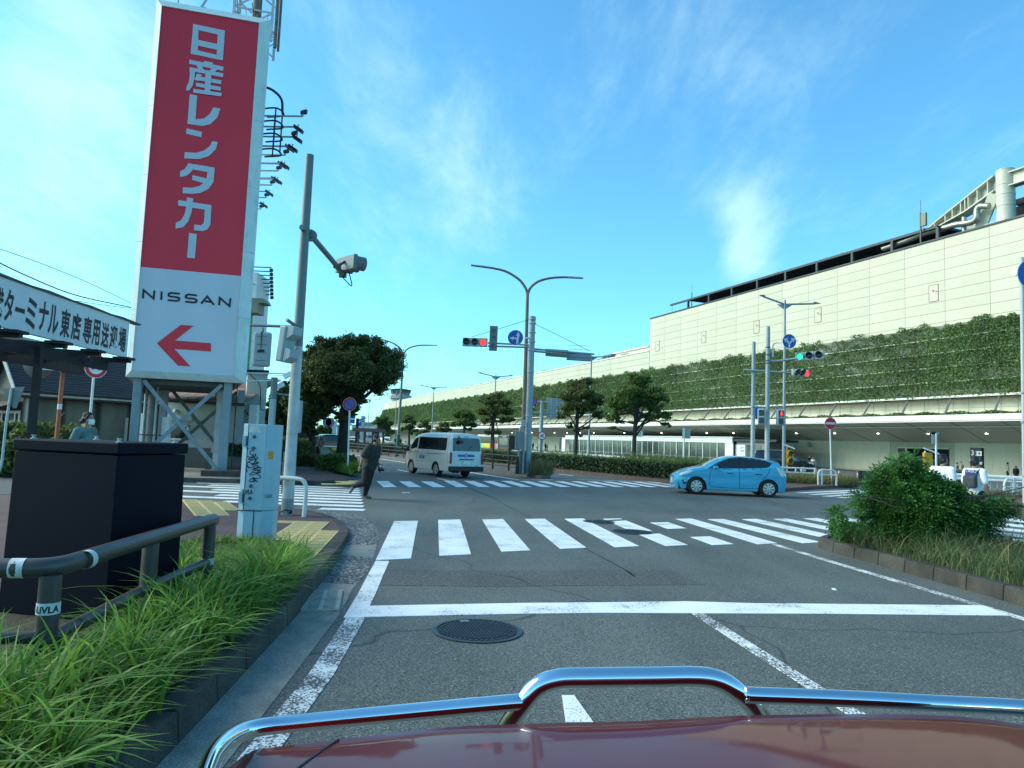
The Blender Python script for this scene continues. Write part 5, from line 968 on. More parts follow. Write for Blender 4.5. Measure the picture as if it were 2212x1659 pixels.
# ================= NEAR LEFT: CABINET, RAIL, GRASS ==========================
Cc = atz('R3',755,112,1.53);al = R_(12)
cb = thing('utility_cabinet','large matt black metal cabinet standing behind the brown guard rail','cabinet',(Cc.x,Cc.y,0),0)
f1 = Vector((math.sin(al),math.cos(al),0));f2 = Vector((-math.cos(al),math.sin(al),0));La,Lb = 0.84,1.0
CBK = mat('cabinet_black',(0.0028,0.0045,0.012),0.5,var=0.15,scale=2,bump=0.05,bscale=120,spec=0.08)
def rbox(b,a0,a1,c0,c1,z0,z1,fl_=0.0):
    P = lambda a,c,f=0: f1*a+f2*c
    lo = [f1*(a0-fl_)+f2*(c0-fl_),f1*(a1+fl_)+f2*(c0-fl_),f1*(a1+fl_)+f2*(c1+fl_),f1*(a0-fl_)+f2*(c1+fl_)];hi = [f1*a0+f2*c0,f1*a1+f2*c0,f1*a1+f2*c1,f1*a0+f2*c1]
    Z = Vector((0,0,1));return b.hexa([p+Z*z0 for p in lo]+[p+Z*z1 for p in hi])
rbox(MB(),0.015,La-0.015,0.015,Lb-0.015,0.15,1.43,0.012).build('body',CBK,cb,bevel=0.008);rbox(MB(),0,La,0,Lb,1.437,1.53).build('lid',CBK,cb,bevel=0.012)
for a,c in ((0.08,0.07),(0.10,0.9),(0.78,0.1),(0.74,0.88)):
    p = f1*a+f2*c;MB().lathe([(0.024,1.53),(0.024,1.538),(0.012,1.540),(0.012,1.555),(0.02,1.556),(0.02,1.562)],Matrix.Translation((p.x,p.y,0)),12).build('bolt',GALV,cb,40)
gr = thing('guard_rail','chunky brown pipe guard rail with white tape bands at the near left','guard rail',(0,0,0))
BRP = mat('rail_brown',(0.052,0.044,0.043),0.38,var=0.25,scale=3,dirt=0.25,spec=0.5);TPE = mat('white_tape',(0.55,0.58,0.57),0.5,var=0.2,scale=8,dirt=0.3)
c1 = atz('R3',340,905,0.84);e1_ = atz('R3',1330,600,0.84);l1 = atz('R3',-60,905,0.84)
dd_ = (e1_-c1).normalized();dl = (l1-c1).normalized()
top = [l1+dl*0.8,l1,c1+dl*0.16,c1+dl*0.05+dd_*0.03,c1+dd_*0.14,e1_-dd_*0.10,e1_-dd_*0.02+Vector((0,0,-0.02)),e1_+Vector((0.0,0.0,-0.12)),Vector((e1_.x,e1_.y,0.1))]
MB().tube(spline(top[:5],6)[:-1]+spline(top[4:7],4)[:-1]+spline(top[6:],4),0.054,18).build('top_rail',BRP,gr,60)
def band(P,d,r=0.0555,l=0.07,txt=None):
    MB().tube([P-d*l/2,P+d*l/2],r,18,caps=False).build('tape_band',TPE,gr,60)
band(atz('R3',118,905,0.84),dl,l=0.075);band(atz('R3',548,850,0.84),dd_,l=0.055);band(atz('R3',1312,604,0.84)-dd_*0.12,dd_,l=0.045)
p1 = c1+dl*0.02+dd_*0.02;posts = [(p1,0.80),(atz('R3',955,740,0.80),0.81)]
for p,z in posts: MB().tube([(p.x,p.y,0.05),(p.x,p.y,z)],0.058,18).build('post',BRP,gr,60)
pz = hgt('R3',400,1155,p1.x,p1.y);MB().tube([(p1.x,p1.y,pz-0.03),(p1.x,p1.y,pz+0.035)],0.0605,18,caps=False).build('tape_band',TPE,gr,60)
b = text_mesh('LiVLA',0.052,0.03);
for v in b.vertices: a_ = v.co.x/0.062;v.co = Vector((math.sin(a_)*0.062,-math.cos(a_)*0.062,v.co.z))
b.materials.append(MATS['letter_black']);b.transform(Matrix.Translation((p1.x,p1.y,pz)) @ Matrix.Rotation(math.atan2(-p1.x*-1,p1.y)*1.0 if False else R_(28),4,'Z'));link('lettering',b,gr)
MB().tube([(e1_.x,e1_.y,0.44),(e1_.x,e1_.y,0.50)],0.0555,18,caps=False).build('tape_band',TPE,gr,60)
zl = 0.46;m1 = Vector((posts[1][0].x,posts[1][0].y,zl));MB().tube([Vector((p1.x,p1.y,zl-0.03))+dl*0.0,m1,Vector((e1_.x,e1_.y,zl))],0.043,14).build('lower_rail',BRP,gr,60);q = Vector((c1.x,c1.y,zl));MB().tube([q,Vector((l1.x,l1.y,zl))+dl*0.6],0.036,14).build('lower_rail',BRP,gr,60)
q = Vector((m1.x+0.02,m1.y-0.05,0.25));MB().tube(spline([q,q+dd_*0.25+Vector((0,0,0.03)),q+dd_*0.5+Vector((0,0,-0.02)),q+dd_*0.55+Vector((0,0,-0.1))],5),0.036,12).build('short_stub',BRP,gr,60)
GRS = mat('grass_blade',(0.070,0.160,0.022),0.5,var=0.25,scale=1.2,island=1,col2=(0.21,0.38,0.06),trans=0.45);GRD = mat('grass_dry',(0.10,0.13,0.035),0.6,var=0.3,scale=1.5,island=1,col2=(0.24,0.21,0.09),trans=0.25)
P = [(-1.72,0.9),(-1.85,3.8),(-1.95,5.2),(-2.08,6.8),(-2.3,8.2),(-2.55,9.2),(-3.2,9.8),(-4.1,9.4),(-3.5,7.4),(-2.95,6.6),(-2.72,5.2),(-2.64,4.1),(-3.9,3.7),(-4.3,2.6),(-3.6,0.9)]
NT = 640;tc_ = poly_sample(P,NT,0.15);n = NT*28;ci = np.repeat(np.arange(NT),28);th_ = rng.uniform(0,2*np.pi,n);rr_ = np.abs(rng.normal(0,0.055,n));r = tc_[ci]+np.stack([np.cos(th_)*rr_,np.sin(th_)*rr_,0*rr_],1)
tuft_h = rng.uniform(0.7,1.25,NT)[ci];hgt_ = 0.55*tuft_h*rng.uniform(0.45,1.1,n)*np.where(r[:,1] > 8.0,0.62,1);hgt_ *= np.where((r[:,0] > -2.1),0.72,1)
ld = np.stack([np.cos(th_),np.sin(th_)],0)*1.2+np.array([[-0.04],[-0.12]]);hgt_ *= np.where((r[:,0] < -2.42) & (r[:,1] > 3.75),0.5,1.0);ld[0] += np.where(r[:,0] > -2.2,0.3,0.0);me = grass_mesh('roadside_grass',r,hgt_,GRS,w0=0.0098,lean=1.1,segs=7,leanDir=(ld[0],ld[1]))
tag(link('roadside_grass',me),'long green arching grass behind the kerb and round the guard rail','grass',kind='stuff')
r2 = poly_sample(P,2600,0.15);me = grass_mesh('dry_grass',r2,0.3*rng.uniform(0.4,1.2,2600),GRD,w0=0.0035,lean=1.3,segs=5,leanDir=(0.5,0));tag(link('dry_grass',me),'thin straw coloured stems at the edge of the roadside grass','grass',kind='stuff')
bz = 0.085;cbt = atz('S4',300,1560,bz);CX0 = -3.62;CY0 = 9.95
cq = atY('S4',235,800,CY0);cq2 = atY('S4',430,800,CY0);ctz = atY('S4',400,268,CY0).z
cc = thing('control_cabinet','pale blue signal control cabinet with black graffiti and stickers','cabinet',(cq.x,CY0,0),R_(3));CBL = mat('cabinet_blue',(0.30,0.45,0.52),0.42,var=0.06,scale=2,dirt=0.12)
w1 = cq2.x-cq.x;zs = hgt('S4',300,1220,cq.x,CY0)
def prof_(x0,x1,d,bv): return [(x0,0),(x1,0),(x1+bv,bv*0.9),(x1+bv,d),(x0-0.09,d),(x0-0.09,0.05)]
MB().prism(prof_(0,w1,0.36,0.13),bz,zs-0.006).build('lower_housing',CBL,cc,bevel=0.006);MB().prism(prof_(0,w1,0.36,0.13),zs,ctz).build('upper_housing',CBL,cc,bevel=0.006)
MB().box((-0.012,-0.006,zs+0.01),(0.0,0.0,ctz-0.002)).box((-0.09,-0.004,zs-0.008),(w1,0.02,zs+0.002)).box((w1*0.55,-0.004,bz),(w1*0.55+0.012,0.0,zs-0.01)).build('door_seam',BLACK,cc)
d = MB().box((0.003,-0.012,zs+0.012),(w1-0.003,0.004,ctz-0.01)).build('door',CBL,cc,bevel=0.003)
cx = lambda x,y: (onplane('S4',x,y,Vector((cq.x,CY0,0)),Vector((math.cos(R_(3)),math.sin(R_(3))))))
for x,y in ((326,405),(317,532),(287,950),(277,1085)): a_,z_ = cx(x,y);MB().lathe([(0.026,0),(0.026,0.008),(0.018,0.02),(0.004,0.022)],Matrix.Translation((a_,-0.012,z_)) @ Matrix.Rotation(R_(90),4,'X'),14).build('bolt',mat('bolt_grey',(0.10,0.11,0.115),0.5,0.4),cc,40)
for y0,y1 in ((392,515),(1012,1138)):
    za_,zb_ = cx(210,y0)[1],cx(210,y1)[1];MB().box((-0.075,-0.025,zb_),(-0.03,0.03,za_)).box((-0.04,-0.03,zb_-0.004),(0.03,-0.013,zb_+0.004)).build('hinge',CBL,cc,bevel=0.003)
a_,z_ = cx(270,285);a2,z2 = cx(398,362);MB().box((a_,-0.0145,z2),(a2,-0.012,z_)).build('old_sticker',mat('sticker_pale',(0.52,0.56,0.52),0.7,var=0.2,scale=12,dirt=0.3),cc)
a_,z_ = cx(190,985);a2,z2 = cx(327,1045);MB().box((a_,-0.0150,z2),(a2,-0.012,z_)).build('graffiti_sticker',mat('sticker_grey',(0.32,0.36,0.36),0.6,var=0.3,scale=14),cc)
INK = MATS['letter_black'];put_text('LiVLA',0.085,Matrix.Translation(((a_+a2)/2,-0.0165,(z_+z2)/2)) @ Matrix.Rotation(R_(-4),4,'Y'),INK,cc,'graffiti',0.03,sx=0.62)
for P in ([(325,568),(300,560),(280,575),(285,600),(305,610),(300,628),(270,632),(250,620)],[(318,590),(312,640),(280,660),(262,655),(285,640),(335,622),(345,590)],[(335,600),(332,655),(350,655),(368,640),(350,625)],[(262,690),(290,668),(340,660),(318,700),(268,690)],[(345,640),(348,685),(375,690),(290,715)],[(330,690),(310,720),(372,700)],[(258,680),(250,720),(275,755),(240,735),(248,800)],[(285,750),(365,722),(350,750),(318,750)],[(385,740),(300,770),(395,745),(382,775),(330,770),(398,785)],[(300,790),(378,770),(345,815),(395,790)],[(398,800),(290,830),(282,815),(330,800),(398,850),(355,868),(305,860)],[(270,895),(295,870),(325,875),(305,900),(270,900)],[(322,850),(325,912)],[(300,860),(350,905)],[(350,858),(298,910)],[(372,905),(330,880)]):
    b = MB();sp_ = spline([Vector((*cx(*p),0)) for p in P],5);ribbon(b,[(v.x,v.y) for v in sp_],0.0105,-0.0135,0.0015);b.build('graffiti',INK,cc)
bevd = Matrix.Translation((w1+0.055,0.052,0)) @ Matrix.Rotation(math.atan2(0.117,0.13),4,'Z')
zz = cx(440,610)[1];MB().box((-0.035,-0.004,-0.055),(0.045,0.0,0.055)).build('orange_sticker',mat('sticker_orange',(0.62,0.25,0.02),0.5,var=0.2,scale=20),cc).matrix_local = bevd @ Matrix.Translation((0,-0.002,zz))
put_text('S-2634',0.075,bevd @ Matrix.Translation((0.005,-0.006,cx(440,1065)[1])),INK,cc,'lettering',0.0,sx=0.5)
bp = atz('S4',685,1270,0.085);sp = thing('signal_pole','tall thick grey pole carrying a forward arm and pedestrian signals at the near left corner','signal pole',(bp.x,bp.y,0))
ptz = hgt('M',671,335,bp.x,bp.y);zc = hgt('R4',440,300,bp.x,bp.y);zd = hgt('S4',690,1090,bp.x,bp.y)
PLW = mat('pole_pale',(0.42,0.46,0.45),0.6,var=0.22,scale=4,dirt=0.35,fine=0.15);PDK = mat('pole_dark',(0.13,0.165,0.165),0.5,var=0.12,scale=2,dirt=0.15)
lean = Matrix.Identity(4);MB().tube([(0,0,zd),(0,0,zc)],0.112,28,r1=0.098).build('pole_pale',PLW,sp,60);MB().tube([(0,0,zc),(0,0,ptz)],0.098,28,r1=0.082).build('pole_upper',PDK,sp,60);MB().tube([(0,0,0.08),(0,0,zd)],0.114,28).build('pole_foot',mat('pole_foot',(0.24,0.27,0.27),0.6,var=0.2),sp,60)
za_ = hgt('M',662,500,bp.x,bp.y);AE = Vector((0.35,2.9,za_-0.15))
MB().tube([(0,-0.22,za_+0.02),(0,0.12,za_)],0.055,14).build('arm_stub',PDK,sp,60);MB().tube(spline([(0.1,0.05,za_-0.05),(0.14,0.8,za_-0.12),(0.18,1.7,za_-0.2),(0.2,2.5,za_-0.3)],5),0.058,14).build('arm',PDK,sp,60);MB().lathe([(0.14,-0.015),(0.14,0.015)],Matrix.Translation((0.08,0.09,za_-0.05)) @ Matrix.Rotation(R_(70),4,'X') @ Matrix.Rotation(R_(20),4,'Y'),20).build('flange',PDK,sp)
g0_ = atY('C6',950,1400,bp.y+2.2)-Vector((bp.x,bp.y,0))
sgn = MB();
def sig_box(b,M,w_,h_,d_): b.hexa([M @ Vector(v) for v in ((-w_/2,0,-h_/2),(w_/2,0,-h_/2),(w_/2,d_,-h_/2),(-w_/2,d_,-h_/2),(-w_/2,0,h_/2),(w_/2,0,h_/2),(w_/2,d_,h_/2),(-w_/2,d_,h_/2))])
MS = Matrix.Translation(g0_) @ Matrix.Rotation(R_(127),4,'Z') @ Matrix.Rotation(R_(-4),4,'Y');SGB = mat('signal_grey',(0.12,0.15,0.15),0.5,var=0.12,dirt=0.15)
b = MB();sig_box(b,MS,1.0,0.34,0.10);b.build('signal_back',SGB,sp,bevel=0.015);b = MB()
for x in (-0.33,0,0.33): b.lathe([(0.16,-0.24),(0.165,0),(0.15,0.01),(0.14,-0.22)],MS @ Matrix.Translation((x,0.0,0)) @ Matrix.Rotation(R_(-90),4,'X'),20,False)
b.build('visor',SGB,sp,50);b = MB();
for x in (-0.3,0.0):
    for z in (0.05,-0.1): sig_box(b,MS @ Matrix.Translation((x,0.10,z)),0.2,0.01,0.005)
b.build('back_ribs',PDK,sp);b = MB()
e_ = Vector((0.2,1.9,za_-0.22));e2 = Vector((0.2,2.45,za_-0.3));b.beam(e_,g0_+Vector((-0.02,0.05,0.12)),0.05,0.05);b.beam(e2,g0_+Vector((-0.1,0.1,-0.1)),0.05,0.05);b.box(e_-Vector((0.08,0.05,0.05)),e_+Vector((0.08,0.05,0.05)));b.box(e2-Vector((0.08,0.05,0.05)),e2+Vector((0.08,0.05,0.05)));b.build('hanger',DGREY,sp)
MB().tube(spline([e2+Vector((0,0,-0.05)),e2+Vector((0.2,0.1,-0.22)),g0_+Vector((0,0,-0.12))],6),0.012,6).build('signal_cable',BLACK,sp)
zl_ = hgt('M',640,707,bp.x,bp.y);el = atY('M',545,704,bp.y+0.2)-Vector((bp.x,bp.y,0))
b = MB();b.tube([(0,-0.05,zl_),(el.x,0.1,zl_+0.02)],0.03,8);b.tube([(-0.14,-0.35,zl_+0.09),(0.02,0.0,zl_-0.03)],0.035,8);b.build('side_arm',PDK,sp,60)
pc_ = atY('R2',2085,790,bp.y-0.1)-Vector((bp.x,bp.y,0));ph_ = atY('R2',2085,655,bp.y).z-atY('R2',2085,935,bp.y).z
PSB = mat('ped_signal_grey',(0.26,0.34,0.36),0.45,var=0.08)
def ped_back(cx_,cy_,cz_,wd_,hh_,rz_,nm='pedestrian_signal'):
    M = Matrix.Translation((cx_,cy_,cz_)) @ Matrix.Rotation(rz_,4,'Z');b = MB();sig_box(b,M,wd_,hh_,0.16);o = b.build(nm,PSB,sp,bevel=0.04)
    b = MB();
    for z in (-0.33,-0.1,0.13,0.36): sig_box(b,M @ Matrix.Translation((0,-0.006,z*hh_)),wd_*0.6,0.012,0.006)
    b.build('rib',PDK,o);b = MB();b.tube([M @ Vector((0,0.05,hh_/2)),M @ Vector((0,0.05,hh_/2+0.08))],0.02,8);b.build('hanger',PDK,o);return M
Mp = ped_back(pc_.x,0.0,pc_.z,0.33,ph_,R_(4));MB().hexa([Mp @ Vector(v) for v in ((-0.06,-0.014,-0.07),(0.07,-0.014,-0.06),(0.07,-0.008,-0.06),(-0.06,-0.008,-0.07),(-0.06,-0.014,-0.02),(0.07,-0.014,-0.01),(0.07,-0.008,-0.01),(-0.06,-0.008,-0.02))]).build('black_sticker',BLACK,sp);MB().hexa([Mp @ Vector(v) for v in ((-0.006,-0.012,-0.02),(0.004,-0.012,-0.02),(0.004,-0.006,-0.02),(-0.006,-0.006,-0.02),(-0.018,-0.012,ph_/2),(0.014,-0.012,ph_/2),(0.014,-0.006,ph_/2),(-0.018,-0.006,ph_/2))]).build('rust_streak',mat('rust',(0.12,0.05,0.03),0.8),sp)
p2 = atY('R4',350,285,bp.y-0.4)-Vector((bp.x,bp.y,0));Mq = Matrix.Translation((p2.x,-0.4,p2.z)) @ Matrix.Rotation(R_(68),4,'Z') @ Matrix.Rotation(R_(6),4,'X');b = MB();sig_box(b,Mq,0.33,ph_,0.16);o = b.build('pedestrian_signal',PSB,sp,bevel=0.03);b = MB()
for z in (-0.22,0.22):
    for zo_ in (0,): b.hexa([Mq @ Vector(v) for v in ((-0.14,-0.16,z-0.03),(0.14,-0.16,z-0.03),(0.14,0,z-0.14),(-0.14,0,z-0.14),(-0.14,-0.16,z+0.12),(0.14,-0.16,z+0.12),(0.14,0,z+0.15),(-0.14,0,z+0.15))])
b.build('hood',PSB,o,bevel=0.01);MB().box((-0.15,0.02,0.5),(-0.12,0.12,1.3)).build('cable_channel',mat('channel',(0.20,0.22,0.21),0.6),sp);b = MB();b.tube(spline([(-0.12,-0.1,0.12),(0.0,-0.14,0.2),(0.12,-0.1,0.14)],4),0.012,6);b.ball((0.1,-0.12,0.16),0.04,6);b.build('loose_cable',BLACK,sp)
pipe_b = atz('S4',872,1293,0.085);pw_ = mat('pipe_white_worn',(0.60,0.63,0.60),0.5,var=0.15,scale=6,dirt=0.55)
gpz = 0.80;o = MB().tube(spline([(pipe_b.x,pipe_b.y,0.05),(pipe_b.x+0.01,pipe_b.y,0.45),(pipe_b.x,pipe_b.y,0.66),(pipe_b.x-0.06,pipe_b.y,0.77),(pipe_b.x-0.2,pipe_b.y+0.02,gpz),(pipe_b.x-0.5,pipe_b.y+0.1,gpz),(pipe_b.x-0.72,pipe_b.y+0.15,gpz-0.06),(pipe_b.x-0.8,pipe_b.y+0.17,0.6),(pipe_b.x-0.8,pipe_b.y+0.17,0.05)],6),0.04,14).build('guard_pipe',pw_,None,60);tag(o,'short white hooped guard pipe with chipped paint beside the big grey pole','guard pipe')
q = atz('R4',180,1480,0.13);q = atY('R4',190,990,24.0);s2p = thing('signal_pole','shorter pale signal pole with grey signals behind the control cabinet','signal pole',(q.x,24.0,0));zt_ = atY('R4',215,575,24).z
MB().tube([(0,0,0.13),(0,0,zt_-1.9)],0.11,16).build('pole_lower',PLW,s2p,60);MB().tube([(0,0,zt_-1.9),(0,0,zt_)],0.11,16).build('pole_upper',PDK,s2p,60)
b = MB();b.box((-0.02,-0.3,zt_-1.75),(0.16,-0.1,zt_-0.75));b.build('signal_box',PSB,s2p,bevel=0.03);b = MB();b.tube([(0.1,0,zt_-0.55),(0.95,0,zt_-0.62)],0.035,8);b.build('side_arm',PDK,s2p,60);MB().box((0.78,-0.1,zt_-1.85),(1.0,0.1,zt_-0.75)).build('signal_box',PSB,s2p,bevel=0.04)
b = MB();a_,c_ = atY('R4',145,530,24)-Vector((q.x,24,0)),atY('R4',300,530,24)-Vector((q.x,24,0));b.tube([(a_.x-1,0.5,a_.z),(c_.x-0.1,0.5,c_.z)],0.02,6);b.tube([(a_.x-1,0.5,a_.z-0.28),(c_.x-0.25,0.5,c_.z-0.25)],0.02,6);b.beam((c_.x-0.15,0.5,c_.z-0.12),(c_.x+0.1,0.5,c_.z+0.02),0.12,0.16);b.beam((c_.x-0.4,0.5,c_.z-0.5),(c_.x-0.15,0.5,c_.z-0.36),0.12,0.16)
fo = b.build('lamp_arm',WHITE,None);fo.location = (q.x,24.0,0);tag(fo,'two slim floodlight arms reaching out from the roof of the white building','floodlight')
# ================= TREES AND SHRUBS ========================================
BARK = mat('bark',(0.050,0.042,0.034),0.9,var=0.35,scale=3,bump=0.8,bscale=14,fine=0.25);BARKD = mat('bark_dark',(0.028,0.025,0.022),0.9,var=0.3,bump=0.8,bscale=14)
LF_D = mat('leaf_dark',(0.036,0.058,0.016),0.6,var=0.35,scale=0.5,island=1,col2=(0.13,0.15,0.042),trans=0.35);LF_O = mat('leaf_olive',(0.06,0.095,0.024),0.6,var=0.35,scale=0.5,island=1,col2=(0.19,0.20,0.055),trans=0.35);LF_G = mat('leaf_green',(0.052,0.105,0.026),0.6,var=0.35,scale=0.5,island=1,col2=(0.15,0.22,0.052),trans=0.35)
def clumps(blobs,n,rr=0.32,hollow=0.35):
    """leaf clumps spread over the shells of the blobs, with gaps"""
    vol = np.array([b[3]**2 for b in blobs]);vol = vol/vol.sum();C = []
    for b,f in zip(blobs,vol):
        m = max(10,int(n*f));nc = max(5,int(m/70));d = rng.normal(size=(nc,3));d /= np.linalg.norm(d,axis=1,keepdims=True);rad = b[3]*(hollow+(1-hollow)*rng.random((nc,1))**0.55)
        cc_ = np.array(b[:3])+d*rad*1.12*np.array([1,1,b[4] if len(b) > 4 else 0.8]);k = rng.integers(0,nc,m)
        C.append(cc_[k]+rng.normal(size=(m,3))*rr*np.array([1,1,0.6])*min(b[3],1.1)*0.26)
    return np.concatenate(C)
def tree(label,X,Y,trunk,blobs,n,leaf,lf,bark,r0,group=None,z0=0.15,nm='tree',rr=0.5,branches=True,elong=1.9):
    e = thing(nm,label,'tree',(X,Y,0),0,group);tr = spline(trunk,5);k = len(tr);b = MB();b.tube(tr,[r0*(1.25 if i == 0 else 1)*(1-0.45*i/(k-1)) for i in range(k)],10)
    if branches:
        for bl in blobs:
            c = Vector(bl[:3]);s = tr[min(k-1,max(0,int(k*0.55)+rnd.randint(0,max(1,int(k*0.4)))))];m_ = s.lerp(c,0.5)+Vector((rnd.uniform(-.2,.2),rnd.uniform(-.2,.2),rnd.uniform(-0.25,0.1)))*bl[3]
            b.tube(spline([s,m_,c],4),[r0*0.42*(1-0.085*i) for i in range(9)],6)
            for _ in range(3): d = Vector((rnd.uniform(-1,1),rnd.uniform(-1,1),rnd.uniform(-.2,.9)))*bl[3]*0.8;b.tube(spline([m_.lerp(c,0.6),c+d*0.5+Vector((0,0,-0.05)),c+d],3),[r0*0.2,r0*0.17,r0*0.14,r0*0.11,r0*0.09,r0*0.06,r0*0.04],5)
    b.build('trunk',bark,e,60);link('crown',leaf_mesh('crown',clumps(blobs,n,rr),leaf*rng.uniform(0.95,1.05,1)[0],lf,elong),e)
    return e
tb_ = atz('R4',805,1290,0.13);Yt = 33.0;tb_ = atY('R4',805,1285,Yt)
def rel(c,x,y,dy=0.0): p = atY(c,x,y,Yt+dy);return (p.x-tb_.x,dy,p.z)
mpx = 0.11302*Yt/F
bl = [(*rel('R4',x,y,dy),r*mpx,0.85) for x,y,r,dy in ((1060,310,120,0),(1190,430,150,0.4),(1225,560,110,-0.6),(1080,610,130,0.6),(920,330,140,-0.6),(780,380,150,0.6),(620,350,130,0),(900,500,170,-1.2),(700,520,180,-0.9),(560,480,130,0.8),(560,640,150,0),(760,680,150,0.9),(900,740,110,0.2),(640,800,120,0.3),(520,860,120,0.4),(880,870,70,0),(980,480,150,1.2),(800,950,50,-0.3))]
tree('large round dark green street tree behind the no parking sign',tb_.x,Yt,[(0,0,0.1),(0.05,0,1.2),rel('R4',835,1000),rel('R4',850,800),rel('R4',900,600)],bl,88000,0.058,LF_D,BARKD,0.30,rr=0.62,elong=2.6)
Yt = 38.0;t2 = atY('R4',530,1290,Yt);tb_ = t2;mpx = 0.11302*Yt/F
bl = [(*rel('R4',x,y,dy),r*mpx,0.9) for x,y,r,dy in ((500,880,110,0),(560,820,120,0.6),(430,920,100,-0.5),(590,900,70,0),(490,1000,80,0),(430,780,120,1),(560,1050,50,0))]
tree('slim dark tree left of the black parked car',t2.x,Yt,[(0,0,0.1),(0.03,0,1.5),rel('R4',520,1050),rel('R4',520,900)],bl,24000,0.085,LF_D,BARKD,0.24)
Yt = 44.0;t3 = atY('R4',330,1200,Yt);tb_ = t3;mpx = 0.11302*Yt/F
bl = [(*rel('R4',x,y,dy),r*mpx,0.9) for x,y,r,dy in ((320,680,70,0),(290,780,110,0.5),(350,820,120,-0.5),(250,880,110,0.6),(350,960,120,0),(270,1010,110,0),(160,900,60,0),(420,1040,100,0),(210,960,90,0.4),(380,1100,80,0))]
tree('dark tree mass between the two signal poles on the left',t3.x,Yt,[(0,0,0.1),(0.0,0,2),rel('R4',330,900),rel('R4',320,750)],bl,26000,0.10,LF_D,BARKD,0.3)
for i,(x,y,Y,w_) in enumerate(((620,1060,95,60),(690,1040,110,40))):
    Yt = Y;tb_ = atY('R4',x,1140,Y);mpx = 0.11302*Yt/F
    tree(('small distant tree seen under the big round tree','tiny distant tree left of the leaning trunk')[i],tb_.x,Y,[(0,0,0.1),(0,0,1.5),(0.1,0,3)],[(*rel('R4',x+dx,y+dy),w_*0.5*mpx,0.8) for dx,dy in ((-w_*0.5,0),(w_*0.4,-10),(0,-30),(0,20))],2500,0.3,LF_O,BARKD,0.15)
def shrub(nm,label,c,x0,x1,y0,y1,Y,dep,n,leaf,m,cat='shrub',dome=True,grass=0):
    a,b_ = atY(c,x0,y1,Y),atY(c,x1,y0,Y);C = rng.random((n,3));C[:,0] = a.x+(b_.x-a.x)*C[:,0];C[:,1] = Y-dep/2+dep*C[:,1];u_ = (C[:,0]-a.x)/(b_.x-a.x)
    top = b_.z*(0.75+0.25*np.sin(np.pi*np.clip(u_,0.02,0.98))**0.5) + 0.05*np.sin(u_*23)+0.04*np.sin(u_*51+C[:,1]*7) if dome else b_.z+0*u_;C[:,2] = 0.12+(top-0.12)*C[:,2]**0.55
    return tag(link(nm,leaf_mesh(nm,C,leaf,m,1.5)),label,cat)
shrub('round_shrub','broad clipped shrub at the foot of the no parking sign','R4',640,905,1265,1420,31.5,2.2,15000,0.085,LF_G)
shrub('round_shrub','low dark shrub round the slim tree trunk','R4',430,605,1265,1345,35.0,1.6,7000,0.09,LF_D)
shrub('wild_shrub','rough green shrubs along the left side of the brick pavement','R4',175,330,1110,1290,40.0,4,9000,0.13,LF_O)
shrub('wild_shrub','tall weedy bush behind the big grey pole','R4',400,520,1130,1320,37.0,3,9000,0.11,LF_O)
def grass_patch(nm,label,poly,n,h,m,w0,lean,z=0.14,dirl=None,segs=5):
    r = poly_sample(poly,n,z);return tag(link(nm,grass_mesh(nm,r,h*rng.uniform(0.4,1.15,n),m,w0,lean,segs,dirl)),label,'grass',kind='stuff')
fp = lambda *P: [tuple(atz('R4',*p,0.13)[:2]) for p in P]
grass_patch('verge_grass','short green verge under the clipped shrub',fp((700,1395),(905,1440),(925,1380),(880,1340),(640,1330),(560,1330)),9000,0.28,GRS,0.010,0.8)
grass_patch('verge_grass','strip of grass left of the black parked car',fp((400,1320),(600,1345),(640,1330),(620,1270),(420,1250)),7000,0.35,GRS,0.012,0.8)
grass_patch('verge_grass','long weeds hanging over the kerb by the no parking sign',[(-6.6,31.2),(-6.0,29.2),(-6.6,28.9),(-7.4,31)],1500,0.6,GRS,0.008,1.0,0.14,(0.6,-0.2))
C = rng.random((5500,3));C[:,0] = -13.0+3.4*C[:,0];C[:,1] = 21.5+1.5*C[:,1];C[:,2] = 0.1+1.7*C[:,2]**0.7*(0.75+0.2*np.sin(C[:,0]*5));q = atY('S7',140,1500,21.5);C[:,0] += q.x-C[:,0].mean()
tag(link('leafy_bush',leaf_mesh('leafy_bush',C,0.12,LF_O,2.2)),'loose green bush at the left edge behind the black cabinet','bush')
C = rng.random((14000,3));a_,b_ = atY('R4',560,1150,80),atY('R4',900,1100,110);C2 = np.stack([a_.x+(b_.x-a_.x)*C[:,0],80+30*C[:,0]+2*C[:,1],0.1+(a_.z*1.1)*C[:,2]],1)
tag(link('far_hedge',leaf_mesh('far_hedge',C2,0.3,LF_O,1.3)),'long distant hedge across the road under the big tree','hedge')
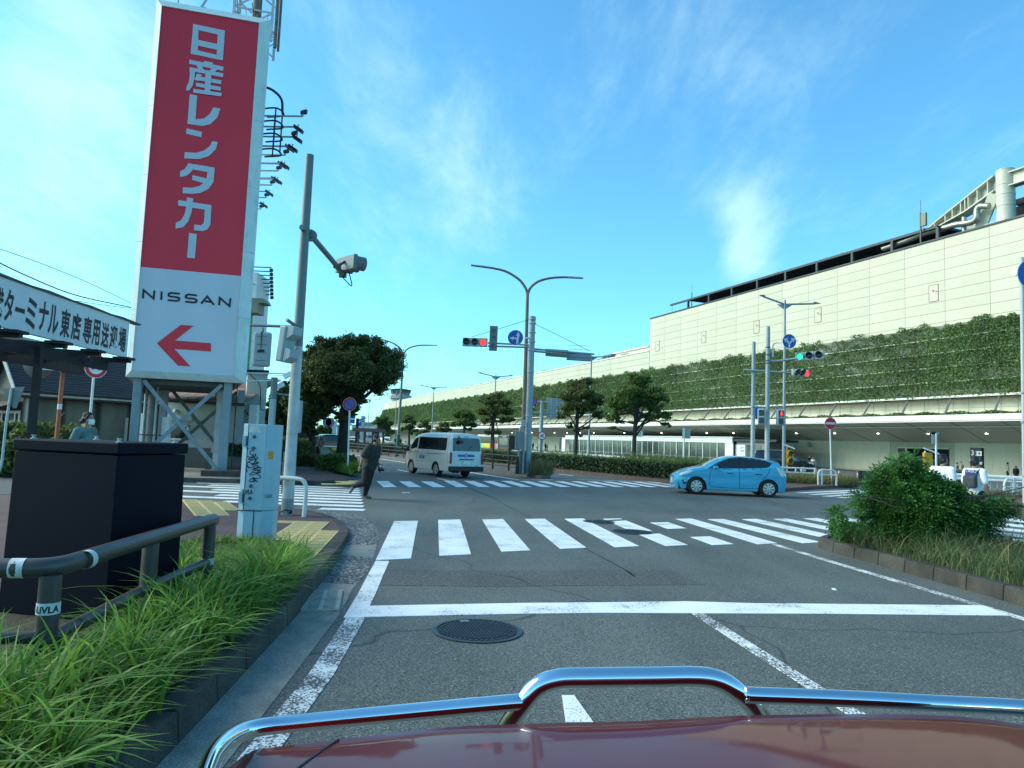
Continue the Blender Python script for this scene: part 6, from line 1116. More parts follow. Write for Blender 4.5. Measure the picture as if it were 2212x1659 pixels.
# ================= PEOPLE ==================================================
SKIN = mat('skin',(0.42,0.24,0.16),0.55,var=0.08,scale=12);SKINT = mat('skin_tan',(0.30,0.16,0.10),0.55,var=0.08,scale=12);HAIR = mat('hair_black',(0.010,0.009,0.009),0.55,var=0.3,scale=30,bump=0.5,bscale=60)
def capsule(b,a,c,r0,r1,n=10):
    a,c = Vector(a),Vector(c);d = (c-a);L = max(d.length,1e-4);d.normalize();P,R = [],[]
    for i in range(4): t = i/4*math.pi/2;P.append(a-d*r0*math.cos(t));R.append(max(1e-3,r0*math.sin(t)))
    for i in range(5): P.append(a.lerp(c,i/4));R.append(r0+(r1-r0)*i/4)
    for i in range(1,5): t = i/4*math.pi/2;P.append(c+d*r1*math.sin(t));R.append(max(1e-3,r1*math.cos(t)))
    b.tube(P,R,n)
def fuse(name,b,m,parent,vox,smooth=2):
    me = b.mesh('tmp',None);o = bpy.data.objects.new('tmp',me);COL.objects.link(o);r = o.modifiers.new('r','REMESH');r.mode = 'VOXEL';r.voxel_size = vox;r.use_smooth_shade = True
    s = o.modifiers.new('s','SMOOTH');s.factor = 0.5;s.iterations = smooth;bpy.context.view_layer.update()
    me2 = bpy.data.meshes.new_from_object(o.evaluated_get(bpy.context.evaluated_depsgraph_get()));bpy.data.objects.remove(o);me2.materials.clear();me2.materials.append(m);me2.polygons.foreach_set('use_smooth',[True]*len(me2.polygons))
    return link(name,me2,parent)
def rot(v,ax,a): return Matrix.Rotation(a,3,ax) @ Vector(v)
def person(label,loc,rz,H=1.70,shirt='c',trousers='c',pose=None,group=None,vox=0.018,hair='short',skin=None,extras=None,sleeves=0.55,skirt=False,cap=None,mask=False,stout=1.0,face=True,longsleeve=False,shoe=None):
    """figure faces -y locally; pose gives joint positions in units of height"""
    e = thing('person',label,'person',loc,rz,group);skin = skin or SKIN;S = H
    J = dict(pel=(0,0,0.53),che=(0,0,0.72),neck=(0,0.005,0.83),head=(0,-0.012,0.925),shL=(0.105,0.01,0.80),shR=(-0.105,0.01,0.80),elL=(0.135,0.02,0.63),elR=(-0.135,0.02,0.63),haL=(0.13,-0.03,0.48),haR=(-0.13,-0.03,0.48),hiL=(0.05,0,0.51),hiR=(-0.05,0,0.51),knL=(0.055,-0.01,0.28),knR=(-0.055,-0.01,0.28),anL=(0.055,0.01,0.045),anR=(-0.055,0.01,0.045),toL=(0.06,-0.09,0.015),toR=(-0.06,-0.09,0.015),look=0.0)
    if pose: J.update(pose)
    look = J.pop('look');J = {k: Vector(v)*S for k,v in J.items()};w = 1.0*stout
    b = MB();capsule(b,J['pel'],J['che'],0.068*S*w,0.072*S*w);capsule(b,J['che'],J['neck']-Vector((0,0,0.02*S)),0.068*S*w,0.035*S);capsule(b,J['shL'],J['shR'],0.034*S*w,0.034*S*w);capsule(b,J['neck']-Vector((0,0,0.03*S)),J['head'],0.030*S,0.030*S)
    hd = J['head'];Mh = Matrix.Translation(hd) @ Matrix.Rotation(look,4,'Z');mh = lambda x,y,z: Mh @ Vector((x*S,y*S,z*S))
    b.add(*[(lambda q: q)(0)] if False else ([],[])) if False else None
    t_ = MB();t_.ball((0,0,0),1,12);b.add([Mh @ Vector((v[0]*0.044*S,v[1]*0.054*S,(v[2]*0.066+0.005)*S)) for v in t_.v],t_.f)
    capsule(b,mh(0,-0.035,-0.035),mh(0,-0.030,-0.025),0.028*S,0.032*S)
    if face: capsule(b,mh(0,-0.050,0.008),mh(0,-0.060,-0.012),0.007*S,0.010*S,6);[capsule(b,mh(sx_*0.046,0.004,0.012),mh(sx_*0.045,0.006,-0.012),0.010*S,0.007*S,6) for sx_ in (-1,1)];capsule(b,mh(-0.012,-0.055,-0.030),mh(0.012,-0.055,-0.030),0.006*S,0.006*S,6)
    for s in 'LR':
        capsule(b,J['sh'+s],J['el'+s],0.030*S*w,0.023*S*w);capsule(b,J['el'+s],J['ha'+s],0.023*S*w,0.016*S);d = (J['ha'+s]-J['el'+s]).normalized();h0 = J['ha'+s]
        pn = d.cross(Vector((0,1,0.1))).normalized();tn = d.cross(pn).normalized();capsule(b,h0,h0+d*0.035*S,0.015*S,0.019*S,8)
        for k,l in enumerate((0.036,0.042,0.040,0.031)): a0 = h0+d*0.045*S+tn*(k-1.5)*0.0105*S;capsule(b,a0,a0+d*l*0.6*S+pn*0.004*S,0.0062*S,0.0058*S,6);capsule(b,a0+d*l*0.6*S+pn*0.004*S,a0+d*l*0.9*S+pn*0.020*S,0.0058*S,0.005*S,6)
        capsule(b,h0+d*0.01*S+tn*0.014*S,h0+d*0.035*S+tn*0.030*S+pn*0.01*S,0.007*S,0.006*S,6)
        capsule(b,J['hi'+s],J['kn'+s],0.050*S*w,0.034*S*w);capsule(b,J['kn'+s],J['an'+s],0.034*S*w,0.020*S);capsule(b,J['an'+s],J['to'+s],0.020*S,0.015*S)
    fuse('body',b,skin,e,max(vox*0.7,0.008) if vox < 0.03 else vox,2)
    b = MB();capsule(b,J['pel']+Vector((0,0,0.01*S)),J['che'],0.083*S*w,0.084*S*w,14);capsule(b,J['che'],J['neck']-Vector((0,0,0.045*S)),0.082*S*w,0.045*S,14);capsule(b,J['shL'],J['shR'],0.044*S*w,0.044*S*w)
    capsule(b,J['pel']+Vector((-0.028*S*w,0,-0.012*S)),J['pel']+Vector((0.028*S*w,0,-0.012*S)),0.070*S*w,0.070*S*w,14)
    for s in 'LR':
        cut = J['sh'+s].lerp(J['el'+s],1.0 if longsleeve else sleeves*1.3);capsule(b,J['sh'+s],cut,0.045*S*w,0.038*S*w)
        if longsleeve: capsule(b,J['el'+s],J['el'+s].lerp(J['ha'+s],0.9),0.034*S*w,0.026*S)
    fuse('shirt',b,shirt,e,vox,2)
    b = MB()
    if skirt: b.tube([J['pel']+Vector((0,0,0.04*S)),J['pel'].lerp((J['knL']+J['knR'])/2,0.5),(J['knL']+J['knR'])/2-Vector((0,0,0.05*S))],[0.075*S,0.10*S,0.12*S],14)
    else:
        capsule(b,J['hiL'],J['hiR'],0.064*S*w,0.064*S*w,12);capsule(b,J['pel'],(J['hiL']+J['hiR'])/2,0.076*S*w,0.07*S*w)
        for s in 'LR': capsule(b,J['hi'+s],J['kn'+s],0.060*S*w,0.044*S*w,12);capsule(b,J['kn'+s],J['an'+s]+(J['kn'+s]-J['an'+s])*0.04,0.043*S*w,0.034*S,12)
    fuse('trousers' if not skirt else 'skirt',b,trousers,e,vox,2)
    b = MB();SHO = shoe or BLACK
    for s in 'LR': d = (J['to'+s]-J['an'+s]);capsule(b,J['an'+s]+Vector((0,0,-0.012*S)),J['to'+s],0.027*S,0.021*S)
    fuse('shoes',b,SHO,e,vox,1)
    b = MB();t_ = MB();t_.ball((0,0,0),1,12);b.add([Mh @ Vector((v[0]*0.0485*S,(v[1]*0.0555+0.0085)*S,(v[2]*0.060+0.0205)*S)) for v in t_.v],t_.f)
    capsule(b,mh(-0.028,0.022,-0.005),mh(0.028,0.022,-0.005),0.032*S,0.032*S);capsule(b,mh(0,0.025,-0.03),mh(0,0.03,-0.01),0.026*S,0.03*S)
    for _ in range(14): a_ = rnd.uniform(0,6.28);c_h = mh(0.034*math.cos(a_),0.012+0.036*math.sin(a_),0.045+rnd.uniform(-.01,.02));capsule(b,c_h,c_h+Vector((rnd.uniform(-1,1),rnd.uniform(-1,1),rnd.uniform(-.3,.6)))*0.012*S,0.014*S,0.010*S,6)
    if hair == 'long': [capsule(b,mh(x,0.03,0),mh(x*1.3,0.045,-0.13),0.026*S,0.02*S) for x in (-0.03,0,0.03)]
    if hair == 'bun': b.ball(mh(0,0.075,-0.025),0.026*S,6);capsule(b,mh(0.0,0.045,-0.02),mh(0,0.07,-0.025),0.03*S,0.02*S);[capsule(b,mh(s_*0.038,-0.025,0.035),mh(s_*0.044,-0.005,-0.005),0.012*S,0.008*S,6) for s_ in (-1,1)]
    fuse('hair',b,HAIR,e,max(0.010,vox*0.8),2)
    if face:
        b = MB();[b.ball(mh(s_*0.017,-0.0485,0.009),0.0052*S,6,(1.3,0.6,0.7)) for s_ in (-1,1)];[b.box(mh(s_*0.017-0.011,-0.052,0.0205),mh(s_*0.017+0.011,-0.044,0.0235)) for s_ in (-1,1)] if abs(look) < 0.01 else None;b.build('eyes',HAIR,e,60)
    if cap:
        b = MB();t_ = MB();t_.ball((0,0,0),1,12);b.add([Mh @ Vector((v[0]*0.052*S,(v[1]*0.060+0.003)*S,(max(v[2],0.05)*0.058+0.024)*S)) for v in t_.v],t_.f);b.hexa([mh(-0.035,-0.05,0.024),mh(0.035,-0.05,0.024),mh(0.028,-0.115,0.016),mh(-0.028,-0.115,0.016),mh(-0.035,-0.05,0.032),mh(0.035,-0.05,0.032),mh(0.028,-0.115,0.022),mh(-0.028,-0.115,0.022)][::1]);b.build('cap',cap,e,60)
    if mask:
        b = MB();vs = []
        for i in range(7):
            for j in range(5): a_ = (i/6-0.5)*2.0;z = 0.002-0.055*j/4;bul = 0.064+0.010*math.sin(j/4*math.pi);vs.append(mh(math.sin(a_)*0.046,-math.cos(a_)*bul+0.002,z))
        b.add(vs,[(i*5+j,i*5+j+1,(i+1)*5+j+1,(i+1)*5+j) for i in range(6) for j in range(4)]);b.build('face_mask',mat('mask_white',(0.75,0.78,0.78),0.7),e,60);b = MB();[b.tube([mh(s_*0.040,-0.03,-0.012),mh(s_*0.048,0.004,-0.002)],0.002*S,4) for s_ in (-1,1)];b.build('mask_strap',MATS['mask_white'],e)
    if extras: extras(e,J,mh,S)
    return e
C_OL = mat('tee_dark_olive',(0.020,0.025,0.022),0.85,var=0.3,scale=5,bump=0.3,bscale=15);C_BK = mat('trousers_black',(0.010,0.010,0.012),0.85,var=0.3,scale=4,bump=0.3,bscale=12);C_WT = mat('tee_white',(0.72,0.75,0.76),0.85,var=0.08,scale=5,bump=0.25,bscale=12)
C_TEAL = mat('jacket_teal',(0.10,0.19,0.185),0.85,var=0.25,scale=5,bump=0.4,bscale=14);C_BEI = mat('cloth_beige',(0.30,0.26,0.18),0.85);C_NAV = mat('cloth_navy',(0.012,0.015,0.03),0.85);SHOE_G = mat('shoe_olive',(0.16,0.13,0.09),0.8,var=0.4,scale=20)
mf = atz('R4',1040,1650,0.0)
mh_ = hgt('R4',1120,1092,mf.x+0.3,mf.y)
def man_extras(e,J,mh,S):
    b = MB();sh = J['shR']+Vector((0,0,0.045*S));b.tube(spline([J['neck']+Vector((0.055,0.03,-0.0))*S,J['che']+Vector((0.03,-0.088,0.05))*S,J['che']+Vector((-0.06,-0.10,-0.04))*S,J['pel']+Vector((-0.10,-0.09,0.1))*S,J['haL']+Vector((0,-0.05,0.03))*S,J['haL']+Vector((0,-0.02,-0.02))*S],6),0.010,6);b.tube(spline([J['neck']+Vector((0.05,0.03,0))*S,J['neck']+Vector((0,0.05,-0.01))*S,J['neck']+Vector((-0.05,0.02,-0.01))*S],4),0.011,6);b.build('camera_strap',BLACK,e,60)
    h = J['haL']+Vector((-0.01,-0.02,-0.035))*S;MB().box(h-Vector((0.06,0.045,0.04)),h+Vector((0.06,0.045,0.04))).lathe([(0.035,0),(0.038,0.06),(0.03,0.062)],Matrix.Translation(h+Vector((0,-0.045,0))) @ Matrix.Rotation(R_(90),4,'X'),14).build('camera',BLACK,e,bevel=0.006)
    d = (J['haR']-J['elR']).normalized();MB().tube([J['haR']-d*0.03,J['haR']-d*0.005],0.034,12).build('wristwatch',BLACK,e,60)
run = dict(pel=(0,0.0,0.50),che=(0.0,-0.03,0.69),neck=(0.0,-0.060,0.825),head=(0.0,-0.095,0.915),shR=(-0.125,-0.015,0.785),shL=(0.115,-0.075,0.785),elR=(-0.175,0.055,0.64),haR=(-0.185,0.085,0.505),elL=(0.15,-0.07,0.61),haL=(0.10,-0.125,0.485),hiL=(0.05,0.0,0.48),hiR=(-0.05,0.0,0.48),knL=(0.05,0.03,0.25),anL=(0.05,0.06,0.05),toL=(0.05,-0.03,0.016),knR=(-0.055,0.10,0.27),anR=(-0.06,0.235,0.165),toR=(-0.06,0.285,0.085))
run['knR'] = (-0.055,0.035,0.255);run['anR'] = (-0.06,0.215,0.185);run['toR'] = (-0.06,0.262,0.095)
person('man in a dark olive t-shirt and black trousers jogging across the side street',(mf.x,mf.y,0),R_(84),mh_/0.975,C_OL,C_BK,run,hair='short',skin=SKINT,extras=man_extras,vox=0.013,stout=1.42,sleeves=0.62,shoe=SHOE_G)
wq = atY('S7',1290,1015,13.8)
def hood_x(e,J,mh,S): b = MB();b.tube(spline([J['neck']+Vector((0.06,-0.03,-0.03))*S,J['neck']+Vector((0.055,0.05,-0.005))*S,J['neck']+Vector((0,0.075,-0.01))*S,J['neck']+Vector((-0.055,0.05,-0.005))*S,J['neck']+Vector((-0.06,-0.03,-0.03))*S],5),0.032,8);fuse('hood',b,C_TEAL,e,0.012)
person('woman with a low bun and white face mask in a teal hooded jacket',(wq.x,13.8,0.085),R_(80),(wq.z-0.085)/0.93,C_TEAL,C_NAV,dict(elL=(0.15,0.05,0.64),elR=(-0.15,0.05,0.64),haL=(0.13,-0.06,0.58),haR=(-0.13,-0.06,0.58)),hair='bun',mask=True,longsleeve=True,vox=0.012,extras=hood_x,stout=1.0)
def pack(e,J,mh,S):
    b = MB();b.box(J['che']+Vector((-0.085,0.07,-0.13))*S,J['che']+Vector((0.085,0.14,0.03))*S);b.build('backpack',mat('backpack_grey',(0.05,0.055,0.065),0.8,var=0.5,scale=9),e,bevel=0.04);b = MB();[b.tube(spline([J['che']+Vector((s_*0.06,0.09,0.02))*S,J['che']+Vector((s_*0.085,0.04,0.11))*S,J['che']+Vector((s_*0.085,-0.06,0.08))*S,J['che']+Vector((s_*0.09,-0.08,-0.02))*S],4),0.016,6) for s_ in (-1,1)];b.build('backpack_strap',BLACK,e)
    MB().box(J['che']+Vector((-0.075,0.072,0.015))*S,J['che']+Vector((0.075,0.086,0.105))*S).build('blue_print',mat('print_navy',(0.03,0.035,0.16),0.7),e);put_text('TABO',0.10,Matrix.Translation(J['che']+Vector((0,0.0885*S,0.09*S))) @ Matrix.Rotation(math.pi,4,'Z'),MATS['print_pale'] if 'print_pale' in MATS else mat('print_pale',(0.5,0.55,0.7),0.7),e)
q = atz('R7',1800,1560,0.0);Yp = 16.2;hq = atY('R7',1775,765,Yp)
person('man in a black cap and white t-shirt with a backpack behind the big bush',(hq.x,Yp,0),R_(115),(hq.z)/0.94,C_WT,C_NAV,dict(elL=(0.15,0.0,0.63),elR=(-0.15,0.02,0.63),haL=(0.16,-0.03,0.49),haR=(-0.16,-0.03,0.49)),cap=BLACK,skin=SKINT,extras=pack,vox=0.014,stout=1.1)
hq = atY('R7',1490,745,15.8);person('man with curly black hair in a white t-shirt half hidden by the big bush',(hq.x,15.8,0),R_(125),(hq.z)/0.94,C_WT,C_NAV,dict(look=-0.3),skin=SKINT,vox=0.016,stout=1.12)
def far_person(label,c,x,ytop,ybot,Y,rz,shirt,tr,**k):
    a,b_ = atY(c,x,ytop,Y),atY(c,x,ybot,Y);base = max(0,b_.z) if ybot else 0;H = min(1.85,max(1.45,a.z-base));return person(label,(a.x,Y,a.z-H if a.z-H > -0.2 else 0),rz,H,shirt,tr,vox=0.035,face=False,**k)
far_person('man in a cream top carrying a black backpack by the cream wall','R7',2065,775,0,62,R_(70),mat('cloth_cream',(0.5,0.48,0.4),0.85),C_NAV,longsleeve=True,extras=pack if False else None)
far_person('woman with long hair in black beside the cream wall at the right edge','R7',2140,806,0,61.5,R_(-40),C_NAV,C_NAV,hair='long',longsleeve=True);far_person('seated dark figure cut by the right edge near the guard rail','R7',2215,858,0,60,R_(-60),C_NAV,C_NAV)
far_person('woman with tied hair left of the black information pillar','R7',1618,775,0,60,R_(40),C_BEI,C_NAV);far_person('taller woman with a shoulder bag left of the black information pillar','R7',1652,768,0,61,R_(-20),C_BEI,C_NAV)
far_person('dark haired man behind the bonnet of the black minivan','R7',305,712,0,71,R_(30),C_NAV,C_NAV);far_person('child in a pale top beside the man behind the black minivan','R7',338,728,0,70,R_(-30),mat('cloth_pink',(0.5,0.42,0.38),0.85),C_NAV)
for i,(x,yt,sh,hr,lb) in enumerate(((486,812,C_BK,'long','woman in a long black coat beside the grey gantry pole'),(551,820,C_WT,'long','woman in a white blouse and black skirt beside the gantry pole'),(672,815,C_BK,'short','man in black standing right of the gantry pole'),(697,832,mat('cloth_ochre',(0.25,0.22,0.08),.85),'short','person in ochre beside the man in black'),(822,838,C_BEI,'short','person in beige near the distant red bench'))):
    far_person(lb,'S8',x,yt,0,150,R_(20*i),sh,C_BK,hair=hr)
for x,yt,sh,lb in ((305,362,C_NAV,'figure in dark clothes left of the green banded lamp pole'),(380,368,C_BK,'figure in black right of the green banded lamp pole'),(1975,436,C_BEI,'figure in beige left of the pole mounted box'),(2005,438,C_BEI,'second figure in beige close to the pole mounted box'),(455,412,C_WT,'person in white seen over the bonnet of the white van')):
    far_person(lb,'S6',x,yt,0,130 if x != 455 else 75,R_(30),sh,C_BK)
# ================= VEHICLES ================================================
def interp(P,x):
    if x <= P[0][0]: return P[0][1]
    for (a,za),(c,zc__) in zip(P,P[1:]):
        if x <= c: return za+(zc__-za)*(x-a)/(c-a) if c > a else zc__
    return P[-1][1]
def smooth_profile(P,n=6):
    S = spline([(p[0],0,p[1]) for p in P],n);o = []
    for v in S:
        if not o or v.x > o[-1][0]+1e-4: o.append((v.x,v.z))
    return o
class Car:
    """body lofted along x: front at x=0, rear at x=L; z up, symmetric in y"""
    def __init__(s,L,W,top,belt,wheels,zb,plan,tumble=0.28,crown=0.06,nose=0.10,tail=0.05,wr=0.30,lower=0.05,roof_r=0.12,crease=0.012):
        s.L,s.W,s.top,s.belt,s.wheels,s.zb,s.plan = L,W,smooth_profile(top),smooth_profile(belt),wheels,zb,plan;s.tumble,s.crown,s.nose,s.tail,s.wr,s.lower,s.roof_r,s.crease = tumble,crown,nose,tail,wr,lower,roof_r,crease
    def w(s,x): return s.W/2*interp(s.plan,x)
    def zlow(s,x):
        z = s.zb
        for xw in s.wheels:
            R = s.wr+0.055;d = abs(x-xw)
            if d < R: z = max(z,s.wr-0.02+math.sqrt(R*R-d*d))
        return z
    def ztop(s,x): return interp(s.top,x)
    def zbelt(s,x): return min(interp(s.belt,x),s.ztop(x)-0.03)
    def side(s,x,z):
        w = s.w(x);zb_ = s.zbelt(x)
        if z <= zb_: t = (z-s.zb)/(zb_-s.zb);return w*(1-s.lower*(1-t)**2) - s.crease*math.exp(-((z-0.62)/0.07)**2)
        h = (z-zb_);return w*0.985 - s.tumble*h - 0.35*max(0,h-(s.ztop(x)-s.crown-zb_)+s.roof_r)**2/s.roof_r
    def sh(s,x,z):
        if x < 0.6: return x + s.nose*(1-x/0.6)*min(1,((z-0.5)/0.5)**2)
        if x > s.L-0.5: return x - s.tail*(1-(s.L-x)/0.5)*min(1,((z-0.6)/0.6)**2)
        return x
    def xs(s,n=110): return [s.L*i/n for i in range(n+1)]
    def body(s,parent,m,name='body'):
        nl,nu,nt_ = 9,7,6;xs = s.xs();rows = []
        for x in xs:
            zb_,zl,zt_ = s.zbelt(x),s.zlow(x),s.ztop(x);ze = zt_-s.crown*min(1,(zt_-zb_)/0.3);col = []
            for k in range(nl): z = zl+(zb_-zl)*k/nl;col.append((s.side(x,z),z))
            for k in range(nu): z = zb_+(ze-zb_)*k/nu;col.append((s.side(x,z),z))
            yr = s.side(x,ze)
            for k in range(nt_+1): t = k/nt_;col.append((yr*math.cos(t*math.pi/2),ze+(zt_-ze)*math.sin(t*math.pi/2)))
            rows.append([(s.sh(x,z),y,z) for y,z in col])
        b = MB();n = len(rows[0]);M_ = 2*n-1
        vs = []
        for r in rows: vs += [(x,y,z) for x,y,z in r] + [(x,-y,z) for x,y,z in r[-2::-1]]
        fs = [(i*M_+j,(i+1)*M_+j,(i+1)*M_+j+1,i*M_+j+1) for i in range(len(rows)-1) for j in range(M_-1)]
        fs.append(tuple(range(M_)));fs.append(tuple(range((len(rows)-1)*M_+M_-1,(len(rows)-1)*M_-1,-1)))
        b.add(vs,fs);o = b.build(name,m,parent,35)
        b = MB();b.box((0.15,-s.W/2+0.12,s.zb-0.02),(s.L-0.15,s.W/2-0.12,s.zb+0.35));b.build('underbody',BLACK,parent);return o
    def patch(s,name,poly,m,parent,off=0.006,res=0.022,sides=(1,-1),one=False):
        xs = [p[0] for p in poly];zs = [p[1] for p in poly];x0,x1,z0,z1 = min(xs),max(xs),min(zs),max(zs);nx = max(2,int((x1-x0)/res));nz = max(2,int((z1-z0)/res));o = None
        for sd in sides:
            b = MB();idx = {}
            def vid(i,j):
                if (i,j) not in idx:
                    x,z = x0+(x1-x0)*i/nx,z0+(z1-z0)*j/nz;idx[(i,j)] = len(b.v);b.v.append((s.sh(x,z),sd*(s.side(x,z)+off),z))
                return idx[(i,j)]
            for i in range(nx):
                for j in range(nz):
                    if inpoly(x0+(x1-x0)*(i+.5)/nx,z0+(z1-z0)*(j+.5)/nz,poly):
                        q = (vid(i,j),vid(i+1,j),vid(i+1,j+1),vid(i,j+1));b.f.append(q if sd < 0 else q[::-1])
            if b.f: o = b.build(name,m,parent,60)
        return o
    def seam(s,pts,parent,m=None,name='panel_gap',wd=0.012,sides=(1,-1),off=0.004):
        P = spline([(p[0],0,p[1]) for p in pts],8)
        for sd in sides:
            b = MB()
            for a,c in zip(P,P[1:]): b.beam((s.sh(a.x,a.z),sd*(s.side(a.x,a.z)+off-0.004),a.z),(s.sh(c.x,c.z),sd*(s.side(c.x,c.z)+off-0.004),c.z),0.010,wd)
            b.build(name,m or BLACK,parent)
    def topp(s,name,x0,x1,inset,m,parent,off=0.008,n=16):
        b = MB()
        for i in range(n+1):
            x = x0+(x1-x0)*i/n;zt_,zb_ = s.ztop(x),s.zbelt(x);ze = zt_-s.crown*min(1,(zt_-zb_)/0.3);yr = s.side(x,ze)-inset*(1 if isinstance(inset,(int,float)) else 1)
            for j in range(9): u = -1+2*j/8;y = yr*u;yy = s.side(x,ze);z = ze+(zt_-ze)*math.sqrt(max(0,1-(y/yy)**2));b.v.append((s.sh(x,z)-off*0.3*(1 if x < s.L/2 else -1),y,z+off))
        for i in range(n):
            for j in range(8): b.f.append((i*9+j,(i+1)*9+j,(i+1)*9+j+1,i*9+j+1))
        return b.build(name,m,parent,60)
def wheel(parent,x,y,r,wd,side,spokes=8,cover=(0.55,0.57,0.58),rz=0.0):
    ew = bpy.data.objects.new('wheel',None)
    M = Matrix.Translation((x,y,r)) @ Matrix.Rotation(R_(90)*(-side),4,'X')
    t = MB().lathe([(r*0.60,-wd),(r*0.9,-wd),(r*0.985,-wd*0.85),(r,-wd*0.5),(r,-wd*0.3),(r*0.985,-0.02),(r*0.90,0.006),(r*0.66,0.0),(r*0.64,-0.03),(r*0.60,-0.05)],M,36).build('wheel',RUBBER,parent,40)
    cm = mat('wheel_silver',cover,0.35,0.5,var=0.08)
    rim = MB();rim.lathe([(r*0.655,-0.01),(r*0.655,0.004),(r*0.60,0.004),(r*0.59,-0.012)],M,36,False);n = spokes
    for k in range(n):
        a0 = 2*math.pi*k/n+rz;
        def P(rr,a,z): return M @ Vector((rr*math.cos(a),rr*math.sin(a),z))
        h = math.pi/n
        rim.hexa([P(r*0.16,a0-h*0.9,-0.005),P(r*0.60,a0-h*0.62,-0.008),P(r*0.60,a0+h*0.62,-0.008),P(r*0.16,a0+h*0.9,-0.005),P(r*0.16,a0-h*0.9,0.010),P(r*0.60,a0-h*0.62,0.002),P(r*0.60,a0+h*0.62,0.002),P(r*0.16,a0+h*0.9,0.010)])
    rim.lathe([(0.001,0.016),(r*0.10,0.016),(r*0.17,0.010),(r*0.17,-0.005)],M,20,False);rim.build('rim',cm,t,30)
    MB().lathe([(0.001,-0.03),(r*0.62,-0.03)],M,24,False).build('brake_shadow',BLACK,t);return t
LAMPG = mat('lamp_glass',(0.55,0.60,0.60),0.12,var=0.5,scale=14,spec=0.8,metal=0.3);LRED = mat('lamp_red',(0.30,0.008,0.012),0.15,spec=0.8,var=0.3,scale=9);PLATE = mat('plate_white',(0.7,0.73,0.70),0.5);CHR = mat('chrome',(0.62,0.65,0.66),0.08,1.0,var=0.03)
PB_ = mat('car_blue',(0.05,0.40,0.62),0.18,0.1,var=0.03,coat=0.8,spec=0.5)
c = Car(3.99,1.69,[(0,0.66),(0.10,0.74),(0.35,0.86),(0.75,0.965),(1.10,1.06),(1.45,1.25),(1.80,1.40),(2.2,1.45),(2.7,1.44),(3.2,1.385),(3.6,1.31),(3.80,1.25),(3.90,1.02),(3.99,0.86)],
        [(0,0.60),(0.5,0.80),(1.0,0.92),(1.5,0.945),(2.4,0.97),(3.2,1.03),(3.7,1.06),(3.99,0.84)],(0.78,3.33),0.20,[(0,0.72),(0.08,0.82),(0.25,0.93),(0.5,0.98),(0.9,1.0),(3.0,1.0),(3.5,0.985),(3.8,0.94),(3.92,0.86),(3.99,0.76)],tumble=0.42,crown=0.07,nose=0.14,tail=0.10,wr=0.31)
fW = atz('R6',845,1325);rW = atz('R6',1625,1355)
cdir = math.atan2(rW.y-fW.y-0.25,rW.x-fW.x);bc = thing('blue_hatchback','light blue five door hatchback crossing the intersection from right to left','car',(0,0,0),cdir)
lw = 0.845;k_ = Vector((math.cos(cdir),math.sin(cdir),0));nrm_ = Vector((-k_.y,k_.x,0));mid = (fW+rW)/2;bc.location = mid - k_*((0.78+3.33)/2) + nrm_*0.80;bc.location.z = 0;bc.location.x -= 0.20
cs_ = (rW-fW).length/2.55;bc.scale = (min(cs_,1.08),)*3
c.body(bc,PB_)
c.patch('side_window',[(1.28,0.955),(1.62,1.21),(1.93,1.335),(2.25,1.37),(2.25,0.965),(1.55,0.95)],GLASSD,bc);c.patch('side_window',[(2.31,0.97),(2.31,1.37),(2.75,1.355),(3.15,1.30),(3.43,1.21),(3.30,1.08),(3.10,1.01)],GLASSD,bc)
c.patch('window_trim',[(1.15,0.93),(1.55,1.20),(1.93,1.36),(2.3,1.405),(2.8,1.385),(3.2,1.325),(3.52,1.225),(3.40,1.23),(3.15,1.305),(2.75,1.365),(2.25,1.385),(1.93,1.345),(1.60,1.215),(1.27,0.96)],BLACK,bc,0.008,0.015)
c.patch('window_pillar',[(2.25,0.96),(2.31,0.965),(2.31,1.38),(2.25,1.38)],BLACK,bc,0.007,0.015)
c.topp('windscreen',0.98,1.62,0.06,mat('windscreen_glass',(0.10,0.17,0.20),0.05,spec=0.8,var=0.2,scale=1),bc);c.topp('rear_spoiler',3.5,3.82,0.02,PB_,bc,0.02)
c.patch('headlight',[(0.16,0.70),(0.28,0.79),(0.60,0.86),(0.66,0.845),(0.55,0.76),(0.38,0.70),(0.18,0.665)],LAMPG,bc,0.010,0.012);c.patch('fog_lamp_recess',[(0.30,0.36),(0.28,0.50),(0.36,0.55),(0.42,0.38)],BLACK,bc,0.008,0.012)
c.patch('fog_lamp',[(0.32,0.44),(0.34,0.54),(0.39,0.50),(0.39,0.44)],LAMPG,bc,0.014,0.012)
c.patch('tail_light',[(3.60,1.05),(3.70,1.10),(3.86,0.86),(3.86,0.74),(3.78,0.76)],mat('tail_clear',(0.6,0.62,0.63),0.15,spec=0.8,var=0.2),bc,0.010,0.012)
for P in ([(1.28,0.93),(1.24,0.6),(1.26,0.34),(1.40,0.30)],[(2.29,0.96),(2.30,0.6),(2.30,0.29)],[(3.36,1.10),(3.30,0.85),(3.05,0.55),(2.95,0.30)]): c.seam(P,bc)
c.seam([(1.40,0.30),(2.2,0.285),(2.95,0.30)],bc);c.seam([(0.62,0.87),(0.9,0.93),(1.15,0.935)],bc,wd=0.008);c.seam([(2.45,0.42),(2.8,0.46),(3.1,0.62)],bc,PB_,'crease',0.02,off=0.012)
for x in (1.98,2.98):
    for sd in (1,-1): y = c.side(x,0.84)+0.012;MB().box((x-0.10,sd*y-0.012,0.825),(x+0.10,sd*y+0.016,0.855)).build('door_handle',PB_,bc,bevel=0.008);MB().box((x-0.12,sd*(y-0.01)-0.004,0.80),(x+0.08,sd*(y-0.01)+0.004,0.825)).build('handle_recess',BLACK,bc)
for sd in (1,-1): m_ = MB().box((1.34,sd*0.86,0.95),(1.52,sd*1.02,1.06)).build('door_mirror',PB_,bc,bevel=0.04)
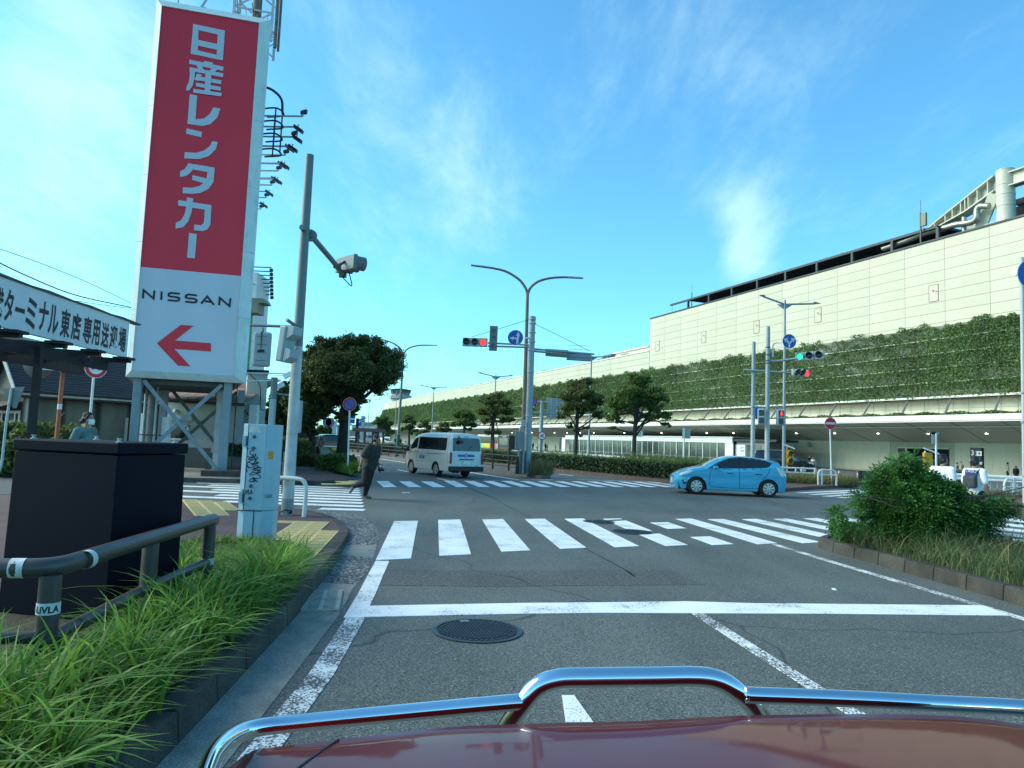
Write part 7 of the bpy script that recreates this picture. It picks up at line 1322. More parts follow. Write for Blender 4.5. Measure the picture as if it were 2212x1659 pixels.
for x,r in ((0.78,0),(3.33,0.2)):
    for sd in (1,-1): wheel(bc,x,sd*0.835,0.31,0.20,sd,8,rz=r)
b = MB();b.box((0.035,-0.42,0.30),(0.10,0.42,0.40));b.build('lower_grille',BLACK,bc,bevel=0.01);MB().box((0.02,-0.36,0.60),(0.09,0.36,0.625)).build('upper_grille',BLACK,bc);MB().box((-0.012,-0.165,0.43),(0.03,0.165,0.56)).build('number_plate',PLATE,bc)
PW_ = mat('van_white',(0.62,0.63,0.60),0.35,var=0.04,coat=0.5);PWs = PW_
v = Car(4.70,1.70,[(0,0.92),(0.06,1.03),(0.30,1.12),(0.70,1.50),(1.05,1.83),(1.4,1.95),(2.2,1.98),(4.0,1.98),(4.45,1.95),(4.58,1.86),(4.66,1.50),(4.70,1.10)],[(0,0.86),(0.4,1.10),(1.0,1.13),(4.2,1.13),(4.60,1.10),(4.70,1.0)],(0.82,3.39),0.30,[(0,0.80),(0.15,0.92),(0.4,0.98),(0.8,1.0),(4.3,1.0),(4.58,0.985),(4.66,0.96),(4.70,0.93)],tumble=0.13,crown=0.10,nose=0.04,tail=0.03,wr=0.325,lower=0.03,roof_r=0.16)
rl_ = atz('R4',1655,1465);fl_ = atz('R4',1432,1448);rr_ = atz('R4',1890,1465);YV = 32.0
rl_ = atY('R4',1640,1465,YV);fv = atY('R4',1422,1448,YV+1.9)
vd = Vector((rl_.x-fv.x,rl_.y-fv.y,0));vang = math.atan2(-0.72,0.69)+R_(0)
vn = thing('white_van','white long passenger van seen from behind with blue round logo stickers','van',(0,0,0),0)
best = None
for a10 in range(-90,0,1):
    a = R_(a10);k_ = Vector((math.cos(a),math.sin(a),0));n_ = Vector((-k_.y,k_.x,0))
    org = Vector((rl_.x,YV,0)) - k_*3.39 + n_*0.80
    q = [proj(*(org+k_*x+n_*y+Vector((0,0,z)))) for x,y,z in ((0.0,-0.7,0.6),(4.7,-0.83,0.6),(4.7,0.83,0.6))]
    tgt = (px('R4',1348,1300)[0],px('R4',1700,1300)[0],px('R4',1995,1300)[0]);er = sum((q[i][0]-tgt[i])**2 for i in range(3))
    if best is None or er < best[0]: best = (er,a,org)
vn.rotation_euler = (0,0,best[1]);vn.location = best[2];v.body(vn,PW_)
VG = mat('van_glass',(0.014,0.02,0.025),0.07,spec=0.7,var=0.5,scale=1.2)
v.patch('side_window',[(1.55,1.17),(1.55,1.72),(1.60,1.76),(4.25,1.76),(4.32,1.71),(4.34,1.22),(4.28,1.17)],VG,vn);v.patch('side_window',[(3.50,1.20),(3.50,1.72),(4.32,1.74),(4.38,1.68),(4.38,1.24),(4.32,1.19)],VG,vn) if False else None
v.patch('cab_window',[(0.62,1.17),(0.98,1.58),(1.12,1.70),(1.42,1.72),(1.42,1.25),(0.9,1.17)],VG,vn)
v.topp('windscreen',0.38,1.0,0.05,GLASSL,vn)
for P in ([(1.48,1.78),(1.47,1.2),(1.45,0.5)],[(2.62,0.9),(2.64,1.0),(2.64,1.14)],[(4.46,1.88),(4.50,1.2),(4.52,0.6)],[(0.55,1.1),(0.56,0.8),(0.60,0.6)]): v.seam(P,vn,wd=0.008)
v.seam([(0.4,1.0),(1.4,1.0),(2.6,1.0)],vn,mat('van_crease',(0.3,0.3,0.28),0.5),'crease_line',0.012);v.seam([(2.64,1.02),(3.5,1.02),(4.3,1.03)],vn,wd=0.02,name='door_rail');v.seam([(1.25,0.52),(1.6,0.55),(2.85,0.54)],vn,mat('sill_white',(0.7,0.7,0.68),0.3),'sill_line',0.035)
for x0,x1 in ((1.27,1.36),(1.56,1.60)):
    for sd in (1,-1): y = v.side(1.4,1.1)+0.01;MB().box((x0,sd*y-0.012,1.06 if x0 < 1.4 else 1.03),(x1,sd*y+0.012,1.10 if x0 < 1.4 else 1.14)).build('door_handle',BLACK,vn,bevel=0.006)
BST = mat('sticker_blue',(0.03,0.14,0.42),0.5,var=0.3,scale=20);PNK = mat('sticker_pink',(0.7,0.3,0.4),0.5)
yS = -(v.side(1.8,0.82)+0.012);lg = MB().box((1.75,yS,0.76),(2.28,yS+0.008,0.90)).build('logo_sticker',BST,vn,bevel=0.003);MB().lathe([(0.001,0.004),(0.095,0.004),(0.095,0)],Matrix.Translation((2.02,yS-0.002,0.83)) @ Matrix.Rotation(R_(90),4,'X'),20).build('round_badge',BST,lg);MB().lathe([(0.001,0.006),(0.06,0.006),(0.06,0)],Matrix.Translation((2.02,yS-0.003,0.83)) @ Matrix.Rotation(R_(90),4,'X'),16).build('badge_centre',PNK,lg)
put_text('RENTAL',0.07,Matrix.Translation((1.87,yS-0.004,0.83)),WT,lg,sx=0.6) if False else None
RX = Matrix.Translation((4.70,0,0)) @ Matrix.Rotation(R_(90),4,'Z')
def rear(name,P,m,off=0.0,t=0.012,par=vn): b = MB();b.plate([(p[0],p[1]) for p in P],RX @ Matrix.Translation((0,-off,0)),-t if False else t);return b.build(name,m,par,bevel=0.004)
def rtop(y,z):
    return 0
VT = Matrix.Translation((4.695,0,1.10)) @ Matrix.Rotation(R_(90),4,'Z') @ Matrix.Rotation(R_(-6.5),4,'X')
def rearw(name,P,m,off=0.0,t=0.012,par=vn): b = MB();b.plate(P,VT @ Matrix.Translation((0,-off,0)),t);return b.build(name,m,par)
rearw('tailgate',[(-0.74,0.0),(0.74,0.0),(0.72,0.66),(0.64,0.78),(-0.64,0.78),(-0.72,0.66)],PW_,-0.082,0.10)
rearw('rear_window',[(-0.66,0.08),(0.66,0.08),(0.69,0.12),(0.66,0.60),(0.61,0.66),(-0.61,0.66),(-0.66,0.60),(-0.69,0.12)],VG,0.030,0.012);rearw('brake_lamp',[(-0.12,0.70),(0.12,0.70),(0.12,0.73),(-0.12,0.73)],LRED,0.03,0.01)
rw = MB();rw.tube([VT @ Vector(p) for p in ((0.28,-0.05,0.28),(0.18,-0.06,0.26),(0.1,-0.05,0.18))],0.012,6);rw.build('rear_wiper',BLACK,vn);rw = MB();rw.tube([VT @ Vector(p) for p in ((-0.42,-0.03,0.74),(-0.38,-0.12,0.66),(-0.36,-0.16,0.52))],0.02,6);rw.box(tuple(VT @ Vector((-0.45,-0.20,0.40))),tuple(VT @ Vector((-0.28,-0.12,0.53))));rw.build('rear_mirror',BLACK,vn)
rear('tailgate_lower',[(-0.74,0.50),(0.74,0.50),(0.745,1.09),(-0.745,1.09)],PW_,-0.045,0.055)
for sd in (-1,1): rear('tail_light',[(sd*0.755,0.62),(sd*0.84,0.64),(sd*0.835,1.10),(sd*0.78,1.13),(sd*0.745,1.08)],LRED,0.018,0.06);rear('indicator',[(sd*0.765,0.66),(sd*0.83,0.67),(sd*0.83,0.72),(sd*0.765,0.71)],LAMPG,0.024,0.005);rear('reverse_lamp',[(sd*0.765,0.74),(sd*0.83,0.75),(sd*0.83,0.80),(sd*0.765,0.79)],LAMPG,0.024,0.005)
b = MB();b.box((4.60,-0.84,0.30),(4.84,0.84,0.52));b.build('rear_bumper',BLACK,vn,bevel=0.035);rear('grab_bar',[(-0.36,0.80),(0.36,0.80),(0.36,0.845),(-0.36,0.845)],BLACK,0.04,0.02)
pl = rear('number_plate',[(-0.17,0.60),(0.17,0.60),(0.17,0.765),(-0.17,0.765)],PLATE,0.045,0.012);put_text('63-05',0.10,RX @ Matrix.Translation((0.01,-0.048,0.665)),MATS['letter_black'],pl,bold=0.02);put_text('横浜300',0.035,RX @ Matrix.Translation((0,-0.048,0.742)),MATS['letter_black'],pl);put_text('わ',0.04,RX @ Matrix.Translation((-0.15,-0.048,0.66)),MATS['letter_black'],pl)
sg = rear('logo_sticker',[(-0.44,0.93),(0.40,0.93),(0.40,1.04),(-0.44,1.04)],BST,0.016,0.005);put_text('nanohana',0.085,RX @ Matrix.Translation((0,0,0)),WT,sg) if False else None
put_text('のりのり',0.09,RX @ Matrix.Translation((-0.26,-0.019,0.985)),WT,sg,sx=0.8);put_text('レンタカー',0.09,RX @ Matrix.Translation((0.23,-0.019,0.985)),WT,sg,sx=0.62)
MB().lathe([(0.001,0.006),(0.085,0.006),(0.085,0)],RX @ Matrix.Translation((-0.02,-0.019,0.985)) @ Matrix.Rotation(R_(90),4,'X'),20).build('round_badge',BST,sg);MB().lathe([(0.001,0.009),(0.055,0.009),(0.055,0)],RX @ Matrix.Translation((-0.02,-0.019,0.985)) @ Matrix.Rotation(R_(90),4,'X'),16).build('badge_centre',PNK,sg)
rear('small_badge',[(0.45,0.545),(0.6,0.545),(0.6,0.575),(0.45,0.575)],BLUE,0.014,0.004)
for x in (0.82,3.39):
    for sd in (1,-1): wheel(vn,x,sd*0.80,0.325,0.20,sd,6,(0.42,0.43,0.43))
b = MB();b.box((0.55,-0.98,1.05),(0.68,-0.86,1.28));b.build('door_mirror',BLACK,vn,bevel=0.03);b = MB();b.tube(spline([(0.25,-0.8,1.05),(0.15,-0.98,1.2),(0.2,-1.05,1.35),(0.3,-1.02,1.4)],4),0.025,6);b.build('fender_mirror',BLACK,vn);b = MB();b.tube([(1.4,-0.7,1.96),(1.45,-0.7,2.12)],0.008,5);b.build('aerial',BLACK,vn);MB().box((0.04,-0.75,0.3),(0.35,0.75,0.55)).build('front_bumper',BLACK,vn,bevel=0.03)
b = MB();b.tube([(3.39,-0.75,0.32),(3.39,0.75,0.32)],0.05,8);b.ball((3.39,0.1,0.30),0.14,8);b.tube([(2.6,0.3,0.28),(4.3,0.3,0.27)],0.03,6);b.tube([(3.9,-0.3,0.3),(4.55,-0.3,0.29)],0.08,8);b.build('axle',BLACK,vn)
PK = mat('car_black',(0.008,0.009,0.012),0.2,var=0.03,coat=0.8)
kc_ = Car(3.39,1.47,[(0,0.85),(0.1,0.98),(0.5,1.08),(0.8,1.2),(1.1,1.55),(1.5,1.68),(2.4,1.70),(3.2,1.69),(3.33,1.62),(3.37,1.2),(3.39,1.0)],[(0,0.8),(0.7,1.0),(3.2,1.02),(3.39,0.95)],(0.6,2.85),0.22,[(0,0.85),(0.3,0.97),(3.1,1.0),(3.33,0.985),(3.39,0.95)],tumble=0.12,crown=0.08,nose=0.05,tail=0.02,wr=0.28)
kq = atY('R4',720,1330,42.0);ke = thing('black_kei_car','small boxy black car with a white roof and yellow plate parked on the left','car',(0,0,0),R_(-63));kk = Vector((math.cos(R_(-63)),math.sin(R_(-63)),0));ke.location = Vector((kq.x,42.0,0))-kk*3.39
kc_.body(ke,PK);kc_.topp('roof_panel',1.25,3.25,0.02,PW_,ke,0.02);kc_.patch('side_window',[(1.0,1.06),(1.25,1.5),(1.9,1.54),(1.9,1.06)],GLASSL,ke);kc_.patch('side_window',[(1.98,1.06),(1.98,1.54),(3.05,1.52),(3.1,1.06)],GLASSL,ke)
KX = Matrix.Translation((3.39,0,0)) @ Matrix.Rotation(R_(90),4,'Z')
def kr(n_,P,m,off=0.01,t=0.01): return MB().plate(P,KX @ Matrix.Translation((0,-off,0)),t).build(n_,m,ke)
kr('rear_window',[(-0.60,1.08),(0.60,1.08),(0.57,1.52),(-0.57,1.52)],GLASSL);kr('number_plate',[(-0.02,0.78),(0.31,0.78),(0.31,0.93),(-0.02,0.93)],mat('plate_yellow',(0.6,0.45,0.03),0.5),0.02);kr('bumper_strip',[(-0.66,0.30),(0.66,0.30),(0.66,0.36),(-0.66,0.36)],DGREY)
for sd in (-1,1): kr('tail_light',[(sd*0.63,1.02),(sd*0.71,1.02),(sd*0.69,1.42),(sd*0.63,1.40)],LRED,0.02,0.05)
for x in (0.6,2.85):
    for sd in (1,-1): wheel(ke,x,sd*0.72,0.28,0.16,sd,6)
MB().box((0.95,-0.92,1.0),(1.08,-0.76,1.2)).build('door_mirror',PK,ke,bevel=0.03);MB().box((3.395,-0.5,1.0),(3.41,0.5,1.035)).build('chrome_strip',CHR,ke)
q = atY('R4',475,1230,43);bk = thing('dark_signboard','dark stacked roadside boards beside the slim tree trunk','sign',(q.x,43,0),0);MB().box((-0.62,0,1.05),(0.62,0.06,1.75)).build('upper_board',BLACK,bk);MB().box((-0.62,0,0.35),(0.62,0.06,1.0)).build('lower_board',BLACK,bk);MB().box((-0.55,0.06,0.1),(-0.5,0.1,1.7)).build('leg',BLACK,bk);MB().box((0.5,0.06,0.1),(0.55,0.1,1.7)).build('leg',BLACK,bk)
mvc = Car(4.8,1.85,[(0,0.95),(0.15,1.05),(0.6,1.12),(1.1,1.22),(1.7,1.66),(2.2,1.85),(3.2,1.88),(4.4,1.84),(4.65,1.72),(4.75,1.3),(4.8,1.1)],[(0,0.9),(0.8,1.04),(4.5,1.10),(4.8,1.0)],(0.95,3.9),0.2,[(0,0.8),(0.2,0.92),(0.6,1.0),(4.4,1.0),(4.8,0.92)],tumble=0.22,crown=0.08,wr=0.35)
mq = atY('R6',2100,1080,58.0);mv = thing('black_minivan','large glossy black minivan waiting behind the right signal poles','minivan',(mq.x,58.0,0),R_(160));
mvc.body(mv,PK);mvc.patch('side_window',[(1.3,1.13),(1.75,1.5),(2.3,1.66),(2.5,1.66),(2.5,1.13)],GLASSL,mv);mvc.patch('side_window',[(2.6,1.13),(2.6,1.66),(3.6,1.66),(3.6,1.13)],GLASSD,mv);mvc.patch('side_window',[(3.68,1.13),(3.68,1.66),(4.4,1.6),(4.45,1.15)],GLASSD,mv);mvc.topp('windscreen',1.15,1.95,0.06,GLASSL,mv)
mvc.patch('window_chrome',[(1.2,1.09),(4.5,1.10),(4.5,1.125),(1.2,1.115)],CHR,mv,0.01,0.02);b = MB();[b.box((-0.03,-0.75+i*0.15,0.5),(0.02,-0.66+i*0.15,0.95)) for i in range(11)];b.build('grille_bar',CHR,mv);mvc.patch('headlight',[(0.1,0.82),(0.15,0.97),(0.6,1.0),(0.5,0.88)],LAMPG,mv)
for x in (0.95,3.9):
    for sd in (1,-1): wheel(mv,x,sd*0.9,0.35,0.2,sd,7)
q = atY('R7',1275,830,26.0)
bq = atY('S6',1500,500,128.0);be = atY('S6',1965,500,122.0);bl_ = Vector((be.x-bq.x,be.y-bq.y,0));bu = thing('route_bus','route bus with a rainbow striped lower side behind the median trees','bus',(bq.x,bq.y,0),math.atan2(bl_.y,bl_.x));BLn = 8.4;bu.scale = (1,1,1.0)
zt_ = atY('S6',1600,325,125).z;SILV = mat('bus_silver',(0.42,0.42,0.40),0.4,0.2,var=0.1)
MB().box((0,0,0.35),(5.6,2.4,zt_)).build('body',SILV,bu,bevel=0.08);MB().box((0.6,-0.02,1.35),(5.5,0.0,zt_-0.35)).build('side_window',GLASSD,bu)
cols = [(0.2,0.55,0.12),(0.5,0.6,0.1),(0.75,0.5,0.05),(0.8,0.25,0.06),(0.7,0.08,0.08)]
for i,cc2 in enumerate(cols): MB().box((0.7+i*0.9,-0.03,0.5),(1.6+i*0.9,-0.005,1.3)).build('colour_band',mat('bus_band_%s' % 'abcde'[i],cc2,0.4),bu)
b = MB().box((5.6,0.0,0.35),(BLn,2.4,zt_)).build('front_section',mat('bus_dark',(0.03,0.035,0.045),0.3),bu,bevel=0.08);MB().box((6.0,-0.03,1.1),(BLn-0.3,-0.005,zt_-0.5)).build('windscreen',GLASSL,b);MB().box((6.2,-0.04,zt_-0.42),(BLn-0.5,-0.005,zt_-0.12)).build('destination_board',mat('bus_display',(0.01,0.01,0.02),0.3),b);put_text('羽田空港',0.26,Matrix.Translation((7.2,-0.05,zt_-0.27)),WT,b)
MB().box((6.1,-0.04,0.45),(BLn-0.2,-0.005,0.75)).build('red_strip',mat('bus_maroon',(0.25,0.04,0.06),0.4),b);b = MB();b.tube([(BLn,0,zt_-0.4),(BLn+0.5,-0.2,zt_-0.5),(BLn+0.55,-0.2,zt_-1.1)],0.06,6);b.build('wing_mirror',BLACK,bu);b = MB();[b.lathe([(0.48,0),(0.48,0.2)],Matrix.Translation((x,-0.02,0.48)) @ Matrix.Rotation(R_(-90),4,'X'),20) for x in (1.0,)];b.build('wheel',RUBBER,bu)
def small_car(label,c_,x,y,Y,rz,m,L_=4.3):
    q = atY(c_,x,y,Y);e = thing('white_car',label,'car',(q.x,Y,0),rz);k = Car(L_,1.7,[(0,0.75),(0.3,0.95),(1.0,1.05),(1.7,1.5),(2.4,1.6),(3.6,1.55),(4.1,1.2),(L_,0.95)],[(0,0.7),(1,0.95),(4,1.0),(L_,0.9)],(0.8,L_-0.85),0.2,[(0,0.8),(0.4,1),(L_-0.4,1),(L_,0.85)],0.35);k.body(e,m);k.patch('side_window',[(1.2,1.0),(1.8,1.42),(3.5,1.42),(3.9,1.05)],GLASSD,e,res=0.06);k.topp('windscreen',1.05,1.65,0.05,GLASSD,e)
    for xx in (0.8,L_-0.85):
        for sd in (1,-1): MB().lathe([(0.30,0.02),(0.30,-0.18)],Matrix.Translation((xx,sd*0.8,0.3)) @ Matrix.Rotation(R_(90)*(-sd),4,'X'),18).build('wheel',RUBBER,e)
    return e
small_car('white car facing us in front of the far terminal wall','S6',270,425,128,R_(150),PW_);small_car('white car parked beyond the bus shelter','C1',1330,570,150,R_(160),PW_);small_car('white van like car left of the bus shelter posts','C1',1200,560,160,R_(170),PW_)
MV2 = mat('car_dark_green',(0.02,0.03,0.025),0.25,coat=0.6);q = atY('R7',1560,870,44);e = small_car('dark green car roof just showing above the big bush','R7',1700,900,44,R_(175),MV2)
# ================= SIGNALS, LAMPS, SIGNS ===================================
STEEL_B = mat('pole_steel_blue',(0.27,0.33,0.35),0.5,0.15,var=0.12,scale=2,dirt=0.25);TAN = mat('pole_tan',(0.20,0.16,0.12),0.6,var=0.2,scale=2,dirt=0.4);SIGB = mat('signal_body',(0.34,0.40,0.42),0.45,var=0.08)
LENS = mat('lens_dark',(0.012,0.016,0.016),0.25,spec=0.6);ON_R = mat('signal_red_on',(0.6,0.02,0.02),0.4,emit=(1.0,0.035,0.03),emit_s=1.5);ON_G = mat('signal_green_on',(0.05,0.5,0.3),0.4,emit=(0.02,0.62,0.33),emit_s=1.0)
def traffic_light(e,M,lit,w_=1.18,h_=0.40,d_=0.16,order=(None,None,None),vis=0.26):
    """horizontal three-lamp head facing local -y at M"""
    b = MB();
    for i in (-1,0,1): b.hexa([M @ Vector(v) for v in ((i*w_/3-w_/6+0.006,0,-h_/2),(i*w_/3+w_/6-0.006,0,-h_/2),(i*w_/3+w_/6-0.006,d_,-h_/2),(i*w_/3-w_/6+0.006,d_,-h_/2),(i*w_/3-w_/6+0.006,0,h_/2),(i*w_/3+w_/6-0.006,0,h_/2),(i*w_/3+w_/6-0.006,d_,h_/2),(i*w_/3-w_/6+0.006,d_,h_/2))])
    hd = b.build('signal_head',SIGB,e,bevel=0.03);r = 0.15
    for i in (-1,0,1):
        Ml = M @ Matrix.Translation((i*w_/3,-0.004,0)) @ Matrix.Rotation(R_(90),4,'X')
        MB().lathe([(0.001,0.028),(r*0.6,0.022),(r,0.004),(r,0)],Ml,24,False).build('lens',order[i+1] or LENS,hd,60)
        b = MB();n = 20;vs = []
        for k in range(n+1):
            a = R_(-25)+(R_(230))*k/n;L = vis*(0.35+0.65*max(0,math.sin(a))) ;vs += [Ml @ Vector((math.cos(a)*(r+0.015),math.sin(a)*(r+0.015),0)),Ml @ Vector((math.cos(a)*(r+0.015),math.sin(a)*(r+0.015),L)),Ml @ Vector((math.cos(a)*(r+0.004),math.sin(a)*(r+0.004),L)),Ml @ Vector((math.cos(a)*(r+0.004),math.sin(a)*(r+0.004),0))]
        b.add(vs,[(4*k+j,4*k+(j+1) % 4,4*k+4+(j+1) % 4,4*k+4+j) for k in range(n) for j in range(4)]);b.build('visor',SIGB if M is None else mat('visor_grey',(0.20,0.24,0.25),0.5),hd,60)
    return hd
PCx = atz('R5',712,1585,0.17);Yc = 34.5;pb = atY('R5',712,1570,Yc);pt = atY('R5',748,472,Yc)
cp = thing('signal_pole','blue grey signal pole on the fenced median with a red light and a name board','signal pole',(pb.x,Yc,0));RP_ = lambda c,x,y,dy=0.0: atY(c,x,y,Yc+dy)-Vector((pb.x,Yc,0))
MB().tube([(0,0,0.15),(0,0,pt.z)],0.165,20,r1=0.145).build('pole',STEEL_B,cp,60);MB().lathe([(0.155,0),(0.16,0.04),(0.05,0.09)],Matrix.Translation((0,0,pt.z)),16).build('cap',STEEL_B,cp,50)
b = MB()
for y in (485,512,575,640,700,850,1160,1285): z = RP_('R5',740,y).z;b.lathe([(0.165,z-0.04),(0.18,z-0.03),(0.18,z+0.03),(0.165,z+0.04)],None,16,False)
b.build('clamp_band',GALV,cp)
zL = RP_('R5',440,650);b = MB();b.tube([(0,-0.02,RP_('R5',740,665).z),(zL.x,-0.05,zL.z)],0.045,8);b.tube([(0,0.05,RP_('R5',740,680).z),(zL.x,0.05,zL.z-0.14)],0.045,8);b.build('signal_arm',STEEL_B,cp,60)
lamp_c = RP_('R5',348,643,-0.2);lw_ = (px('R5',437,0)[0]-px('R5',260,0)[0])/F*Yc
traffic_light(cp,Matrix.Translation(lamp_c) @ Matrix.Rotation(R_(-3),4,'Z'),0,w_=lw_,h_=lw_*0.345,order=(None,None,ON_R))
b = MB();b.tube([RP_('R5',325,608),RP_('R5',730,485)],0.012,5);b.tube([RP_('R5',760,512),RP_('R5',1150,705,1.5)],0.012,5);b.build('stay_wire',BLACK,cp)
nb0,nb1 = RP_('R5',448,530,-0.25),RP_('R5',508,705,-0.25);ncx,ncz = (nb0.x+nb1.x)/2,(nb0.z+nb1.z)/2;nw = (px('R5',508,0)[0]-px('R5',452,0)[0])/F*Yc;nh = (px('R5',0,706)[1]-px('R5',0,530)[1])/F*Yc
nbd = MB().box((ncx-nw/2,-0.27,ncz-nh/2),(ncx+nw/2,-0.22,ncz+nh/2)).build('name_board',mat('name_board_grey',(0.17,0.19,0.18),0.5,var=0.1,dirt=0.2),cp,bevel=0.01)
for i,ch in enumerate('空港北'): put_text(ch,nw*0.62,Matrix.Translation((ncx,-0.276,ncz+nh*(0.30-0.285*i))),mat('name_ink',(0.02,0.06,0.16),0.5),nbd,'lettering',0.012)
sc0 = RP_('R5',632,612,-0.35);rs = (px('R5',687,0)[0]-px('R5',578,0)[0])/2/F*Yc
circ = lambda rr,n=40: [(rr*math.cos(2*math.pi*i/n),rr*math.sin(2*math.pi*i/n)) for i in range(n)]
SM = Matrix.Translation(sc0) @ Matrix.Rotation(R_(-4),4,'Z');sb_ = MB().plate(circ(rs),SM,0.015).build('blue_disc_rim',WHITE,cp);MB().plate(circ(rs*0.95),SM @ Matrix.Translation((0,-0.017,0)),0.003).build('blue_disc',BLUE,sb_)
SG = mat('sign_arrow_white',(0.6,0.62,0.58),0.5)
b = MB();u = rs/54.0;A_ = lambda P: [((x-632)*u,(612-y)*u) for x,y in P];b.plate(A_([(638,655),(652,655),(656,602),(664,604),(652,570),(633,598),(643,600)]),SM @ Matrix.Translation((0,-0.021,0)),0.003);b.plate(A_([(640,655),(642,628),(628,620),(618,622),(616,630),(590,617),(620,603),(620,610),(635,612),(645,620)]),SM @ Matrix.Translation((0,-0.023,0)),0.003);b.build('arrow',SG,sb_)
b = MB();b.tube(spline([sc0+Vector((0.5,0.05,0.0)),RP_('R5',722,615),RP_('R5',746,635),RP_('R5',748,700)],5),0.04,8);b.build('sign_bracket',WHITE,cp,60)
e1_ = RP_('R5',1180,728,1.0);b = MB();b.tube([(0.0,0,RP_('R5',745,690).z),(e1_.x,1.0,e1_.z)],0.05,8);b.tube([(0.0,0.1,RP_('R5',745,703).z),(e1_.x,1.1,e1_.z-0.14)],0.05,8);b.build('right_arm',STEEL_B,cp,60)
q0,q1 = RP_('R5',843,678,0.6),RP_('R5',1001,742,0.6);MB().hexa([(q0.x,0.62,q0.z-1.25+0.3),(q1.x,0.62,q1.z),(q1.x,0.66,q1.z),(q0.x,0.66,q0.z-0.95),(q0.x,0.62,q0.z),(q1.x,0.62,q1.z+1.0),(q1.x,0.66,q1.z+1.0),(q0.x,0.66,q0.z)] if False else [(q0.x,0.62,atY('R5',845,730,Yc).z),(q1.x,0.62,atY('R5',1001,742,Yc).z),(q1.x,0.66,atY('R5',1001,742,Yc).z),(q0.x,0.66,atY('R5',845,730,Yc).z),(q0.x,0.62,atY('R5',845,677,Yc).z),(q1.x,0.62,atY('R5',1001,688,Yc).z),(q1.x,0.66,atY('R5',1001,688,Yc).z),(q0.x,0.66,atY('R5',845,677,Yc).z)]).build('sign_back',mat('board_back_grey',(0.19,0.20,0.19),0.6,var=0.1),cp)
q0,q1 = RP_('R5',1010,0,1),RP_('R5',1180,0,1);zz = [atY('R5',x,y,Yc).z for x,y in ((1010,755),(1178,766),(1172,708),(1012,698))];MB().hexa([(q0.x,0.7,zz[0]),(q1.x,0.7,zz[1]),(q1.x,0.9,zz[1]),(q0.x,0.9,zz[0]),(q0.x,0.7,zz[3]),(q1.x,0.7,zz[2]),(q1.x,0.9,zz[2]),(q0.x,0.9,zz[3])]).build('signal_back',mat('signal_back_blue',(0.24,0.29,0.31),0.5),cp,bevel=0.03);b = MB();[b.box((q0.x+0.1,0.68,zz[0]+0.12+k*0.2),(q1.x-0.1,0.70,zz[0]+0.135+k*0.2)) for k in range(4)];b.build('signal_back_ribs',DGREY,cp)
YB = 34.0
bx0,bx1 = atY('R5',632,1265,YB),atY('R5',686,1395,YB);jb = thing('pole_control_box','grey steel control boxes and conduits strapped between the median poles','control box',(bx0.x,YB,0))
MB().box((0,0,bx1.z),(bx1.x-bx0.x,0.35,bx0.z)).build('main_box',mat('box_grey',(0.22,0.24,0.23),0.55,var=0.12,dirt=0.25),jb,bevel=0.02);s0,s1_ = atY('R5',673,1188,YB),atY('R5',700,1232,YB);MB().box((s0.x-bx0.x,0.1,s1_.z),(s1_.x-bx0.x,0.4,s0.z)).build('small_box',SIGB,jb,bevel=0.02)
b = MB();
for P in ([(655,1395),(655,1480),(652,1560)],[(672,1232),(660,1265)],[(690,1240),(694,1300),(690,1400),(684,1560)]): b.tube(spline([atY('R5',x,y,YB)-Vector((bx0.x,YB,0))+Vector((0,0.1,0)) for x,y in P],4),0.05,6)
b.build('conduit',GALV,jb,60);q = atY('R5',643,1560,YB-0.1);MB().tube([(q.x-bx0.x,-0.1,0.17),(q.x-bx0.x,-0.1,1.0)],0.10,8,r1=0.07).build('post_stub',BLACK,jb)
q0_,q1_ = atY('R5',655,1400,YB+0.2),atY('R5',690,1560,YB+0.2);MB().box((q0_.x-bx0.x,0.2,0.15),(q1_.x-bx0.x,0.5,q0_.z)).build('cable_trunking',mat('trunking',(0.20,0.19,0.17),0.7,dirt=0.3),jb)
YL = 35.2
def curved_lamp(label,c_,base,fork,tips,Y,r,lower=None,m=TAN,tipL=None):
    b0 = atY(c_,*base,Y);f0 = atY(c_,*fork,Y);e = thing('street_lamp',label,'street lamp',(b0.x,Y,0),0);O = Vector((b0.x,Y,0));fz = f0-O
    lx_ = fz.x*0.0
    MB().tube([(0,0,0.15),(fz.x*0.5,0,fz.z*0.5),(fz.x,0,fz.z)],r,16,r1=r*0.62).build('pole',m,e,60)
    for T in tips:
        P = [fz]+[atY(c_,*q,Y)-O for q in T];MB().tube(spline(P,5),r*0.55,10,r1=r*0.42).build('curved_arm',m,e,60)
        a,b_ = P[-2],P[-1];d = (b_-a).normalized();L = 0.62*(Y/35)**0;p0 = b_-d*0.1;up = Vector((0,0,1));p1 = p0+d*0.75
        h = MB();q = Vector((0,0.14,0));h.hexa([p0-q*0.6-up*0.04,p1-q-up*0.03,p1+q-up*0.03,p0+q*0.6-up*0.04,p0-q*0.5+up*0.06,p1-q*0.7+up*0.02,p1+q*0.7+up*0.02,p0+q*0.5+up*0.06]);h.build('lamp_head',mat('lamp_head_grey',(0.22,0.27,0.27),0.5),e,bevel=0.02)
    if lower: z = (atY(c_,*lower,Y)-O).z;MB().tube([(0,0,0.12),(fz.x*z/fz.z,0,z)],r*1.18,16).build('pole_sleeve',mat('sleeve_green',(0.03,0.10,0.07),0.6),e,60)
    return e
curved_lamp('tall tan street lamp with two curved arms beside the central red signal','R5',(684,1500),(716,310),([(700,262),(655,205),(570,152),(480,128),(410,118)],[(738,262),(790,220),(870,197),(960,190),(1015,192)]),YL,0.13)
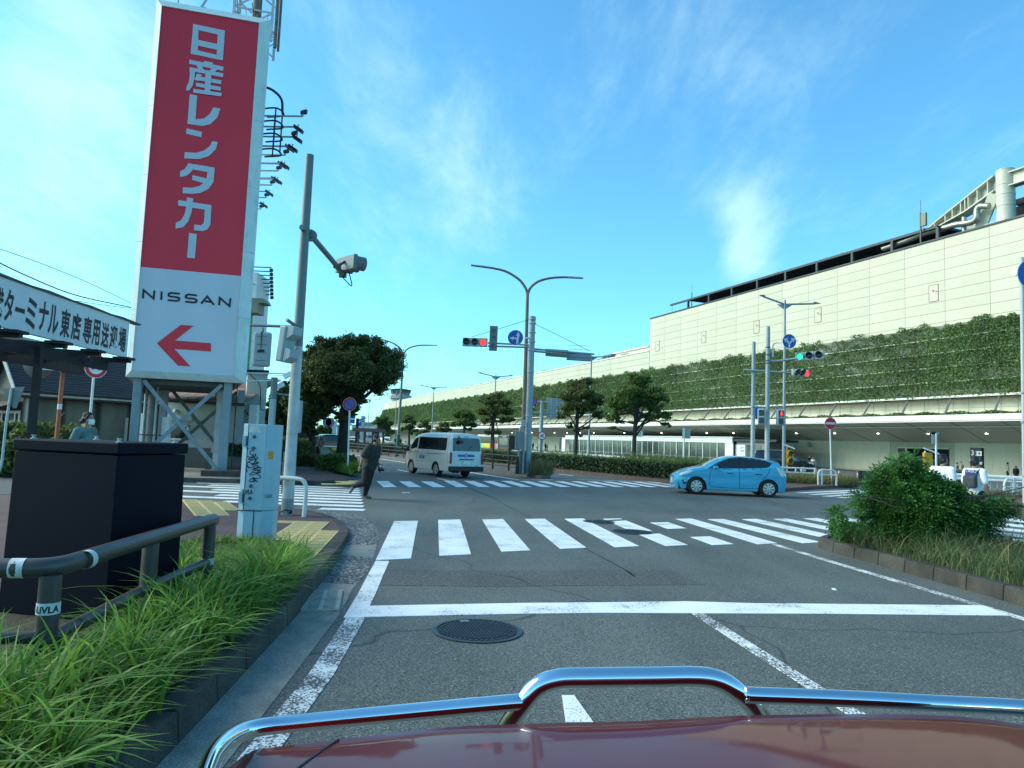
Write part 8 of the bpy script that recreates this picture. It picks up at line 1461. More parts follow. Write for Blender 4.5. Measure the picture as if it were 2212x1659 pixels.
curved_lamp('second curved two armed street lamp with a green sleeve behind the jogging man','R4',(1300,1290),(1357,375),([(1340,335),(1290,285),(1210,250),(1135,234)],[(1380,335),(1430,305),(1510,290),(1590,290)]),60.0,0.13,lower=(1310,1080),m=mat('lamp_olive',(0.20,0.20,0.17),0.6,dirt=0.2))
def t_lamp(label,c_,top,L,Rr,base_y,Y,r=0.085,hub=None):
    t0 = atY(c_,*top,Y);e = thing('street_lamp',label,'street lamp',(t0.x,Y,0),0,None);O = Vector((t0.x,Y,0));z = t0.z
    MB().tube([(0,0,0.1),(0,0,z)],r,12,r1=r*0.6).build('pole',STEEL_B,e,60)
    for q in (L,Rr):
        p = atY(c_,*q,Y)-O;hb = Vector((0,0,(atY(c_,*hub,Y)).z if hub else z-0.4));MB().tube([hb,hb.lerp(p,0.85)],r*0.55,8).build('arm',STEEL_B,e,60)
        d = (p-hb).normalized();a = hb.lerp(p,0.80);q2 = Vector((0,0.13,0));up = Vector((0,0,0.1));MB().hexa([a-q2*0.4-up*0.3,p-q2*0.3-up*0.1,p+q2*0.3-up*0.1,a+q2*0.4-up*0.3,a-q2+up,p-q2*0.5,p+q2*0.5,a+q2+up]).build('lamp_head',MATS['lamp_head_grey'],e,bevel=0.02)
    MB().add([(-0.45,0,hb.z),(0.45,0,hb.z),(0.0,0,hb.z-0.32),(-0.45,0.03,hb.z),(0.45,0.03,hb.z),(0,0.03,hb.z-0.32)],[(0,2,1),(3,4,5),(0,1,4,3),(1,2,5,4),(2,0,3,5)]).build('gusset',STEEL_B,e)
    return e
t_lamp('steel street lamp with two straight arms right of the green signal','S5',(568,0),(325,-47),(905,33),1600,40.0,0.10,hub=(568,42))
t_lamp('steel two armed street lamp near the centre above the dark pines','R5',(495,868),(368,855),(618,877),1300,66,hub=(490,885));t_lamp('smaller steel two armed lamp left of the central one','R4',(1628,655),(1500,643),(1755,660),1090,95,hub=(1628,665));t_lamp('distant two armed lamp in front of the ivy end','R4',(1300,690),(1190,712),(1430,716),1100,130,hub=(1300,722));t_lamp('far away two armed lamp beside the control tower','R4',(1058,768),(970,758),(1165,772),1100,150,hub=(1058,772))
t_lamp('tall steel lamp between the two round median trees','R5',(1163,740),(1165,748),(1325,742),1460,52,hub=(1163,748))
YR = 34.5
def pole(label,c_,top,base,Y,r,nm='signal_pole',m=None,split=None):
    t0,b0 = atY(c_,*top,Y),atY(c_,*base,Y);e = thing(nm,label,'signal pole',(b0.x,Y,0));z = t0.z
    if split: zz = atY(c_,*split,Y).z;MB().tube([(0,0,0.12),(0,0,zz)],r,18).build('pole_lower',PLW,e,60);MB().tube([(0,0,zz),(0,0,z)],r*0.97,18,r1=r*0.85).build('pole_upper',m or STEEL_B,e,60)
    else: MB().tube([(0,0,0.12),(0,0,z)],r,18,r1=r*0.85).build('pole',m or STEEL_B,e,60)
    return e,(lambda c,x,y,dy=0.0: atY(c,x,y,Y+dy)-Vector((b0.x,Y,0)))
pA,fa_ = pole('shorter grey pole behind the blue car carrying the red signal on a long arm','S5',(275,397),(262,1490),YR+1.0,0.105,split=(268,1095))
z_ = fa_('S5',270,675).z;eR = fa_('S5',625,690,-0.5);MB().tube([(-0.5,0,z_+0.05),(eR.x,-0.5,eR.z)],0.055,10,r1=0.045).build('signal_arm',STEEL_B,pA,60)
lc = fa_('S5',725,690,-0.6);traffic_light(pA,Matrix.Translation(lc) @ Matrix.Rotation(R_(22),4,'Z'),2,w_=1.02,h_=0.34,order=(None,None,ON_R),vis=0.24)
pB,fb_ = pole('taller grey pole behind the blue car with the green signal and blue fork arrow sign','S5',(431,252),(398,1500),YR,0.112,split=(400,1090))
z_ = fb_('S5',420,580).z;eR = fb_('S5',690,553,-0.5);MB().tube([(-0.1,0,z_),(0.5,-0.1,z_+0.02),(eR.x,-0.5,eR.z)],0.06,10,r1=0.055).build('signal_arm',STEEL_B,pB,60)
lc = fb_('S5',800,528,-0.6);traffic_light(pB,Matrix.Translation(lc) @ Matrix.Rotation(R_(-32),4,'Z') @ Matrix.Rotation(R_(-3),4,'Y'),0,w_=1.30,h_=0.40,order=(ON_G,None,None),vis=0.30)
b = MB()
for y in (450,520,575,600): z = fb_('S5',420,y).z;b.lathe([(0.11,z-0.03),(0.125,z-0.02),(0.125,z+0.02),(0.11,z+0.03)],None,16,False)
b.build('clamp_band',DGREY,pB)
s0 = fb_('S5',608,392,-0.3);SM = Matrix.Translation(s0) @ Matrix.Rotation(R_(8),4,'Z');rs2 = 0.36
sb_ = MB().plate(circ(rs2),SM,0.015).build('blue_disc_rim',WHITE,pB);MB().plate(circ(rs2*0.95),SM @ Matrix.Translation((0,-0.017,0)),0.003).build('blue_disc',BLUE,sb_)
u = rs2/70.0;A_ = lambda P: [((x-608)*u,(392-y)*u) for x,y in P];b = MB();b.plate(A_([(599,455),(616,455),(616,415),(608,402),(599,415)]),SM @ Matrix.Translation((0,-0.021,0)),0.003);b.plate(A_([(599,420),(616,412),(585,375),(598,358),(552,372),(570,405),(578,388)]),SM @ Matrix.Translation((0,-0.023,0)),0.003);b.plate(A_([(600,412),(616,420),(640,388),(650,402),(666,360),(622,358),(630,375)]),SM @ Matrix.Translation((0,-0.025,0)),0.003);b.build('arrow',SG,sb_)
b = MB();b.tube(spline([fb_('S5',452,540),fb_('S5',455,440),fb_('S5',475,410),fb_('S5',535,403,-0.2)],5),0.035,8);b.tube([fb_('S5',670,388,-0.25),fb_('S5',688,388,-0.25)],0.03,6);b.build('sign_bracket',WHITE,pB,60)
b = MB();b.tube([fb_('S5',250,1012),fb_('S5',560,1022)],0.035,8);b.build('ped_rail',STEEL_B,pB,60)
def ped(e,P,lit,rz,wd_=0.34,hh_=0.78):
    M = Matrix.Translation(P) @ Matrix.Rotation(rz,4,'Z');b = MB();sig_box(b,M,wd_,hh_,0.2);o = b.build('pedestrian_signal',SIGB,e,bevel=0.04)
    for s in (1,-1):
        b = MB();sig_box(b,M @ Matrix.Translation((0.02,-0.014,s*hh_*0.235)),wd_*0.72,hh_*0.38,0.02);b.build('lens',LENS,o,bevel=0.02)
    if lit: b = MB();mm = M @ Matrix.Translation((0.02,-0.022,hh_*0.235));b.plate([(-0.02,-0.12),(0.02,-0.12),(0.045,0.0),(0.035,0.06),(-0.035,0.06),(-0.045,0)],mm,0.004);b.plate([(x*0.5,z*0.5+0.09) for x,z in circ(0.06,14)],mm @ Matrix.Translation((0,-0.001,0)),0.004);b.build('standing_figure',ON_R,o)
ped(pB,fb_('S5',530,1115,-0.2),True,R_(6));ped(pB,fb_('S5',342,1105,-0.2),False,R_(-28))
q = atY('S5',308,1063,37);e = thing('traffic_sign','blue round sign half hidden behind the unlit pedestrian signal','traffic sign',(q.x,37,0));MB().plate(circ(0.33),Matrix.Translation((0,0,q.z)),0.015).build('disc',BLUE,e);MB().plate([(-0.02,0.02),(0.10,0.02),(0.04,0.14)],Matrix.Translation((0,-0.017,q.z+0.05)),0.003).build('arrow',SG,e);MB().tube([(-0.15,0.04,0.1),(-0.15,0.04,q.z)],0.03,8).build('pole',GALV,e)
ne = atz('R7',503,992,0.14);Yn = 36.0;nq = atY('R7',503,990,Yn);dq = atY('R7',488,430,Yn)
e = thing('traffic_sign','round red no entry sign with a white bar on a slim white pole','traffic sign',(nq.x,Yn,0));MB().tube([(0,0,0.1),(dq.x-nq.x,0,dq.z)],0.035,10).build('pole',WHITE,e,60);rn = 0.30*Yn/36;NM = Matrix.Translation((dq.x-nq.x,-0.05,dq.z))
MB().plate(circ(rn),NM,0.012).build('white_rim',WHITE,e);MB().plate(circ(rn*0.95),NM @ Matrix.Translation((0,-0.014,0)),0.003).build('red_disc',RED,e);MB().plate([(-rn*0.80,-rn*0.18),(rn*0.80,-rn*0.18),(rn*0.80,rn*0.18),(-rn*0.80,rn*0.18)],NM @ Matrix.Translation((0,-0.018,0)),0.003).build('white_bar',SG,e)
Ys = 29.5;q = atY('R4',862,1435,Ys);d_ = atY('R4',884,812,Ys);e = thing('traffic_sign','round blue no parking sign with red ring on a thin white pole','traffic sign',(q.x,Ys,0));r = 59*0.11302*Ys/F;NM = Matrix.Translation((d_.x-q.x,-0.05,d_.z))
MB().tube([(0,0,0.1),(d_.x-q.x,0,d_.z)],0.035,10).build('pole',WHITE,e,60);MB().plate(circ(r),NM,0.012).build('white_rim',WHITE,e);MB().plate(circ(r*0.96),NM @ Matrix.Translation((0,-0.014,0)),0.003).build('red_ring',RED,e);MB().plate(circ(r*0.71),NM @ Matrix.Translation((0,-0.018,0)),0.003).build('blue_disc',mat('np_blue',(0.03,0.16,0.50),0.5),e);b = MB();ribbon(b,[(-r*0.50,r*0.52),(r*0.50,-r*0.52)],r*0.16,0);o = b.build('red_bar',RED,e);o.data.transform(NM @ Matrix.Translation((0,-0.024,0)))
Yb = 24.0;q = atY('M',2210,900,Yb);d_ = atY('R8',2230,1105,Yb);e = thing('traffic_sign','large blue round sign on a pale pole cut by the right edge','traffic sign',(q.x,Yb,0));MB().tube([(0,0,0.1),(atY('M',2208,610,Yb).x-q.x,0,d_.z+0.6)],0.065,14).build('pole',mat('pole_white_blue',(0.42,0.46,0.47),0.5,var=0.1),e,60);r = 0.56;NM = Matrix.Translation((d_.x-q.x+0.12,-0.1,d_.z));MB().plate(circ(r),NM,0.015).build('rim',WHITE,e);MB().plate(circ(r*0.95),NM @ Matrix.Translation((0,-0.018,0)),0.004).build('blue_disc',BLUE,e);q2 = atY('R8',2150,1082,Yb);MB().tube([(q2.x-q.x,0.1,q2.z),(q2.x-q.x+0.4,0.1,q2.z)],0.13,14).build('speaker_horn',WHITE,e,60);
for z in (1.2,3.0,4.0): MB().lathe([(0.068,z-0.03),(0.08,z-0.02),(0.08,z+0.02),(0.068,z+0.03)],None,14,False).build('clamp_band',GALV,e)
def beacon(label,c_,bx,by,sx_,sy_,base_y,Y,back=False):
    q = atY(c_,bx,by,Y);s_ = atY(c_,sx_,sy_,Y);e = thing('solar_beacon',label,'beacon',(q.x,Y,0));YE = mat('beacon_yellow',(0.60,0.33,0.02),0.45,var=0.08);MB().tube([(-0.05,0.1,0.1),(-0.05,0.1,s_.z)],0.04,8).build('pole',WHITE,e,60)
    w_,h_ = 0.40,0.84;MB().box((-w_/2,-0.1,q.z-h_/2),(w_/2,0.08,q.z+h_/2)).build('housing',YE,e,bevel=0.03)
    if not back:
        for s in (1,-1): MB().lathe([(0.001,0.01),(0.14,0.01),(0.14,0)],Matrix.Translation((0.02,-0.1,q.z+s*0.21)) @ Matrix.Rotation(R_(90),4,'X'),16).build('lens',LENS,e);MB().tube([(0.02,-0.25,q.z+s*0.21+0.0),(0.02,-0.1,q.z+s*0.21)],0.16,14,caps=False).build('visor',YE,e,60)
    c0 = Vector((s_.x-q.x,0,s_.z));MB().hexa([c0+Vector(v) for v in ((-0.36,-0.1,0.10),(0.26,-0.2,-0.14),(0.40,0.2,-0.06),(-0.22,0.3,0.18),(-0.36,-0.1,0.14),(0.26,-0.2,-0.10),(0.40,0.2,-0.02),(-0.22,0.3,0.22))]).build('solar_panel',mat('solar_dark',(0.03,0.04,0.05),0.3),e);MB().hexa([c0+Vector(v) for v in ((-0.39,-0.12,0.09),(0.28,-0.23,-0.16),(0.28,-0.21,-0.10),(-0.39,-0.1,0.15),(-0.39,-0.14,0.10),(0.28,-0.25,-0.15),(0.28,-0.23,-0.09),(-0.39,-0.12,0.16))]).build('panel_frame',WHITE,e)
    return e
beacon('yellow two lamp beacon with a tilted solar panel by the white fence','R7',123,730,118,635,900,40.0);beacon('yellow beacon seen from behind with a pale solar panel above the bush','R7',1355,770,1378,675,900,33.0,True)
q = atY('R7',1432,700,30.0);e = thing('traffic_sign','narrow grey sign back on a white post above the big bush','traffic sign',(q.x,30,0));z0_,z1_ = atY('R7',1430,612,30).z,atY('R7',1430,508,30).z;MB().tube([(0,0,0.1),(0,0,z1_-0.05)],0.04,10).build('pole',WHITE,e,60);MB().box((-0.17,-0.01,z0_),(-0.0,0.02,z1_)).box((-0.17,-0.01,z1_-0.1),(0.12,0.02,z1_)).build('plate',mat('sign_back2',(0.33,0.36,0.34),0.5,0.2),e)
q = atY('R6',652,760,48.0);e = thing('traffic_sign','small grey sign back on a thin post behind the hedge','traffic sign',(q.x,48,0));z1_ = atY('R6',660,588,48).z;MB().tube([(0,0,0.1),(0,0,z1_)],0.05,8).build('pole',WHITE,e,60);MB().box((-0.12,-0.02,z1_-0.7),(0.42,0.02,z1_)).build('plate',MATS['sign_back2'],e)
a,b_ = atY('R7',743,850,19.5),atY('R7',912,1030,19.5);e = thing('traffic_board','black rounded back of a low traffic board left of the big bush','sign',(a.x,19.5,0));wq_ = b_.x-a.x;hq_ = a.z-b_.z
P = [(0,hq_),(wq_,hq_),(wq_,0.0),(wq_*0.45,0.0),(wq_*0.2,hq_*0.12),(wq_*0.03,hq_*0.4)];MB().plate(P,Matrix.Translation((0,0.05,b_.z)),0.06).build('board',BLACK,e,bevel=0.02);MB().box((wq_*0.55,-0.06,0.1),(wq_*0.55+0.24,-0.02,a.z-0.08)).build('pale_post',mat('post_pale',(0.4,0.45,0.45),0.5),e);b = MB();[b.box((0.03,-0.03,b_.z+hq_*k),(wq_,-0.01,b_.z+hq_*k+0.02)) for k in (0.25,0.5,0.75)];b.build('back_rib',DGREY,e)
Yg = 66;q = atY('S8',597,920,Yg);e = thing('sign_gantry','thick grey gantry pole with a large grey sign back behind the round tree','sign gantry',(q.x,Yg,0));G0 = lambda x,y: atY('S8',x,y,Yg)-Vector((q.x,Yg,0))
MB().tube([(0,0,0.1),(0,0,G0(600,195).z)],0.18,14).build('pole',STEEL_B,e,60);b = MB();[b.tube([G0(500,y-8),G0(930,y+8)],0.10,8) for y in (218,380)];b.build('arm',STEEL_B,e,60);a_,c_ = G0(695,155),G0(960,465);MB().box((a_.x,-0.05,c_.z),(c_.x,0.0,a_.z)).build('sign_back',mat('gantry_back',(0.30,0.33,0.31),0.5,0.2,var=0.1),e);b = MB();[b.box((a_.x+f*(c_.x-a_.x),-0.12,c_.z),(a_.x+f*(c_.x-a_.x)+0.1,-0.05,a_.z)) for f in (0.2,0.5,0.8)];[b.box((a_.x,-0.09,c_.z+k*(a_.z-c_.z)/8),(c_.x,-0.055,c_.z+k*(a_.z-c_.z)/8+0.05)) for k in range(1,8)];b.build('back_ribs',GALV,e)
def np_sign(e,P,r,Mo=None): M = Matrix.Translation(P);MB().plate(circ(r),M,0.01).build('red_ring',RED,e);MB().plate(circ(r*0.72),M @ Matrix.Translation((0,-0.012,0)),0.003).build('blue_disc',MATS['np_blue'],e);b = MB();ribbon(b,[(-r*.5,r*.5),(r*.5,-r*.5)],r*0.16,0);o = b.build('red_bar',RED,e);o.data.transform(M @ Matrix.Translation((0,-0.018,0)))
for k,(x,y) in enumerate(((378,205),(482,212))): np_sign(e,G0(x,y)+Vector((0,-0.3,0)),0.42)
a_,c_ = G0(360,262),G0(392,295);MB().box((a_.x-0.35,-0.3,c_.z),(c_.x,-0.28,a_.z)).build('number_plate',WHITE,e);a_,c_ = G0(468,268),G0(503,300);pl = MB().box((a_.x-0.1,-0.3,c_.z),(c_.x,-0.28,a_.z)).build('number_plate',WHITE,e);put_text('置7',0.42,Matrix.Translation(((a_.x+c_.x)/2,-0.305,(a_.z+c_.z)/2)),MATS['letter_black'],pl)
q = G0(617,713)+Vector((0,-0.3,0));MB().plate(circ(0.40),Matrix.Translation(q),0.01).build('red_ring',RED,e);MB().plate(circ(0.31),Matrix.Translation(q+Vector((0,-0.012,0))),0.003).build('white_disc',WHITE,e);put_text('40',0.42,Matrix.Translation(q+Vector((0,-0.017,0))),mat('limit_blue',(0.02,0.06,0.3),0.5),e,'speed_limit',0.02)
Yq = 50;q = atY('S8',2035,680,Yq);e = thing('traffic_sign','no parking sign and small plate reading 7 hidden in the right median tree','traffic sign',(q.x,Yq,0));z1_ = atY('S8',2030,410,Yq);np_sign(e,Vector((z1_.x-q.x,-0.1,z1_.z)),0.33);MB().tube([(-0.25,0,0.1),(-0.25,0,z1_.z+0.2)],0.04,8).build('pole',GALV,e);MB().box((-0.3,-0.1,q.z-0.2),(0.3,-0.08,q.z+0.2)).build('plate',WHITE,e);put_text('置7',0.28,Matrix.Translation((0,-0.105,q.z)),MATS['letter_black'],e)
# ================= FENCES, RAILS, BOLLARDS =================================
FB = mat('fence_brown',(0.030,0.026,0.024),0.5,var=0.2)
fe = thing('median_fence','dark brown pipe fence running along the narrow median','fence',(0,0,0));s = 1.6;tip = Vector((TIP[0],TIP[1],0));base = lambda a: tip+D2*a+N2*0.35
pp = MB().tube([(0,0,0.15),(0,0,1.02)],0.045,8).mesh('post',FB,60);pp2 = MB().tube([(0,0,0.15),(0,0,1.75)],0.055,8).mesh('tall_post',FB,60);k = 0;A0 = 2.2
while A0+k*2.0 < 88: link('post' if k not in (1,2,3) else 'tall_post',pp if k not in (1,2,3) else pp2,fe,loc=base(A0+k*2.0));k += 1
for z,r in ((0.95,0.035),(0.68,0.026),(0.40,0.026)): MB().tube([base(A0)+Vector((0,0,z)),base(88)+Vector((0,0,z))],r,8).build('rail',FB,fe,60)
wf = thing('white_fence','white three rail pipe fence beside the blue car with dry grass behind it','fence',(0,0,0));WF = mat('fence_white',(0.66,0.68,0.65),0.45,dirt=0.2);Yf = 37.0
fz = [atY('R7',200,y,Yf).z for y in (828,870,912)];x0,x1 = atY('R7',-40,850,Yf).x,atY('R7',355,850,Yf).x
for z in fz: MB().tube([(x0-2,Yf+0.3,z),(x1,Yf,z)],0.045,8).build('rail',WF,wf,60)
for x in (x1,x1-2.9,x1-5.8): MB().tube([(x,Yf,0.1),(x,Yf,fz[0]+0.05)],0.065,10).build('post',WF,wf,60)
def hoop(label,c_,x0,x1,ytop,ymid,ybot,Y,r=0.045,m=None,post=None):
    a,b_ = atY(c_,x0,ytop,Y),atY(c_,x1,ytop,Y);zb_ = 0.12;zm = atY(c_,x0,ymid,Y).z;e = thing('guard_pipe',label,'guard pipe',(a.x,Y,0));w_ = b_.x-a.x;z = a.z
    MB().tube(spline([(0,0,zb_),(0,0,z-0.2),(0.15,0,z),(w_*0.5,0,z),(w_-0.15,0,z),(w_,0,z-0.2),(w_,0,zb_)],5),r,10).build('hoop',m or WF,e,60);MB().tube([(0,0,zm),(w_,0,zm)],r*0.8,8).build('cross_rail',m or WF,e,60)
    if post: x = w_*post;MB().tube([(x,0,zb_),(x,0,z)],r*1.1,8).build('post',m or WF,e,60)
    return e
hoop('white hooped guard pipe round the no entry pole','R7',385,545,842,885,980,35.5,post=0.2)
YG = 30.5;a,b_ = atY('R7',2035,925,YG),atY('R7',2300,925,YG);zb_ = atY('R7',2040,1060,YG).z;zt_ = a.z
e = thing('guard_pipe','white rounded pipe guard with peeling paint at the right edge','guard pipe',(a.x,YG,0));w_ = b_.x-a.x+2
MB().tube(spline([(w_,0,zt_),(0.4,0,zt_),(0.1,0,zt_-0.05),(0,0,zt_-0.25),(0.03,0,(zt_+zb_)/2),(0.0,0,zb_+0.2),(0.12,0,zb_+0.05),(0.4,0,zb_),(w_,0,zb_)],5),0.05,10).build('pipe_loop',pw_,e,60);xp = atY('R7',2120,950,YG).x-a.x;MB().tube([(xp,0,0.1),(xp,0,zt_+0.05)],0.07,10).build('post',pw_,e,60);MB().tube([(0.1,0,zt_*0.5+zb_*0.5),(w_,0,zt_*0.5+zb_*0.5)],0.035,8).build('cross_rail',pw_,e)
YW = 34.0;a,b_ = atY('R7',1560,900,YW),atY('R7',2450,905,YW-2.0);e = thing('guard_rail','white corrugated guard rail above a barred concrete parapet at the right','guard rail',(a.x,YW,0));d_ = Vector((b_.x-a.x,b_.y-a.y,0));L_ = d_.length+4;e.rotation_euler = (0,0,math.atan2(d_.y,d_.x));zt_ = atY('R7',2000,887,YW).z;zl_ = atY('R7',2000,945,YW).z;zp_ = atY('R7',2000,1000,YW).z
hh = (zt_-zl_);pr = [(-0.02,zl_),(-0.10,zl_+hh*0.12),(-0.10,zl_+hh*0.32),(-0.01,zl_+hh*0.45),(-0.01,zl_+hh*0.55),(-0.10,zl_+hh*0.68),(-0.10,zl_+hh*0.88),(-0.02,zt_)]
b = MB();n = len(pr);b.add([(0,y,z) for y,z in pr]+[(L_,y,z) for y,z in pr],[(i,n+i,n+i+1,i+1) for i in range(n-1)]);b.build('corrugated_beam',WF,e,60)
bar_ = MB().box((0,0.1,zp_),(0.03,0.13,zl_+0.1)).mesh('bar',WF);x = 0
while x < L_: link('bar',bar_,e,loc=(x,0,0));x += 0.26
MB().box((0,0.0,0.1),(L_,0.3,zp_)).build('concrete_base',CONC,e);x = 0.5
while x < L_: MB().box((x,0.02,0.1),(x+0.12,0.1,zt_-0.02)).build('post',WF,e);x += 2.0
BR_ = mat('bollard_red',(0.50,0.035,0.02),0.5,var=0.12,dirt=0.15)
def bollard(label,c_,x,ytop,ybot,Y,r=0.05):
    t0,b0 = atY(c_,x,ytop,Y),atY(c_,x,ybot,Y);z0_ = max(0,b0.z);h = t0.z-z0_;e = thing('flexible_bollard',label,'bollard',(t0.x,Y,z0_),0,'red flexible bollards');MB().lathe([(r*2.2,0),(r*2.2,0.03),(r*1.1,0.06),(r,0.08),(r,h-0.02),(r*0.8,h)],None,14).build('tube',BR_,e,50)
    for f in (0.45,0.68): MB().lathe([(r*1.04,h*f),(r*1.04,h*f+0.10)],None,14,False).build('white_band',WHITE,e,60)
bollard('red bollard with white bands near the right edge beyond the bush','R7',1888,938,1100,30.5);bollard('red bollard beside the black traffic board','R7',735,860,945,44);bollard('red bollard right of the hooped guard pipe','R7',568,852,888,60);bollard('red bollard under the nose of the black minivan','R7',395,838,930,50);bollard('red bollard behind the white fence, left one','R7',185,835,875,48);bollard('red bollard behind the white fence, right one','R7',236,835,875,48);bollard('short red bollard just above the left side of the bush','R7',946,870,900,50)
# ================= HEDGE MEDIAN, TREES =====================================
n = 46000;u_ = rng.random(n)**1.5*62;vv = rng.random(n);C = np.zeros((n,3));face = rng.random(n) < 0.55;dep = np.where(face,0.3+0.25*rng.random(n),0.3+2.2*vv);zz = np.where(face,0.15+0.72*rng.random(n),0.78+0.14*rng.random(n)+0.05*np.sin(u_*3))
C[:,0] = H0.x+HD.x*(u_+0.6)+HN.x*dep;C[:,1] = H0.y+HD.y*(u_+0.6)+HN.y*dep;C[:,2] = zz
HDG = mat('hedge_dark',(0.012,0.030,0.010),0.65,var=0.35,scale=0.9,island=1,col2=(0.045,0.085,0.025),trans=0.12)
tag(link('clipped_hedge',leaf_mesh('clipped_hedge',C,0.085,HDG,1.4)),'long clipped dark hedge on the median right of the central pole','hedge',kind='stuff')
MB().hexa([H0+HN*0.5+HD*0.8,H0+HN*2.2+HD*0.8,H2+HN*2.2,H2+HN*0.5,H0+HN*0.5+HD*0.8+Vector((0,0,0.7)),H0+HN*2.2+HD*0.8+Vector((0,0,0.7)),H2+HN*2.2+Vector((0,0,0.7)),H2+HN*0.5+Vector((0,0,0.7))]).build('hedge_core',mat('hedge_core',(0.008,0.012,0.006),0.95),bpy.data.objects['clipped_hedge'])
n = 15000;u_ = 0.2+rng.random(n)**1.4*58;dd = 0.9+2.0*rng.random(n);hgr = np.where(u_ < 8,1.25,0.5+0.55*(np.sin(u_*0.55+0.4) > -0.2));hgr = np.where(u_ < 1.2,1.0,hgr)
r = np.stack([H0.x+HD.x*u_+HN.x*dd,H0.y+HD.y*u_+HN.y*dd,np.where(u_ < 1.0,0.2,0.45)],1)
tag(link('median_grass',grass_mesh('median_grass',r,hgr*rng.uniform(0.5,1.0,n),mat('grass_pale',(0.075,0.13,0.025),0.55,var=0.3,scale=0.8,island=1,col2=(0.19,0.26,0.06),trans=0.3),0.011,0.7,5)),'tall pale green grass growing on top of the clipped hedge','grass',kind='stuff')
grass_patch('tip_weeds','thin tuft of weeds at the tip of the narrow median',[(0.9,34.0),(1.7,33.4),(2.2,34.0),(1.4,35.0)],900,0.9,GRD,0.007,0.5,0.16)
grass_patch('dry_weeds','dry grass behind the white fence and under the no entry sign',[(11.5,36.3),(17.6,35.7),(18.4,37.2),(17.0,39),(11.5,38.6)],9000,0.62,mat('grass_straw',(0.13,0.15,0.04),0.6,var=0.3,scale=1,island=1,col2=(0.28,0.24,0.09),trans=0.25),0.009,0.6,0.14)
grass_patch('dry_weeds','few dry weeds at the foot of the right guard pipe',[(19.9,30.2),(22.5,29.9),(22.5,30.9),(19.9,31)],900,0.4,GRD,0.008,0.7,0.14)
def pine(label,c_,tx,by,Y,blobs,n,lf,r0=0.16,leaf=0.13,fork=None,limbs=()):
    b0 = atY(c_,tx,by,Y);O = Vector((b0.x,Y,0));mp_ = (CR[c_][2]/CR[c_][3]/4)*Y/F;bl = []
    for x,y,rr in blobs: p = atY(c_,x,y,Y)-O;bl.append((p.x,rnd.uniform(-1,1)*rr*mp_*0.9,p.z,rr*mp_,0.55))
    f = atY(c_,*fork,Y)-O;mid = Vector((f.x*0.3,0,f.z*0.5));return tree(label,b0.x,Y,[(0,0,0.12),mid,f,f+Vector((0.05,0,max(b_[2] for b_ in bl)*0.22))],bl,n,leaf,lf,BARK,r0,'pruned street trees on the medians',rr=0.95)
pine('round pruned median tree left of centre of the hedge','S8',1108,1010,43.0,[(1000,140,130),(1180,60,150),(1350,130,130),(960,330,110),(1130,250,130),(1310,280,130),(1450,200,100),(1040,560,60),(900,420,70),(1440,400,90),(1080,-60,110),(1270,-90,100),(1120,640,40),(1280,600,45),(1190,715,25)],11000,LF_O,0.15,0.075,(1140,470))
pine('broad pruned median tree nearest the blue car','S8',1968,1040,40.5,[(1700,220,130),(1850,60,150),(2050,0,150),(2230,90,140),(1650,420,100),(1820,320,120),(2080,200,140),(2280,300,120),(2400,420,90),(1640,590,55),(2350,180,110),(1960,-130,110),(2150,-110,90),(2450,550,55),(1760,480,70),(2180,420,90)],14000,LF_G,0.16,0.075,(1990,600))
pine('dark bare limbed median tree behind the bus','R5',468,1400,61.0,[(430,1060,45),(490,1030,50),(550,1060,45),(410,1130,40),(580,1130,40),(480,1110,50),(430,1200,30),(560,1190,35),(440,1275,25),(515,1275,28),(600,1180,25)],9000,LF_O,0.2,0.10,(475,1200))
for lb,x,by,Y,top,wd_,lf in (('small pruned tree left of the dark limbed one',1895,1100,88,860,110,LF_G),('thin leaved small tree above the van roof',1715,1085,100,970,70,LF_O),('little tree over the middle of the van roof',1545,1090,112,945,65,LF_G),('small tree left of the van behind the curved lamp',1408,1140,105,900,75,LF_G),('round small tree between lamp and bus shelter',1180,1150,95,920,95,LF_G)):
    pine(lb,'R4',x,by,Y,[(x-wd_*0.5,top+60,wd_*0.42),(x+wd_*0.5,top+70,wd_*0.42),(x,top+25,wd_*0.5),(x-wd_*0.7,top+130,wd_*0.33),(x+wd_*0.7,top+140,wd_*0.33),(x,top+110,wd_*0.45),(x+wd_*0.3,top+170,wd_*0.25)],5500,lf,0.2,0.14,(x,top+150))
# ================= RIGHT MEDIAN BUSH AND GRASS =============================
BSH = mat('bush_leaf',(0.026,0.095,0.020),0.5,var=0.3,scale=1.2,island=1,col2=(0.09,0.23,0.045),trans=0.4)
Yk = 11.6;bc0 = atY('R7',1330,1400,Yk);mk = 0.11257*Yk/F
def rb(x,y,r,dy=0.0,fz=0.9): p = atY('R7',x,y,Yk);return (p.x,Yk+dy,p.z,max(r*mk-0.13,r*mk*0.5),fz)
bl = [rb(1300,1080,280,0.1),rb(1060,1090,190,-0.1),rb(930,1120,100),rb(1550,1120,210,0.1),rb(1700,1170,150,0),rb(1180,940,160,0.3),rb(1300,830,90,0.3),rb(1270,770,45,0.3),rb(1450,990,130,0.3),rb(1620,1040,110,0.2),rb(900,960,90,0.1),rb(1040,880,80,0.3),rb(1250,1230,260,-0.2),rb(1500,1250,240,-0.1),rb(1000,1240,150,-0.1),rb(1730,1250,120,0),rb(860,1080,50),rb(1120,860,60,0.2)]
e = thing('big_bush','large bright green leafy bush on the planted median at the right','bush',(0,0,0))
